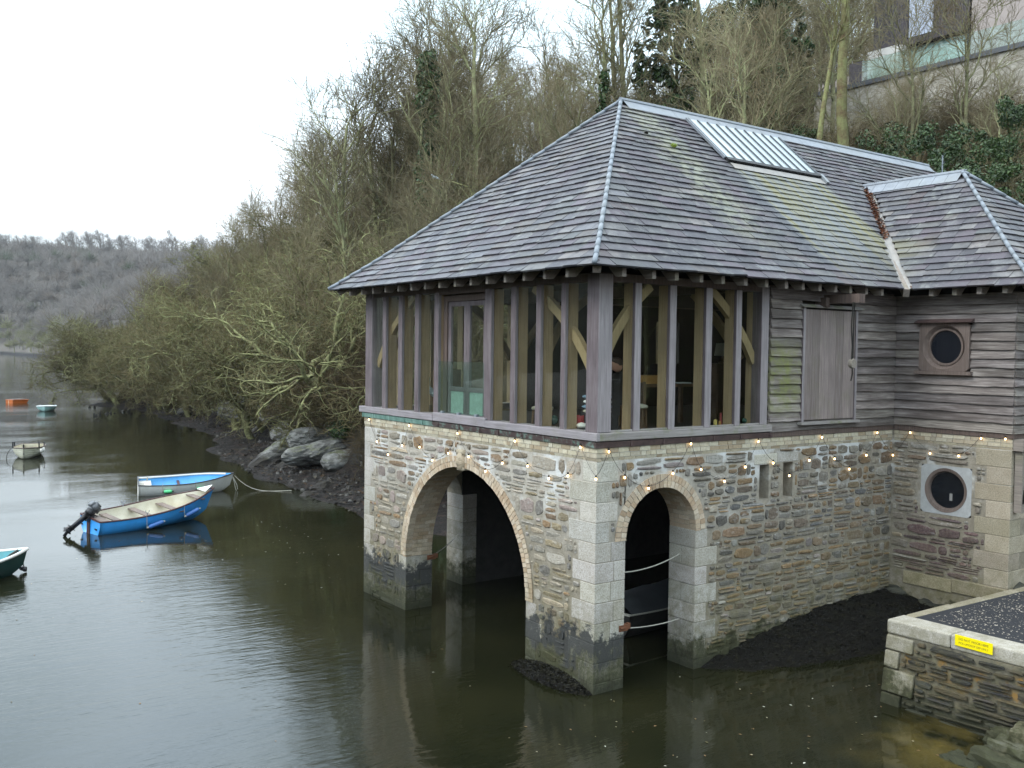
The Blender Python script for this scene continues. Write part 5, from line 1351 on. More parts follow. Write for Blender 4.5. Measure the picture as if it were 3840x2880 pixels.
# weed, stones and driftwood strewn over the mud
mb = MB(); rr = random.Random(77)
for i in range(5200):
    y = rr.choice((rr.uniform(13.5, 34), rr.uniform(13.5, 60))); d = rr.uniform(.1, 5.0); x = float(np.interp(y, YS, XS)) + d; z = hh(x, y)
    if z < -.02 or not inview(x, y)[0]: continue
    u = rr.random(); s = rr.uniform(.03, .10) * (1.8 if rr.random() < .1 else 1); k = rr.uniform(.5, 1.6)
    if u < .22:
        c = rr.choice(((.04, .037, .033), (.06, .055, .05), (.11, .105, .095), (.025, .023, .022))); r3 = [(rr.uniform(.6, 1.2) * s, rr.uniform(.6, 1.2) * s) for _ in range(6)]
        base = [(x + a * math.cos(j * 1.047), y + a * math.sin(j * 1.047), z - .03) for j, (a, b) in enumerate(r3)]; top = [(x + .6 * a * math.cos(j * 1.047 + .2), y + .6 * a * math.sin(j * 1.047 + .2), z + s * .55) for j, (a, b) in enumerate(r3)]
        mb.add(base + top, [(0, 1, 7, 6), (1, 2, 8, 7), (2, 3, 9, 8), (3, 4, 10, 9), (4, 5, 11, 10), (5, 0, 6, 11), (6, 7, 8, 9, 10, 11)], c)
    else:
        c = rr.choice(((.018, .015, .011), (.03, .022, .014), (.045, .028, .016), (.06, .052, .038), (.012, .011, .010))); a = rr.uniform(0, 6.3); L = s * rr.uniform(1.5, 3.5); v = Vector((math.cos(a), math.sin(a), 0)); w = Vector((-v.y, v.x, 0)) * s * .35; p = Vector((x, y, z + .015))
        mb.add([p - w, p + w, p + v * L * .5 + w * 1.3 + Vector((0, 0, s * .5)), p + v * L + Vector((0, 0, s * rr.uniform(0, .4))), p + v * L * .5 - w * 1.3 + Vector((0, 0, s * .4))], [(0, 1, 2, 4), (4, 2, 3)], c)
def m_deb():
    t = NT('shore_debris'); t.pbsdf(t.attr(), .75, None, spec=.2); return t.m
tag(mb.build('shore_debris', m_deb()), 'dark weed, stones and twigs strewn over the mud along the bank', 'debris', kind='stuff')
# ---------------------------------------------------------------- shore rocks, stakes
def rock(x, y, z, r, seed, label, rz=0., tilt=0., mat='rock'):
    mb = MB(); mb.blob((0, 0, 0), r, seed, 4, .16); o = mb.build('rock', M[mat], None, False, (x, y, z)); o.rotation_euler = (tilt, tilt * .6, rz)
    return tag(o, label, 'rock', 'rocks along the shore')
rock(8.0, 29.6, .5, (2.6, 1.1, .6), 1, 'long pale slab of rock sloping into the mud beside the boathouse', .5, -.28)
rock(7.9, 27.6, 1.05, (1.3, .9, .55), 2, 'pale blocky rock under the rusty bramble', .3, .1); rock(7.4, 25.3, .85, (1.7, .9, .5), 3, 'grey rock ledge left of the boathouse corner', .4, -.12)
rock(7.6, 23.5, .55, (1.2, .7, .5), 4, 'dark rock touching the boathouse corner', .1, .1); rock(7.0, 26.6, .15, (1.0, .8, .35), 5, 'low weedy rock below the pale slab'); rock(5.5, 21.1, .05, (.65, .35, .22), 6, 'low black weed covered rock at the water edge', .6)
rock(4.5, 20.1, -.05, (.45, .3, .16), 7, 'flat grey stone just awash near the boathouse', .5); rock(12.5, 50.3, .6, (1.3, .9, .6), 8, 'grey rock low on the bank behind the mud', .2, .2); rock(11.9, 41.6, .7, (1.0, .8, .7), 9, 'grey rock under the trailing oak twigs', .9); rock(10.9, 40.6, .4, (.6, .5, .4), 10, 'small blue grey rock in front of the trailing oak twigs', .2)
rock(11.9, 46.5, 1.3, (1.7, 1.3, 1.0), 11, 'mossy rock mound on the bank', .3); rock(12.6, 44.3, 1.2, (1.4, 1.0, .8), 12, 'dark undercut rock right of the mossy mound', 1.2); rock(10.2, 35.0, .8, (1.4, .9, .6), 13, 'dark rock between the slab and the trailing oak', .8); rock(12.6, 57.5, .4, (1.2, .7, .5), 14, 'dark rock half hidden under the leaning oak', .4)
for i, (x, y, n) in enumerate(((8.9, 71.8, 3), (7.2, 61.9, 3), (8.0, 63.6, 4), (8.7, 64.1, 3), (9.9, 65.6, 4))):
    mb = MB(); rr = random.Random(i)
    for j in range(n): a, b = rr.uniform(-.35, .35), rr.uniform(-.3, .3); h = rr.uniform(.12, .32); mb.blob((a, b, h * .5 - .08), (.09, .08, h * .6), i * 9 + j, 2, .3)
    tag(mb.build('mooring_stakes', M['weed'], None, False, (x, y, 0)), ('outermost', 'lowest', 'left middle', 'right middle', 'rightmost')[i] + ' clump of black weed hung stakes in the water off the wooded point', 'stakes', 'weedy stakes off the point')
# ================================================================== boats
def paint(name, c, dirt, rough=.35, dfac=.35): return m_simple(name, c, rough, 6, .12, .08, 0, .5, dirt, dfac, .004)
M['p_blue'] = paint('blue_hull_paint', (.045, .34, .82), (.04, .25, .62)); M['p_white'] = paint('white_hull_paint', (.66, .65, .61), (.42, .38, .28), .4); M['p_cream'] = paint('cream_interior', (.62, .58, .46), (.42, .33, .17), .5, .5)
M['p_skyblue'] = paint('pale_blue_interior', (.12, .42, .75), (.09, .32, .58)); M['p_teal'] = paint('worn_teal_interior', (.12, .36, .40), (.20, .26, .18), .6, .8); M['p_dkgreen'] = paint('dark_green_hull', (.012, .05, .045), (.03, .04, .03))
M['p_clinker'] = paint('aged_cream_planking', (.55, .54, .43), (.30, .29, .19), .6, .6); M['p_mint'] = paint('mint_planking', (.34, .55, .53), (.26, .42, .40), .5); M['p_orange'] = paint('orange_grp', (.55, .14, .025), (.35, .08, .02), .45)
M['rubber_rail'] = m_simple('dark_red_rail', (.075, .03, .028), .6, 14, .4); M['thwart'] = m_simple('bare_wood_thwart', (.20, .155, .13), .75, 14, .4, dirt=(.10, .08, .07)); M['fend_blue'] = paint('blue_fender_vinyl', (.03, .12, .36), (.05, .10, .2)); M['fend_green'] = paint('green_fender', (.09, .55, .22), (.2, .5, .25))
M['motor'] = m_simple('outboard_cowl', (.10, .105, .112), .3, 10, .2, .05, .1, .5); M['motor_dk'] = m_simple('outboard_leg', (.018, .018, .021), .45, 10, .3); M['rope'] = m_simple('pale_rope', (.42, .40, .34), .9, 40, .4); M['cover'] = m_simple('boat_cover_cloth', (.62, .66, .66), .8, 6, .2, .3)
def hull(name, x, y, rz, L, B, fb, bow_rise, m_out, m_in, m_rail, label, tr=.78, rake=.12, strakes=0, draft=.10, rail=.022, vee=.55, roll=0., cat='boat', stern_rise=.03):
    t = empty(name, (x, y, 0), rz, label, cat); t.rotation_euler = (roll, 0, rz)
    nS, nQ = 26, 12
    def sheer(u): return fb + bow_rise * u ** 2.3 + stern_rise * (1 - u) ** 3
    def half(u): return B / 2 * (tr + (1 - tr) * math.sin(min(1, u / .45) * PI / 2)) * (1 if u < .45 else max(.0, 1 - ((u - .45) / .55) ** 2.5))
    def sec(u, q, ins=0.0):
        b = max(half(u) - ins, .004); k = -draft * (1 - .35 * u ** 3) + (fb * .9 + draft) * max(0, (u - .86) / .14) ** 2 * .55 + ins * 1.2; s = sheer(u); v = vee * u ** 2
        a = q * PI / 2; yy = b * ((1 - v) * math.sin(a) ** .62 + v * q ** .85); zz = k + (s - k) * ((1 - v) * (1 - math.cos(a) ** 1.0) + v * q)
        if strakes:
            f = q * strakes; yy += .014 * (1 - (f % 1)) * (q > .05) * (u < .985)
        xx = u * (L - rake) + rake * max(0, zz / max(s, .01)) * u ** 4; return xx, yy, zz
    nQ = strakes * 4 if strakes else nQ
    for nm, ins, m in (('hull', 0, m_out), ('hull_interior', .028, m_in)):
        V = []
        for i in range(nS + 1):
            u = i / nS; us = u if ins == 0 else .012 + u * .965
            for j in range(-nQ, nQ + 1):
                a, b, c = sec(us, abs(j) / nQ, ins); V.append((a, b if j > 0 else -b, min(c, sheer(us) - (.004 if ins else 0))))
        w = 2 * nQ + 1; fs = [(i * w + j, i * w + j + 1, (i + 1) * w + j + 1, (i + 1) * w + j) for i in range(nS) for j in range(w - 1)]
        fs.append(tuple(range(w)))
        mb = MB(); mb.add(V, fs); mb.build(nm, m, t, strakes == 0 or ins > 0)
    mb = MB()
    for sg in (-1, 1): mb.tube([(sec(i / nS, 1)[0], sg * (sec(i / nS, 1)[1] + .004), sheer(i / nS) + .004) for i in range(nS + 1)], rail, 6)
    a, b, c = sec(0, 1); mb.bar((.01, -b, c), (.01, b, c), .04, .035); mb.build('gunwale', m_rail, t)
    t['L'] = L; return t, sec, sheer, half
def thwart(t, half, L, u, z, w=.22, m=None, ins=.05):
    mb = MB(); b = half(u) - ins; mb.box((u * L - w / 2, -b, z), (u * L + w / 2, b, z + .03)); return mb.build('thwart', m or M['thwart'], t)
def fender(t, p, q, r, m, ends=True):
    mb = MB(); p = Vector(p); q = Vector(q); d = q - p; ts = (0, .06, .16, .5, .84, .94, 1); rr = (.35, .8, 1, 1, 1, .8, .35)
    mb.tube([p + d * k for k in ts], [r * k for k in rr], 10); f = mb.build('fender', m, t, True); c = MB()
    for e, s in ((p, -1), (q, 1)): c.tube([e, e + d.normalized() * s * r * .7], [r * .5, r * .25], 8)
    c.build('fender_cap', M['motor_dk'] if m is not M['fend_blue'] else M['rope'], f)
    for e, s in ((p, -1), (q, 1)): c = MB(); c.tube([e + d.normalized() * s * r * .6, e + Vector((d.x * .1 * s, -.02 if e.y > 0 else .02, .30))], .008, 4); c.build('lanyard', M['rope'], f); return f
# blue rowing boat with outboard
t, sec, sheer, half = hull('motor_boat', -3.24, 16.70, R(14.5), 3.72, 1.34, .385, .40, M['p_blue'], M['p_cream'], M['rubber_rail'], 'bright blue open boat with tilted outboard motor and cream inside', .80, .30, 0, .10, .022, .62)
t.rotation_euler = (R(5.5), R(-1), R(14.5))
for u, z in ((.17, .30), (.40, .33), (.62, .38), (.84, .58)): thwart(t, half, 3.72, u, z, .2)
q = MB(); q.box((.0, -.5, .38), (.30, .5, .41)); q.build('stern_seat', M['thwart'], t)
q = MB(); q.prism([(3.30, -.22, .76), (3.30, .22, .76), (3.68, 0, .87)], (0, 0, .02)); q.build('foredeck', M['p_white'], t)
for u, y in ((.40, -.69), (.72, -.50)):
    fender(t, (u * 3.72 - .24, -half(u) - .075, .14 + .12 * (u > .6)), (u * 3.72 + .2, -half(u + .04) - .085, .24 + .16 * (u > .6)), .062, M['fend_blue'])
q = MB()
for s in (-.64, .64):
    for u in (.34,): x = u * 3.72; q.tube([(x, s, .43), (x, s, .52)], .012, 5); q.tube([(x - .05, s, .59), (x - .05, s, .54), (x, s, .515), (x + .05, s, .54), (x + .05, s, .59)], .01, 5)
q.build('rowlock', M['lead'], t)
q = MB(); q.bar((-.012, .06, -.02), (-.012, .06, .44), .14, .03, (1, 0, 0)); q.build('transom_pad', M['rubber_rail'], t)
for s in (-.34, .42): q = MB(); q.box((-.02, s - .05, .16), (-.005, s + .05, .185)); q.box((-.035, s - .03, .18), (-.005, s + .05, .2)); q.build('transom_fitting', M['motor_dk'], t)
om = empty('outboard_motor', (-.06, .06, .50)); om.parent = t; om.rotation_euler = (0, R(52), 0)
q = MB(); bm = bmesh.new(); bmesh.ops.create_cube(bm, size=1); bmesh.ops.bevel(bm, geom=bm.edges[:], offset=.2, segments=4, affect='EDGES')
q.add([(v.co.x * (.34 if v.co.z < .2 else .30) - .02, v.co.y * .25, v.co.z * .26 + .27) for v in bm.verts], [tuple(v.index for v in f.verts) for f in bm.faces]); bm.free(); q.build('motor_cowl', M['motor'], om, True)
q = MB(); q.lathe((0, 0, 0), [(.11, .02), (.12, .08), (.13, .14), (.12, .16)], 14); q.tube([(-.02, 0, .05), (-.03, 0, -.3), (-.04, 0, -.56)], [.06, .05, .04], 8); q.bar((.0, 0, -.1), (-.02, 0, -.62), .035, .13, (1, 0, 0)); q.tube([(-.10, 0, -.62), (0, 0, -.62), (.09, 0, -.62)], [.035, .045, .015], 8); q.bar((-.03, 0, -.62), (.02, 0, -.78), .012, .09, (1, 0, 0)); q.bar((-.12, 0, -.50), (.06, 0, -.50), .18, .012); q.build('motor_leg', M['motor_dk'], om, True)
q = MB(); q.bar((.02, 0, .05), (.14, 0, .05), .18, .16); q.bar((.10, -.07, -.12), (.10, -.07, .1), .03, .1, (1, 0, 0)); q.bar((.10, .07, -.12), (.10, .07, .1), .03, .1, (1, 0, 0)); q.tube([(.12, .02, .12), (.30, .03, .20), (.44, .03, .2)], .018, 6); q.build('motor_bracket', M['motor_dk'], om)
q = MB()
for i in range(3): a = i * 2.09; q.bar((-.12, 0, -.62), (-.12, .10 * math.cos(a), -.62 + .10 * math.sin(a)), .05, .012, (1, .5, 0))
q.build('propeller', M['motor_dk'], om)
# white boat, pale blue inside
t, sec, sheer, half = hull('rowing_boat', -.34, 23.06, R(-13), 3.1, 1.25, .43, .20, M['p_white'], M['p_skyblue'], M['motor_dk'], 'white dinghy with pale blue inside and two green fenders', .84, .18, 0, .09, .018, .5)
t.rotation_euler = (R(9), 0, R(-13))
thwart(t, half, 3.1, .42, .25, .08, M['rubber_rail']); q = MB(); q.box((.02, -.5, .24), (.42, .5, .33)); q.build('stern_seat', M['p_white'], t)
q = MB(); q.tube([(i / 20 * 3.0, half(i / 20) - .035, sheer(i / 20) - .03) for i in range(20)], .035, 6); q.build('side_deck', M['p_white'], t)
fender(t, (.78, -.68, .26), (1.05, -.69, .27), .06, M['fend_green']); fender(t, (1.83, -.61, .29), (2.1, -.57, .30), .06, M['fend_green'])
q = MB(); q.tube([(3.05, 0, .5), (3.12, -.02, .35), (3.16, -.05, .12), (3.2, -.06, .0)], .012, 5); q.tube([(3.08, 0, .5), (3.22, -.04, .2), (3.24, -.05, .05)], .014, 5); q.build('mooring_rope', M['rope'], t)
q = MB(); q.box((.05, -.35, .33), (.2, .1, .36)); q.tube([(.3, .45, .34), (.32, .4, .5), (.3, .35, .36)], .02, 5); q.build('stern_fitting', M['rope'], t)
q = MB(); a, b = Vector((2.72, 22.35, .52)), Vector((4.3, 21.1, .03)); q.tube([a.lerp(b, k / 10) - Vector((0, 0, .42 * (1 - (k / 5 - 1) ** 2) * (1 - k / 14))) for k in range(11)], .01, 4); tag(q.build('rope', M['rope']), 'thin mooring rope running from the white dinghy to the mud', 'rope')
# dark green boat cut by the left edge
t, sec, sheer, half = hull('rowing_boat', -8.45, 11.92, R(16), 3.2, 1.45, .36, .14, M['p_dkgreen'], M['p_teal'], M['p_white'], 'dark green dinghy with worn turquoise inside at the left edge', .84, .14, 0, .1, .034, .4)
thwart(t, half, 3.2, .55, .22, .2, M['p_teal']); thwart(t, half, 3.2, .25, .22, .2, M['p_teal'])
q = MB(); q.tube([(3.02, 0, .48), (3.1, .02, .3), (3.12, .0, .1)], .012, 5); q.blob((3.12, 0, .08), (.07, .06, .06), 3, 2, .4); q.build('mooring_rope', M['motor_dk'], t)
q = MB(); q.tube([(2.72, .05, .3), (2.85, .02, .42), (3.0, 0, .5)], .03, 6); q.build('bow_painter', M['weed'], t)
# clinker dinghy, bow on
t, sec, sheer, half = hull('clinker_dinghy', -.95, 38.45, R(-107), 2.95, 1.22, .40, .10, M['p_clinker'], M['p_cream'], M['thwart'], 'cream clinker dinghy seen bow on, patterned by its planks', .7, .05, 7, .05, .024, .35)
thwart(t, half, 2.95, .45, .3, .2); thwart(t, half, 2.95, .75, .36, .18)
q = MB()
for s in (-1, 1): q.bar((2.2, s * .52, .45), (2.2, s * .52, .72), .05, .05); q.bar((1.2, s * .6, .42), (1.2, s * .6, .62), .05, .05)
q.bar((2.88, 0, .2), (2.92, 0, .66), .05, .06); q.build('post', M['motor_dk'], t)
q = MB(); q.blob((2.35, .62, .32), (.06, .06, .10), 1, 2, .1); q.blob((1.9, .66, .32), (.06, .06, .11), 2, 2, .1); q.build('buoy', M['p_white'], t)
q = MB(); q.tube([(2.3, -.6, .42), (2.4, -.72, .2), (2.4, -.74, 0)], .014, 5); q.build('mooring_rope', M['weed'], t)
# mint dinghy and orange punt beyond
t, sec, sheer, half = hull('dinghy', 5.39, 70.1, R(-106), 3.1, 1.75, .44, .12, M['p_mint'], M['cover'], M['cover'], 'pale mint dinghy with a light cover lying beyond the clinker one', .75, .1, 6, .06, .05, .5)
q = MB(); n = 12; V = []
for i in range(n + 1):
    u = .05 + .88 * i / n
    for j in range(-4, 5): V.append((u * 3.1, half(u) * j / 4 * .96, sheer(u) - .02 + .05 * math.cos(j / 4 * 1.5) + .025 * math.sin(i * 2.3 + j)))
q.add(V, [(i * 9 + j, i * 9 + j + 1, i * 9 + 10 + j, i * 9 + 9 + j) for i in range(n) for j in range(8)]); q.build('boat_cover', M['cover'], t, True); t.scale = (.75, .75, .75)
pt = empty('punt', (4.25, 80.4, -.04), R(28), 'orange flat topped punt farthest out on the left', 'boat'); pt.scale = (.66, .66, .66); q = MB()
q.prism([(0, -.65, .06), (.18, -.65, -.12), (1.9, -.65, -.12), (2.25, -.65, .30), (2.25, -.65, .44), (0, -.65, .44)], (0, 1.3, 0)); q.build('hull', M['p_orange'], pt)
q = MB(); q.box((-.06, -.72, .442), (2.34, .72, .50)); q.build('deck_rim', M['p_orange'], pt); q = MB(); q.box((.3, -.5, .502), (2.0, .5, .56)); q.bar((.3, -.5, .58), (1.2, .4, .6), .05, .04); q.build('hatch', M['thwart'], pt); q = MB(); q.bar((-.02, .1, -.1), (-.02, .1, .45), .06, .02, (1, 0, 0)); q.build('stem_strip', M['p_cream'], pt)
# covered dinghy inside the boathouse
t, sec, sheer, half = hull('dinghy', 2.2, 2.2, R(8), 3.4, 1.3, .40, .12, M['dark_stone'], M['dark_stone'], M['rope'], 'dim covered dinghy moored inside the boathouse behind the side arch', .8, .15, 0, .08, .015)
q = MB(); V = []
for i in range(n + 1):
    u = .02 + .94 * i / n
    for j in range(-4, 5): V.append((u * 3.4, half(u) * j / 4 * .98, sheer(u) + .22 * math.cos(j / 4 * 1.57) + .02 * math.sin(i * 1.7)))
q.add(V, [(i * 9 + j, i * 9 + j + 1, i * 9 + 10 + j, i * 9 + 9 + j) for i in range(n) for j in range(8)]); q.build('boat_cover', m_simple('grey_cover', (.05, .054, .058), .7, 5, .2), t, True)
for i, (a, b, s, lb) in enumerate((((.62, .3, 1.66), (2.05, .32, 1.78), .08, 'upper rope slung across the side arch opening'), ((.62, .28, .82), (2.05, .3, .74), .05, 'lower thin rope slung across the side arch opening'), ((.62, 5.55, .98), (2.0, 6.8, 1.05), .04, 'thin rope between the piers inside the big arch'))):
    a, b = Vector(a), Vector(b); q = MB(); q.tube([a.lerp(b, k / 8) - Vector((0, 0, s * (1 - (k / 4 - 1) ** 2))) for k in range(9)], .009, 5); tag(q.build('rope', M['rope']), lb, 'rope')
for x, y, z, v, lb in ((.60, .03, .90, (1, 0), 'rusty iron bracket on the corner pier by the side arch'), (.585, 5.52, .97, (0, -1), 'rusty iron bracket low inside the big arch')):
    q = MB(); q.box((x - .12, y - .045, z - .05), (x + .06, y + .03, z + .04)); q.tube([(x - .1, y - .05, z), (x - .02, y - .06, z + .005)], .02, 6); q.box((x + .062, y - .04, z - .03), (x + .11, y + .02, z + .05)); tag(q.build('iron_bracket', M['iron']), lb, 'bracket')
# ================================================================== quay
QY = empty('quay', (3.4, -2.53, 0), 0, 'stone quay with granite coping and dark asphalt top', 'quay'); Q0 = Vector((3.4, -2.53, 0))
def qb(mb, name, m, bev=0):
    mb.v = [tuple(Vector(p) - Q0) for p in mb.v]; o = mb.build(name, m, QY)
    if bev: md = o.modifiers.new('b', 'BEVEL'); md.width = bev; md.segments = 3
    return o
QN = Vector((-1, 0, 0))
q = MB(); q.add([(3.33, -2.50, -1), (14, -2.60, -1), (14, -12, -1), (3.23, -12, -1), (3.405, -2.54, 1.0), (14, -2.66, 1.0), (14, -12, 1.0), (3.41, -12, 1.0)], [(4, 5, 6, 7), (0, 4, 7, 3), (1, 0, 3, 2), (0, 1, 5, 4), (2, 3, 7, 6), (1, 2, 6, 5)])
def m_qmortar():
    t = NT('quay_mortar'); P = t.coord('pos'); n = t.noise(P, 11, 6, .7); y = t.noise(P, 2.6, 5, .7); z = t.sep(P)[2]
    c = t.mix(t.rng(n, .3, .7), (.055, .05, .038), (.20, .18, .135)); c = t.mix(t.math('MULTIPLY', t.rng(y, .53, .64), t.rng(z, .2, .7)), c, (.27, .145, .035)); c = tide(t, c, .25, .5, .7)
    t.pbsdf(c, .85, t.bump(n, .7, .02)); return t.m
qb(q, 'quay_body', m_qmortar())
class FrQ(Fr):
    def __call__(s, u, v, w=0.0): return Vector((3.322 + .075 * v, -2.5, 0)) + Vector((0, 0, v)) + Vector((0, -1, 0)) * u + QN * w - Vector((0, .035, 0)) * v * (u < .5) + Vector((-.04, 0, 0)) * min(u / 4, 1)
FQ = FrQ((0, 0, 0), -Y3, -X3); q = MB()
qrects = [(0, .42, .78, 1.0), (0, .22, .52, .78), (0, .48, .17, .52), (0, .3, -.2, .17)]
rubble(q, FQ, 0, 6.5, -.3, .985, lambda a, b, c, e: any(rect_hit(a, b, c, e, r) for r in qrects), lambda u, v, rr: tuple(q * 1.0 for q in rr.choice(PAL_Q)), 71, .06, .15, .25, .85, .02, .022, .03)
def m_qstone():
    t = NT('quay_rubble'); P = t.coord('pos'); n = t.noise(P, 20, 6, .65); z = t.sep(P)[2]; st = t.noise(t.coord('pos', (5, 5, 50)), 1.0, 5, .7)
    c = t.mix(t.rng(n, .3, .75), t.mix(1.0, t.attr(), (.5, .5, .5), 'MULTIPLY'), t.attr()); c = t.mix(t.rng(st, .5, .68, 0, .6), c, (.085, .075, .055)); c = t.mix(t.rng(t.noise(P, 3.2, 5, .75), .56, .68, 0, .7), c, (.16, .115, .045)); c = tide(t, c, .2, .4, .5)
    t.pbsdf(c, .7, t.bump(t.math('ADD', n, st), .8, .025), spec=.35); return t.m
qb(q, 'rubble_stones', m_qstone())
q = MB(); rr = random.Random(5)
for r in qrects:
    k = rr.uniform(.45, .75); A = [FQ(r[0], r[2], .03), FQ(r[1], r[2], .03), FQ(r[1], r[3] - .02, .03), FQ(r[0], r[3] - .02, .03)]
    q.prism(A, (.3, 0, 0), (k, k * .97, k * .86))
qb(q, 'corner_stones', M['granite'], .02)
q = MB(); L_ = [0, .95, 2.1, 3.2, 4.4, 6.0]
for i in range(5):
    k = rr.uniform(.82, 1.0); ya, yb = -2.53 - L_[i], -2.53 - L_[i + 1] + .008; xo = lambda y: 3.375 + .055 * (y + 2.53) / -2 * 1.0
    q.add([(xo(ya), ya, 1.0), (xo(ya) + .42, ya, 1.0), (xo(yb) + .42, yb, 1.0), (xo(yb), yb, 1.0), (xo(ya), ya, 1.2), (xo(ya) + .42, ya, 1.2), (xo(yb) + .42, yb, 1.2), (xo(yb), yb, 1.2)], [(3, 2, 1, 0), (4, 5, 6, 7), (0, 1, 5, 4), (1, 2, 6, 5), (2, 3, 7, 6), (3, 0, 4, 7)], (k, k * .98, k * .94))
x = 3.82
while x < 12:
    w = rr.uniform(.8, 1.3); k = rr.uniform(.5, .68); y0 = -2.53 - .028 * (x - 3.4); q.box((x, y0 - .17, 1.0), (x + w - .008, y0, 1.2), (k, k * .93, k * .76)); x += w
qb(q, 'coping', M['granite'], .03)
q = MB(); q.add([(3.80, -2.705, 1.192), (14, -2.98, 1.192), (14, -12, 1.192), (4.06, -12, 1.192)], [(0, 1, 2, 3)]); qb(q, 'deck_surface', M['asphalt'])
q = MB(); rr = random.Random(8)
for i in range(1500):
    x, y = rr.uniform(3.9, 7.5), -2.78 - abs(rr.gauss(0, 1.0)) - .03 * 2; 
    if y < -6: continue
    if x < 3.86 + .03 * (-2.7 - y): continue
    s = rr.uniform(.007, .02); a = rr.uniform(0, 6.3); k = rr.uniform(.5, 1.2); u = Vector((math.cos(a), math.sin(a), rr.gauss(0, .15))) * s; v = Vector((-math.sin(a), math.cos(a), rr.gauss(0, .15))) * s * .55; c = Vector((x, y, 1.198))
    q.add([c - u, c + v + Vector((0, 0, .003)), c + u, c - v], [(0, 1, 2, 3)], (k, k * .96, k * .9))
tag(q.build('leaf_litter', M['pale_leaf']), 'pale scraps of leaf scattered over the asphalt quay', 'leaves', kind='stuff')
# warning plate
SG = empty('sign', (3.375, -3.82, 1.15), 0, 'yellow plate reading do not moor here on the quay coping', 'sign')
q = MB(); q.box((-.012, -.262, -.073), (.0, .262, .073)); q.build('plate', m_simple('yellow_sign', (.82, .66, .0), .45, 6, .05, .03), SG); SG.rotation_euler = (0, 0, R(-1.5)); SG.location = (3.388, -3.82, 1.152)
mt_ = m_simple('sign_lettering', (.16, .13, .02), .6)
for txt, z, sz in (('DO NOT MOOR HERE', .012, .042), ('PICK-UP/DROP OFF ONLY', -.04, .036)):
    cu = bpy.data.curves.new('lettering', 'FONT'); cu.body = txt; cu.size = sz; cu.align_x = 'CENTER'; cu.extrude = .0006; cu.materials.append(mt_)
    tmp = bpy.data.objects.new('tmp', cu); COL.objects.link(tmp); bpy.context.view_layer.update()
    me = bpy.data.meshes.new_from_object(tmp.evaluated_get(bpy.context.evaluated_depsgraph_get())); bpy.data.objects.remove(tmp)
    me.materials.clear(); me.materials.append(mt_)
    o = link('lettering', me, SG, (-.0132, 0, z)); o.rotation_euler = Matrix(((0, 0, -1), (-1, 0, 0), (0, 1, 0))).to_euler()
# steps at the foot of the quay
ST = MB(); rr = random.Random(3)
def rough_block(mb, a, b, seed, col):
    r2 = random.Random(seed); bm = bmesh.new(); bmesh.ops.create_cube(bm, size=1); bmesh.ops.subdivide_edges(bm, edges=bm.edges[:], cuts=6, use_grid_fill=True); vs = []
    for v in bm.verts:
        p = v.co; k = 1 - .07 * ((abs(p.x) > .49) + (abs(p.y) > .49) + (abs(p.z) > .49) - 1) * .55 + .05 * math.sin(p.x * 9 + seed) * math.sin(p.y * 8 + seed * 2)
        vs.append(tuple((a[i] + b[i]) / 2 + (b[i] - a[i]) * p[i] * k + r2.gauss(0, .014) for i in range(3)))
    mb.add(vs, [tuple(v.index for v in f.verts) for f in bm.faces], col); bm.free()
rough_block(ST, (2.16, -4.52, -.3), (2.52, -4.06, .015), 1, (.40, .36, .22)); rough_block(ST, (2.36, -5.2, -.3), (2.78, -4.30, .13), 2, (.36, .36, .31)); rough_block(ST, (2.62, -5.4, -.3), (3.05, -4.42, .25), 3, (.30, .31, .29)); rough_block(ST, (2.84, -5.6, -.3), (3.4, -4.55, .38), 4, (.38, .36, .30)); rough_block(ST, (3.0, -4.6, -.3), (3.42, -4.22, .22), 5, (.34, .33, .30)); rough_block(ST, (2.2, -6.5, -.4), (2.7, -4.9, .05), 6, (.3, .29, .25))
tag(ST.build('stone_steps', M['granite'], None, False), 'rough granite steps rising from the water at the bottom right corner', 'steps')
# ---------------------------------------------------------------- mud bank along the side wall, ledge under the wing
def m_mud():
    t = NT('weedy_mud'); P = t.coord('pos'); f = t.noise(P, 16, 6, .75); n = t.noise(P, 2, 4, .6); v = t.voro(P, 34)
    c = t.mix(t.rng(f, .3, .75), (.005, .005, .005), (.018, .016, .012)); c = t.mix(t.rng(n, .55, .7, 0, .5), c, (.022, .022, .011))
    t.pbsdf(c, t.rng(f, .3, .7, .6, .95), t.bump(t.math('ADD', f, t.math('MULTIPLY', v, .7)), 1.0, .06), spec=.12); return t.m
M['mud'] = m_mud()
q = MB(); nx, ny = 70, 26; V = []; ns = lambda a, b: .5 * math.sin(a * 5.1 + b * 3) * math.sin(b * 6.3 - a) + .3 * math.sin(a * 11 + b * 9)
for i in range(nx + 1):
    x = 2.05 + 5.5 * i / nx; top = float(np.interp(x, [2.05, 2.35, 3.66, 5.37, 7.3, 7.6], [-.12, .06, .33, .56, .62, .62])); out = float(np.interp(x, [2.05, 2.4, 2.7, 3.66, 5.44, 7.3], [.05, .2, .55, .9, 1.2, 2.2]))
    for j in range(ny + 1):
        f = j / ny; y = .05 - (out + .5) * f; z = top * (1 - min(1, f * (out + .5) / max(out, .05)) ** 1.3) - .25 * max(0, f * (out + .5) - out); V.append((x, y, z + .045 * ns(x * 1.6, y * 1.6) * (f > .02)))
q.add(V, [(i * (ny + 1) + j, (i + 1) * (ny + 1) + j, (i + 1) * (ny + 1) + j + 1, i * (ny + 1) + j + 1) for i in range(nx) for j in range(ny)])
tag(q.build('mud_bank', M['mud'], None, True), kind='structure', label='black weedy mud heaped along the foot of the side wall')
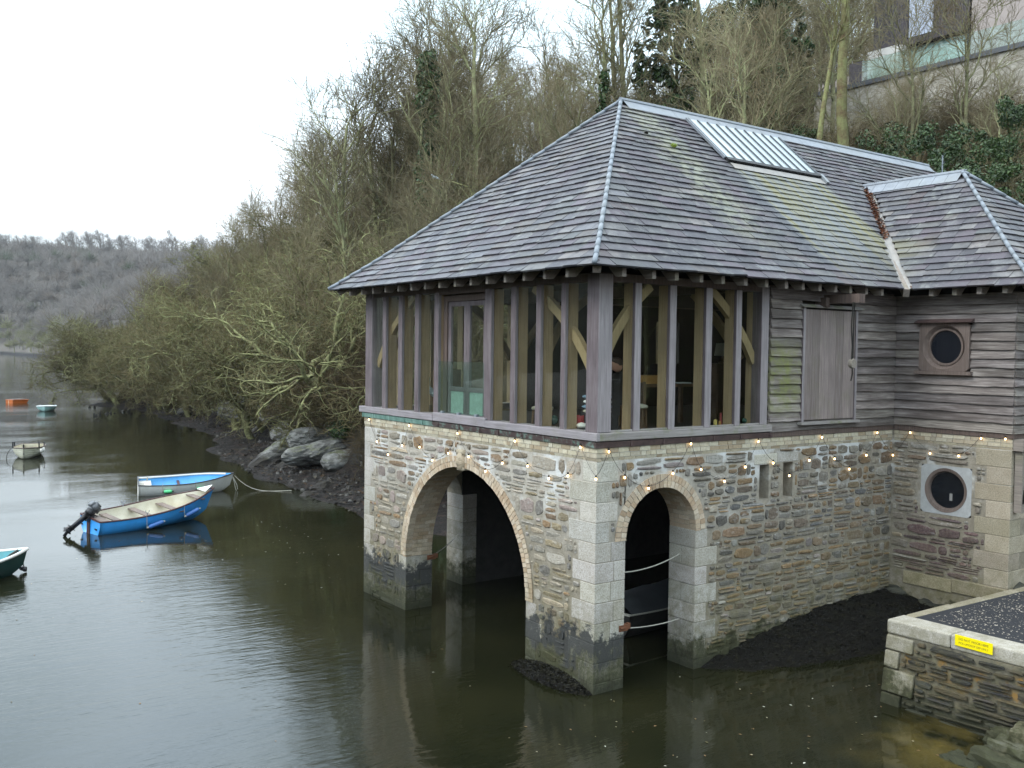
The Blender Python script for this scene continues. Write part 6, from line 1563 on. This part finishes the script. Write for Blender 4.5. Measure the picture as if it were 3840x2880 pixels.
def weed(name, x0, x1, y0, y1, zf, n, seed, label, size=.05):
    mb = MB(); rr = random.Random(seed)
    for i in range(n):
        x, y = rr.uniform(x0, x1), rr.uniform(y0, y1); z = zf(x, y)
        if z < -.02: continue
        a = rr.uniform(0, 6.3); L = size * rr.uniform(.5, 1.6); u = Vector((math.cos(a), math.sin(a), rr.uniform(-.1, .55))).normalized() * L; s = Vector((-math.sin(a), math.cos(a), 0)) * L * .13; c = Vector((x, y, z)); k = rr.uniform(.4, 1.6)
        mb.add([c - s, c + s, c + u * .6 + s * .8 + Vector((0, 0, .01)), c + u], [(0, 1, 2, 3)], (k, k, k * .8))
    return tag(mb.build(name, M['weedleaf']), label, 'seaweed', kind='stuff')
def m_weedleaf():
    t = NT('seaweed_fronds'); c = t.mix(1.0, t.attr(), (.011, .010, .006), 'MULTIPLY'); t.pbsdf(c, .55, None, spec=.15); return t.m
M['weedleaf'] = m_weedleaf()
def zmud(x, y):
    top = float(np.interp(x, [2.05, 2.35, 3.66, 5.37, 7.3], [-.12, .06, .33, .56, .62])); out = float(np.interp(x, [2.05, 2.4, 2.7, 3.66, 5.44, 7.3], [.05, .2, .55, .9, 1.2, 2.2])); d = .05 - y
    return top * (1 - min(1, d / out) ** 1.3) + .045 * ns(x * 1.6, y * 1.6) if d < out else -1
weed('seaweed', 2.2, 7.3, -2.2, 0, zmud, 5200, 1, 'dark seaweed strewn over the mud along the side wall', .06)
def zheap(x, y): d = ((y - .95) / .95) ** 2 + (x / .34) ** 2; return .17 * (1 - d) if x < -.0 else -1
q = MB(); V = [(-.42 * j / 10, -.1 + 2.1 * i / 30, max(-.06, zheap(-.42 * j / 10 - .001, -.1 + 2.1 * i / 30)) + .02 * ns(i, j)) for i in range(31) for j in range(11)]
q.add(V, [(i * 11 + j, i * 11 + j + 1, i * 11 + 12 + j, i * 11 + 11 + j) for i in range(30) for j in range(10)]); tag(q.build('weed_mound', M['mud'], None, True), kind='structure', label='low black mound at the foot of the gable pier')
weed('seaweed', -.4, -.0, -.05, 1.9, zheap, 1500, 2, 'dark seaweed heaped at the foot of the gable pier', .06)
q = MB(); q.blob((7.75, -1.25, .32), (.62, 1.25, .5), 5, 4, .13); q.blob((7.6, -.1, .3), (.6, .5, .42), 6, 4, .15); q.blob((7.9, -2.1, .2), (.7, .7, .8), 9, 4, .12); q.blob((8.8, -2.3, .2), (.9, .5, .8), 10, 3, .12)
def m_ledge():
    t = NT('wet_ledge_rock'); P = t.coord('pos'); n = t.noise(t.coord('pos', (1.5, 1.5, 14)), 1.6, 6, .7); f = t.noise(P, 14, 4, .7)
    c = t.mix(t.rng(n, .35, .7), (.010, .011, .010), (.075, .072, .05)); c = t.mix(t.rng(f, .55, .7, 0, .4), c, (.10, .105, .05)); t.pbsdf(c, .6, t.bump(n, 1.0, .08), spec=.35); return t.m
tag(q.build('rock_ledge', m_ledge(), None, True), 'dark layered rock ledge carrying the wing above the mud', 'rock')

# ================================================================== house on the hill
HO = Vector((38.6, 19, 19.5)); HS = empty('hillside_house', HO, 0, 'modern house with slatted timber front and big window high on the hill', 'house')
def hb(name, m, boxes, parent=HS):
    mb = MB()
    for a, b in boxes: mb.box(Vector(a) - HO, Vector(b) - HO)
    return mb.build(name, m, parent)
M['slat'] = m_simple('weathered_slats', (.115, .10, .105), .8, 9, .4); M['slat_dk'] = m_simple('slat_shadow_board', (.022, .018, .019), .9, 6, .3); M['pink'] = m_simple('pale_pink_render', (.36, .31, .285), .9, 2, .12); M['white'] = m_simple('white_wall', (.62, .60, .56), .8, 2, .08); M['slate_cap'] = m_simple('grey_metal_coping', (.085, .09, .10), .6, 5, .2)  # dark board also serves the window frame, soffit and corner post
hb('wall', M['pink'], [((38.75, 8, 19.4), (46, 16.4, 27))]); hb('low_wall', M['pink'], [((38.6, 21.93, 19.4), (38.75, 25.5, 20.75))])
hb('slat_backing', M['slat_dk'], [((38.66, 16.45, 21.6), (46, 18.36, 29)), ((38.66, 18.36, 21.6), (38.9, 19.90, 21.92)), ((38.66, 19.90, 21.6), (46, 21.93, 29)), ((38.66, 18.36, 26.5), (46, 19.9, 29))])
mb = MB(); y = 16.46
while y < 21.92:
    lo = 21.62
    if 18.37 < y < 19.88: mb.box(Vector((38.6, y, lo)) - HO, Vector((38.655, y + .045, 21.93)) - HO)
    else: mb.box(Vector((38.6, y, lo)) - HO, Vector((38.655, y + .045, 27.5)) - HO)
    y += .082
mb.build('slats', M['slat'], HS)
w = hb('window', M['slat_dk'], [((38.62, 18.36, 21.93), (38.72, 18.42, 26.5)), ((38.62, 19.84, 21.93), (38.72, 19.90, 26.5)), ((38.62, 18.42, 21.93), (38.72, 19.84, 21.99))])
hb('pane', m_simple('house_window_glass', (.42, .46, .55), .08, 1, .05, 0, 0, .6), [((38.66, 18.43, 22.0), (38.68, 19.83, 26.4))], w)
hb('terrace_wall', M['white'], [((38.0, 20.0, 19.4), (38.2, 21.85, 21.58)), ((38.2, 19.95, 19.4), (46, 21.9, 21.6))])
hb('glass_front', m_simple('terrace_glazing', (.50, .58, .56), .1, 1, .1, 0, 0, .5), [((39.0, 16.5, 19.4), (39.03, 19.9, 21.55))]); hb('soffit', M['slat_dk'], [((38.66, 16.45, 21.56), (46, 19.9, 21.598))])
hb('corner_post', M['slat_dk'], [((38.62, 16.45, 19.4), (38.80, 16.6, 21.56))])
GB = empty('glass_balustrade', (37.3, 18, 19.812), 0, 'glass balustrade standing on the hillside terrace wall', 'balustrade')
for i in range(10):
    y = 9.5 + i * 1.22; mb = MB(); mb.box((-.01, y - 18, .0), (.01, y - 18 + 1.2, 1.12)); mb.build('glass_panel', M['glass_green'], GB)
mb = MB(); mb.box((-.02, 21.75 - 18, .0), (.05, 22.5 - 18, 1.15)); mb.build('end_panel', M['slat'], GB)
RW = empty('terrace_wall', (37.2, 17, 16), 0, 'long pale stone retaining wall with dark coping below the hillside house', 'wall')
mb = MB(); mb.box((0, -13, -3), (.35, 7.7, 3.57))
def m_rwall():
    t = NT('pale_retaining_stone'); P = t.coord('pos'); v = t.voro(t.coord('pos', (1, 2.6, 6)), 1.0, 'F1', 'Color'); e = t.voro(t.coord('pos', (1, 2.6, 6)), 1.0, 'DISTANCE_TO_EDGE'); n = t.noise(P, 6, 5, .7)
    c = t.mix(t.sep(v)[0], (.27, .245, .20), (.44, .41, .35)); c = t.mix(t.rng(e, .06, .0, 0, .5), c, (.16, .14, .11)); c = t.mix(t.rng(n, .5, .7, 0, .4), c, (.2, .19, .12)); t.pbsdf(c, .9, t.bump(n, .4, .03)); return t.m
mb.build('stonework', m_rwall(), RW)
mb = MB(); mb.box((-.12, -13, 3.57), (.5, 7.75, 3.81)); mb.build('coping', M['slate_cap'], RW)
# ================================================================== things inside the room (seen through the glass)
M['shade'] = m_simple('lamp_shade_cloth', (.55, .56, .52), .8, 20, .1); M['golden'] = m_simple('honey_pine', (.42, .22, .06), .6, 9, .3); M['mid_wood'] = m_simple('brown_furniture', (.13, .075, .04), .55, 9, .35); M['paper'] = m_simple('white_paper', (.7, .72, .72), .8, 5, .05)
M['fabric'] = m_simple('checked_seat_fabric', (.42, .39, .31), .9, 60, .35); M['bluecloth'] = m_simple('blue_stripe_cloth', (.14, .24, .34), .9, 8, .2); M['dark_cloth'] = m_simple('dark_jumper', (.012, .012, .014), .9, 20, .3); M['skin'] = m_simple('skin', (.42, .22, .15), .6, 20, .12); M['hair'] = m_simple('brown_hair', (.045, .025, .015), .7, 40, .4)
M['red'] = m_simple('red_wicker', (.33, .03, .03), .7, 40, .35); M['float_green'] = m_simple('green_glass_float', (.02, .07, .05), .08, 6, .2, 0, 0, .6); M['shell'] = m_simple('white_shell', (.66, .64, .58), .6, 9, .1); M['grey_feather'] = m_simple('grey_heron_paint', (.36, .42, .44), .6, 14, .25)
FZ = 3.66
def box_thing(name, m, a, b, label, cat, bev=.01):
    mb = MB(); c = ((a[0] + b[0]) / 2, (a[1] + b[1]) / 2, a[2]); mb.box(Vector(a) - Vector(c), Vector(b) - Vector(c)); o = mb.build(name, m, None, False, c); md = o.modifiers.new('b', 'BEVEL'); md.width = bev; return tag(o, label, cat)
lp = empty('table_lamp', (5.06, 2.2, 4.80), 0, 'table lamp with a pale drum shade on the tall cabinet', 'lamp')
q = MB(); q.lathe((0, 0, 0), [(.08, 0), (.09, .02), (.04, .05), (.055, .1), (.02, .16), (.015, .22)], 14); q.build('lamp_base', M['mid_wood'], lp); q = MB(); q.lathe((0, 0, .15), [(.165, 0), (.135, .24)], 20); q.build('lamp_shade', M['shade'], lp, True)
cb_ = empty('cabinet', (5.1, 2.35, FZ), 0, 'tall brown cabinet behind the side windows', 'cabinet'); q = MB(); q.box((-.27, -.22, 0), (.33, .25, 1.1)); q.box((-.30, -.25, 1.1), (.36, .28, 1.14)); q.build('carcass', M['mid_wood'], cb_)
for i in range(2): q = MB(); q.box((-.25 + .29 * i, -.235, .08), (.02 + .29 * i, -.221, 1.05)); q.build('door', M['mid_wood'], cb_)
dk_ = empty('desk', (3.5, 2.2, FZ), 0, 'long wooden desk in the room behind the side windows', 'desk'); q = MB(); q.box((-.85, -.35, .72), (.85, .4, .77)); q.build('top', M['mid_wood'], dk_)
for sx in (-.8, .74):
    for sy in (-.3, .3): q = MB(); q.box((sx, sy, 0), (sx + .07, sy + .07, .72)); q.build('leg', M['mid_wood'], dk_)
box_thing('wooden_chest', M['golden'], (2.74, 1.95, 4.432), (3.28, 2.3, 4.585), 'honey coloured box on the left end of the desk', 'box')
box_thing('papers', M['paper'], (3.72, 2.0, 4.432), (4.0, 2.22, 4.452), 'white papers on the desk', 'papers', .002); box_thing('screen', M['glass_dark'], (3.25, 2.38, 4.44), (3.7, 2.42, 4.78), 'dark flat screen at the back of the desk', 'screen', .004)
def stool(name, x, y, label, w=.34, h=.42):
    t = empty(name, (x, y, FZ), R(20), label, 'stool')
    for sx in (-1, 1):
        for sy in (-1, 1): q = MB(); q.tube([(sx * w * .42, sy * w * .42, 0), (sx * w * .36, sy * w * .36, h)], [.016, .022], 6); q.build('leg', M['mid_wood'], t)
    q = MB(); q.lathe((0, 0, h), [(w * .55, 0), (w * .62, .02), (w * .6, .05), (w * .35, .075), (.02, .082)], 20); q.build('cushion', M['fabric'], t, True)
stool('padded_stool', 1.72, 1.05, 'round stool with a pale patterned cushion near the corner post')
stool('padded_stool', .62, 2.1, 'low stool left of the corner post behind the gable windows', .3, .36)
ac = empty('armchair', (.85, .95, FZ), R(-40), 'armchair piled with striped cushions behind the corner post', 'armchair'); q = MB(); q.box((-.3, -.3, .1), (.3, .3, .36)); q.box((.2, -.3, .36), (.32, .3, .9)); q.build('frame', M['dark_cloth'], ac)
for i, m in enumerate((M['fabric'], M['bluecloth'], M['paper'], M['bluecloth'])): q = MB(); q.blob((-.02, 0, .40 + i * .075), (.24, .22, .045), i, 3, .05); q.build('cushion', m, ac, True)
def candle(x, y, r, h, m, label): q = MB(); q.lathe((0, 0, 0), [(r, 0), (r, h), (r * .5, h + .004)], 14); q.tube([(0, 0, h), (.002, 0, h + .015)], .002, 4); return tag(q.build('candle', m, None, False, (x, y, 3.823)), label, 'candle', 'candles on the sill')
candle(2.80, .3, .03, .085, m_simple('yellow_wax', (.55, .42, .12), .5), 'squat yellow candle on the sill of the side window'); candle(2.87, .27, .022, .06, M['golden'], 'small amber candle on the sill between the yellow and red ones'); candle(2.93, .3, .02, .19, m_simple('red_wax', (.30, .05, .05), .5), 'thin dark red candle on the sill'); candle(3.03, .3, .03, .12, M['shell'], 'white pillar candle on the sill of the side window')
for x, r, lb in ((3.53, .045, 'smaller green glass float on the sill by the end post'), (3.66, .06, 'larger green glass float on the sill by the end post')): q = MB(); q.lathe((0, 0, r), [(r * math.sin(i * PI / 10) + .0005, -r * math.cos(i * PI / 10)) for i in range(11)], 18); tag(q.build('glass_float', M['float_green'], None, True, (x, .32, 3.823)), lb, 'glass float', 'glass floats on the sill')
q = MB(); q.lathe((0, 0, .08), [(.08 * math.sin(i * PI / 10) + .0005, -.08 * math.cos(i * PI / 10)) for i in range(11)], 18); tag(q.build('glass_float', M['float_green'], None, True, (.36, 1.48, 3.823)), 'green glass float on the sill behind the gable glass', 'glass float')
q = MB(); q.lathe((0, 0, 0), [(.085, 0), (.10, .06), (.10, .17), (.095, .19), (.09, .18), (.09, .02)], 18); tag(q.build('red_basket', M['red'], None, False, (.38, .9, 3.823)), 'red basket on the sill behind the gable glass', 'basket'); q = MB(); q.blob((0, 0, .045), (.09, .07, .05), 4, 3, .1); tag(q.build('white_shell', M['shell'], None, True, (.31, .72, 3.823)), 'white shell lying on the sill beside the red basket', 'shell')
hn = empty('heron_statue', (.36, 5.24, 3.823), R(100), 'grey heron figure standing behind the gable glass', 'statue')
q = MB(); q.tube([(-.16, 0, .26), (-.08, 0, .32), (.02, 0, .40), (.08, 0, .47), (.06, 0, .54), (.05, 0, .60), (.08, 0, .645), (.12, 0, .64)], [.012, .05, .062, .035, .018, .016, .024, .012], 10); q.build('body', M['grey_feather'], hn, True)
q = MB(); q.tube([(.11, 0, .642), (.22, 0, .625)], [.01, .002], 6); q.build('beak', M['golden'], hn)
for s in (-.02, .02): q = MB(); q.tube([(.0, s, .36), (-.01, s, .2), (.0, s, .0), (.05, s, .003)], .007, 5); q.build('leg', M['mid_wood'], hn)
box_thing('red_box', M['red'], (.6, 5.15, 4.62), (.8, 5.45, 4.80), 'dull red box high behind the gable glass left of the door', 'box'); box_thing('bookcase', M['mid_wood'], (.55, 5.1, FZ), (.95, 5.5, 4.62), 'low brown case under the dull red box', 'bookcase')
# person at the desk: one skinned body
def skin_body(name, J, E, rad, mat, label, cat, loc):
    me = bpy.data.meshes.new(name); me.from_pydata(J, E, []); o = link(name, me, None, loc); me.materials.append(mat); md = o.modifiers.new('skin', 'SKIN'); md.use_smooth_shade = True; sv = me.skin_vertices
    if not sv: bm = bmesh.new(); bm.from_mesh(me); bm.verts.layers.skin.verify(); bm.to_mesh(me); bm.free(); sv = me.skin_vertices
    for i, r in enumerate(rad): sv[0].data[i].radius = (r, r)
    sv[0].data[0].use_root = True; sb = o.modifiers.new('sub', 'SUBSURF'); sb.levels = 2; sb.render_levels = 2; return tag(o, label, cat)
J = [(0, 0, .50), (0, .02, .72), (0, .05, .92), (0, .03, 1.0), (.18, .02, .92), (.24, -.12, .74), (.14, -.34, .76), (-.18, .02, .92), (-.24, -.12, .74), (-.14, -.34, .76), (.10, -.02, .48), (.12, -.42, .48), (.12, -.44, .06), (.12, -.54, .03), (-.10, -.02, .48), (-.12, -.42, .48), (-.12, -.44, .06), (-.12, -.54, .03)]
E = [(0, 1), (1, 2), (2, 3), (2, 4), (4, 5), (5, 6), (2, 7), (7, 8), (8, 9), (0, 10), (10, 11), (11, 12), (12, 13), (0, 14), (14, 15), (15, 16), (16, 17)]
pe = skin_body('person', J, E, [.14, .13, .12, .05, .07, .05, .035, .07, .05, .035, .09, .065, .045, .035, .09, .065, .045, .035], M['dark_cloth'], 'person in a dark jumper sitting bent over the desk', 'person', (2.02, 1.68, FZ)); pe.rotation_euler = (R(6), 0, R(-115))
hd = MB(); bm = bmesh.new(); bmesh.ops.create_uvsphere(bm, u_segments=20, v_segments=16, radius=1); vs = []
for v in bm.verts:
    x, y, z = v.co; f = max(0, -y); d = f * (.22 * math.exp(-((x / .2) ** 2 + ((z + .1) / .25) ** 2)) - .10 * math.exp(-(((abs(x) - .38) / .16) ** 2 + ((z - .08) / .12) ** 2)) - .06 * math.exp(-((x / .3) ** 2 + ((z + .48) / .06) ** 2))); e = .18 * math.exp(-((abs(x) - 1) / .12) ** 2 - ((z) / .22) ** 2 - (y / .25) ** 2)
    vs.append((x * .078 * (1 + e), (y - d) * .098, z * .122 * (1 if z > 0 else 1.02)))
hd.add(vs, [tuple(v.index for v in f.verts) for f in bm.faces]); bm.free(); ho = hd.build('head', M['skin'], pe, True, (0, -.01, 1.12)); ho.rotation_euler = (R(22), 0, 0)
hr = MB(); hr.blob((0, .022, .035), (.085, .095, .105), 3, 3, .04); hr.build('hair', M['hair'], ho, True)
for s in (-1, 1):
    hm = MB(); c = Vector((s * .14, -.37, .755)); hm.blob(c, (.035, .042, .018), 2, 2, .05)
    for i in range(4): a = c + Vector(((i - 1.5) * .018, -.035, 0)); hm.tube([a, a + Vector((0, -.035, .008)), a + Vector((0, -.06 + .006 * abs(i - 1.5), -.008))], [.009, .008, .006], 6)
    a = c + Vector((-s * .03, -.01, 0)); hm.tube([a, a + Vector((-s * .025, -.02, 0)), a + Vector((-s * .03, -.045, -.005))], [.011, .009, .007], 6); hm.build('hand', M['skin'], pe, True)
ch = empty('chair', (2.10, 1.62, FZ), R(-115), 'wooden chair under the person at the desk', 'chair'); q = MB(); q.box((-.22, -.2, .40), (.22, .22, .44)); q.build('seat', M['mid_wood'], ch)
for sx in (-.2, .16):
    for sy in (-.18, .16): q = MB(); q.box((sx, sy, 0), (sx + .04, sy + .04, .40)); q.build('leg', M['mid_wood'], ch)
q = MB(); q.box((-.2, .2, .6), (.2, .225, .82)); q.box((-.2, .19, .44), (-.16, .23, .84)); q.box((.16, .19, .44), (.2, .23, .84)); q.build('backrest', M['mid_wood'], ch)
# pigeon on a branch left of the roof
pg = empty('pigeon', (14.3, 28.3, 12.9), R(150), 'grey pigeon perched on a branch left of the roof', 'bird'); q = MB(); q.tube([(-.26, 0, -.03), (-.14, 0, .02), (-.02, 0, .06), (.07, 0, .09), (.11, 0, .15), (.14, 0, .18), (.17, 0, .175)], [.02, .05, .075, .065, .035, .034, .008], 10); q.build('body', M['grey_feather'], pg, True)
q = MB(); q.tube([(.0, .02, 0), (.01, .02, -.08)], .006, 4); q.tube([(.0, -.02, 0), (.01, -.02, -.08)], .006, 4); q.build('legs', M['red'], pg); q = MB(); q.tube([(-.5, .9, -.15), (-.1, .3, -.09), (.1, -.2, -.09), (.5, -.8, -.2), (.8, -1.6, -.5)], [.015, .02, .025, .03, .035], 6); tag(q.build('perch_branch', M['bark_oak'], None, True, (14.3, 28.3, 12.9)), 'lichen covered bough under the pigeon', 'branch')
# ================================================================== air
hz = MB(); hz.box((-460, -110, -3), (440, 900, 110)); hzm = bpy.data.materials.new('haze'); hzm.use_nodes = True; ht = hzm.node_tree; ht.nodes.clear()
ho_ = ht.nodes.new('ShaderNodeOutputMaterial'); hv = ht.nodes.new('ShaderNodeVolumePrincipled'); hv.inputs['Density'].default_value = .00012; hv.inputs['Color'].default_value = (.86, .90, .95, 1); ht.links.new(hv.outputs[0], ho_.inputs['Volume'])
tag(hz.build('haze', hzm), 'thin pale haze filling the valley air', 'haze', kind='stuff')
# ================================================================== sky, light, camera
W = bpy.data.worlds.new('World'); scn.world = W; W.use_nodes = True
wt = W.node_tree; wt.nodes.clear()
wo = wt.nodes.new('ShaderNodeOutputWorld'); bg = wt.nodes.new('ShaderNodeBackground')
sk = wt.nodes.new('ShaderNodeTexSky'); sk.sky_type = 'NISHITA'; sk.sun_disc = False
SUN = Vector((-.72, .10, .70)).normalized()
sk.sun_elevation = math.asin(SUN.z); sk.sun_rotation = math.atan2(SUN.x, SUN.y)
tc = wt.nodes.new('ShaderNodeTexCoord'); mp = wt.nodes.new('ShaderNodeMapping'); mp.inputs['Scale'].default_value = (1.2, 1.2, 4.0)
nz = wt.nodes.new('ShaderNodeTexNoise'); nz.inputs['Scale'].default_value = 1.6; nz.inputs['Detail'].default_value = 5; nz.inputs['Roughness'].default_value = .5
cr = wt.nodes.new('ShaderNodeValToRGB'); cr.color_ramp.elements[0].position = .41; cr.color_ramp.elements[0].color = (*[2 * x * SKYK for x in (.50, .565, .575)], 1)
cr.color_ramp.elements[1].position = .57; cr.color_ramp.elements[1].color = (*[2 * x * SKYK for x in (.93, .98, 1.02)], 1)
sx = wt.nodes.new('ShaderNodeSeparateXYZ'); gr = wt.nodes.new('ShaderNodeValToRGB')
for p_, v_ in ((.06, .64), (.20, 1.58), (.42, 2.15), (1.0, 1.1)):
    e_ = gr.color_ramp.elements.new(p_); q_ = v_ / 2; u_ = min(1, max(0, (p_ - .08) / .3)); e_.color = (q_ * (1 - .14 * u_), q_, q_ * (1 + .13 * u_), 1)
gr.color_ramp.elements.remove(gr.color_ramp.elements[0]); gr.color_ramp.elements.remove(gr.color_ramp.elements[-1])
ml = wt.nodes.new('ShaderNodeVectorMath'); ml.operation = 'MULTIPLY'
mx = wt.nodes.new('ShaderNodeMixRGB'); mx.inputs[0].default_value = .9
L = wt.links.new
L(tc.outputs['Generated'], mp.inputs[0]); L(mp.outputs[0], nz.inputs[0]); L(nz.outputs[0], cr.inputs[0]); L(tc.outputs['Generated'], sx.inputs[0]); L(sx.outputs[2], gr.inputs[0])
L(cr.outputs[0], ml.inputs[0]); L(gr.outputs[0], ml.inputs[1]); L(sk.outputs[0], mx.inputs[1]); L(ml.outputs[0], mx.inputs[2]); L(mx.outputs[0], bg.inputs[0]); L(bg.outputs[0], wo.inputs[0])
bg.inputs[1].default_value = .10
sd = bpy.data.lights.new('sun', 'SUN'); sd.energy = 1.0; sd.angle = R(25); sd.color = (1, .97, .93)
so = bpy.data.objects.new('sun', sd); COL.objects.link(so); so.rotation_euler = (-SUN).to_track_quat('-Z', 'Y').to_euler(); so.location = SUN * 60
cam = bpy.data.cameras.new('camera'); co = bpy.data.objects.new('camera', cam); COL.objects.link(co); scn.camera = co
rot = Matrix(((.811497, .009783, -.584274), (-.584214, .035609, -.810818), (.012873, .999318, .034612)))
co.matrix_world = Matrix.Translation((-9.1755, -10.6187, 5.0)) @ rot.to_4x4()
cam.sensor_fit = 'HORIZONTAL'; cam.sensor_width = 36; cam.lens = 36 * 3643.18 / 3840; cam.clip_start = .1; cam.clip_end = 3000
vs = scn.view_settings; vs.view_transform = 'Standard'; vs.look = 'None'; vs.gamma = 1; vs.exposure = EXPO; vs.use_curve_mapping = False
cy = scn.cycles; cy.max_bounces = 8; cy.diffuse_bounces = 3; cy.glossy_bounces = 4; cy.transmission_bounces = 4; cy.transparent_max_bounces = 24
cy.use_denoising = True; cy.caustics_reflective = False; cy.caustics_refractive = False; cy.sample_clamp_indirect = 6
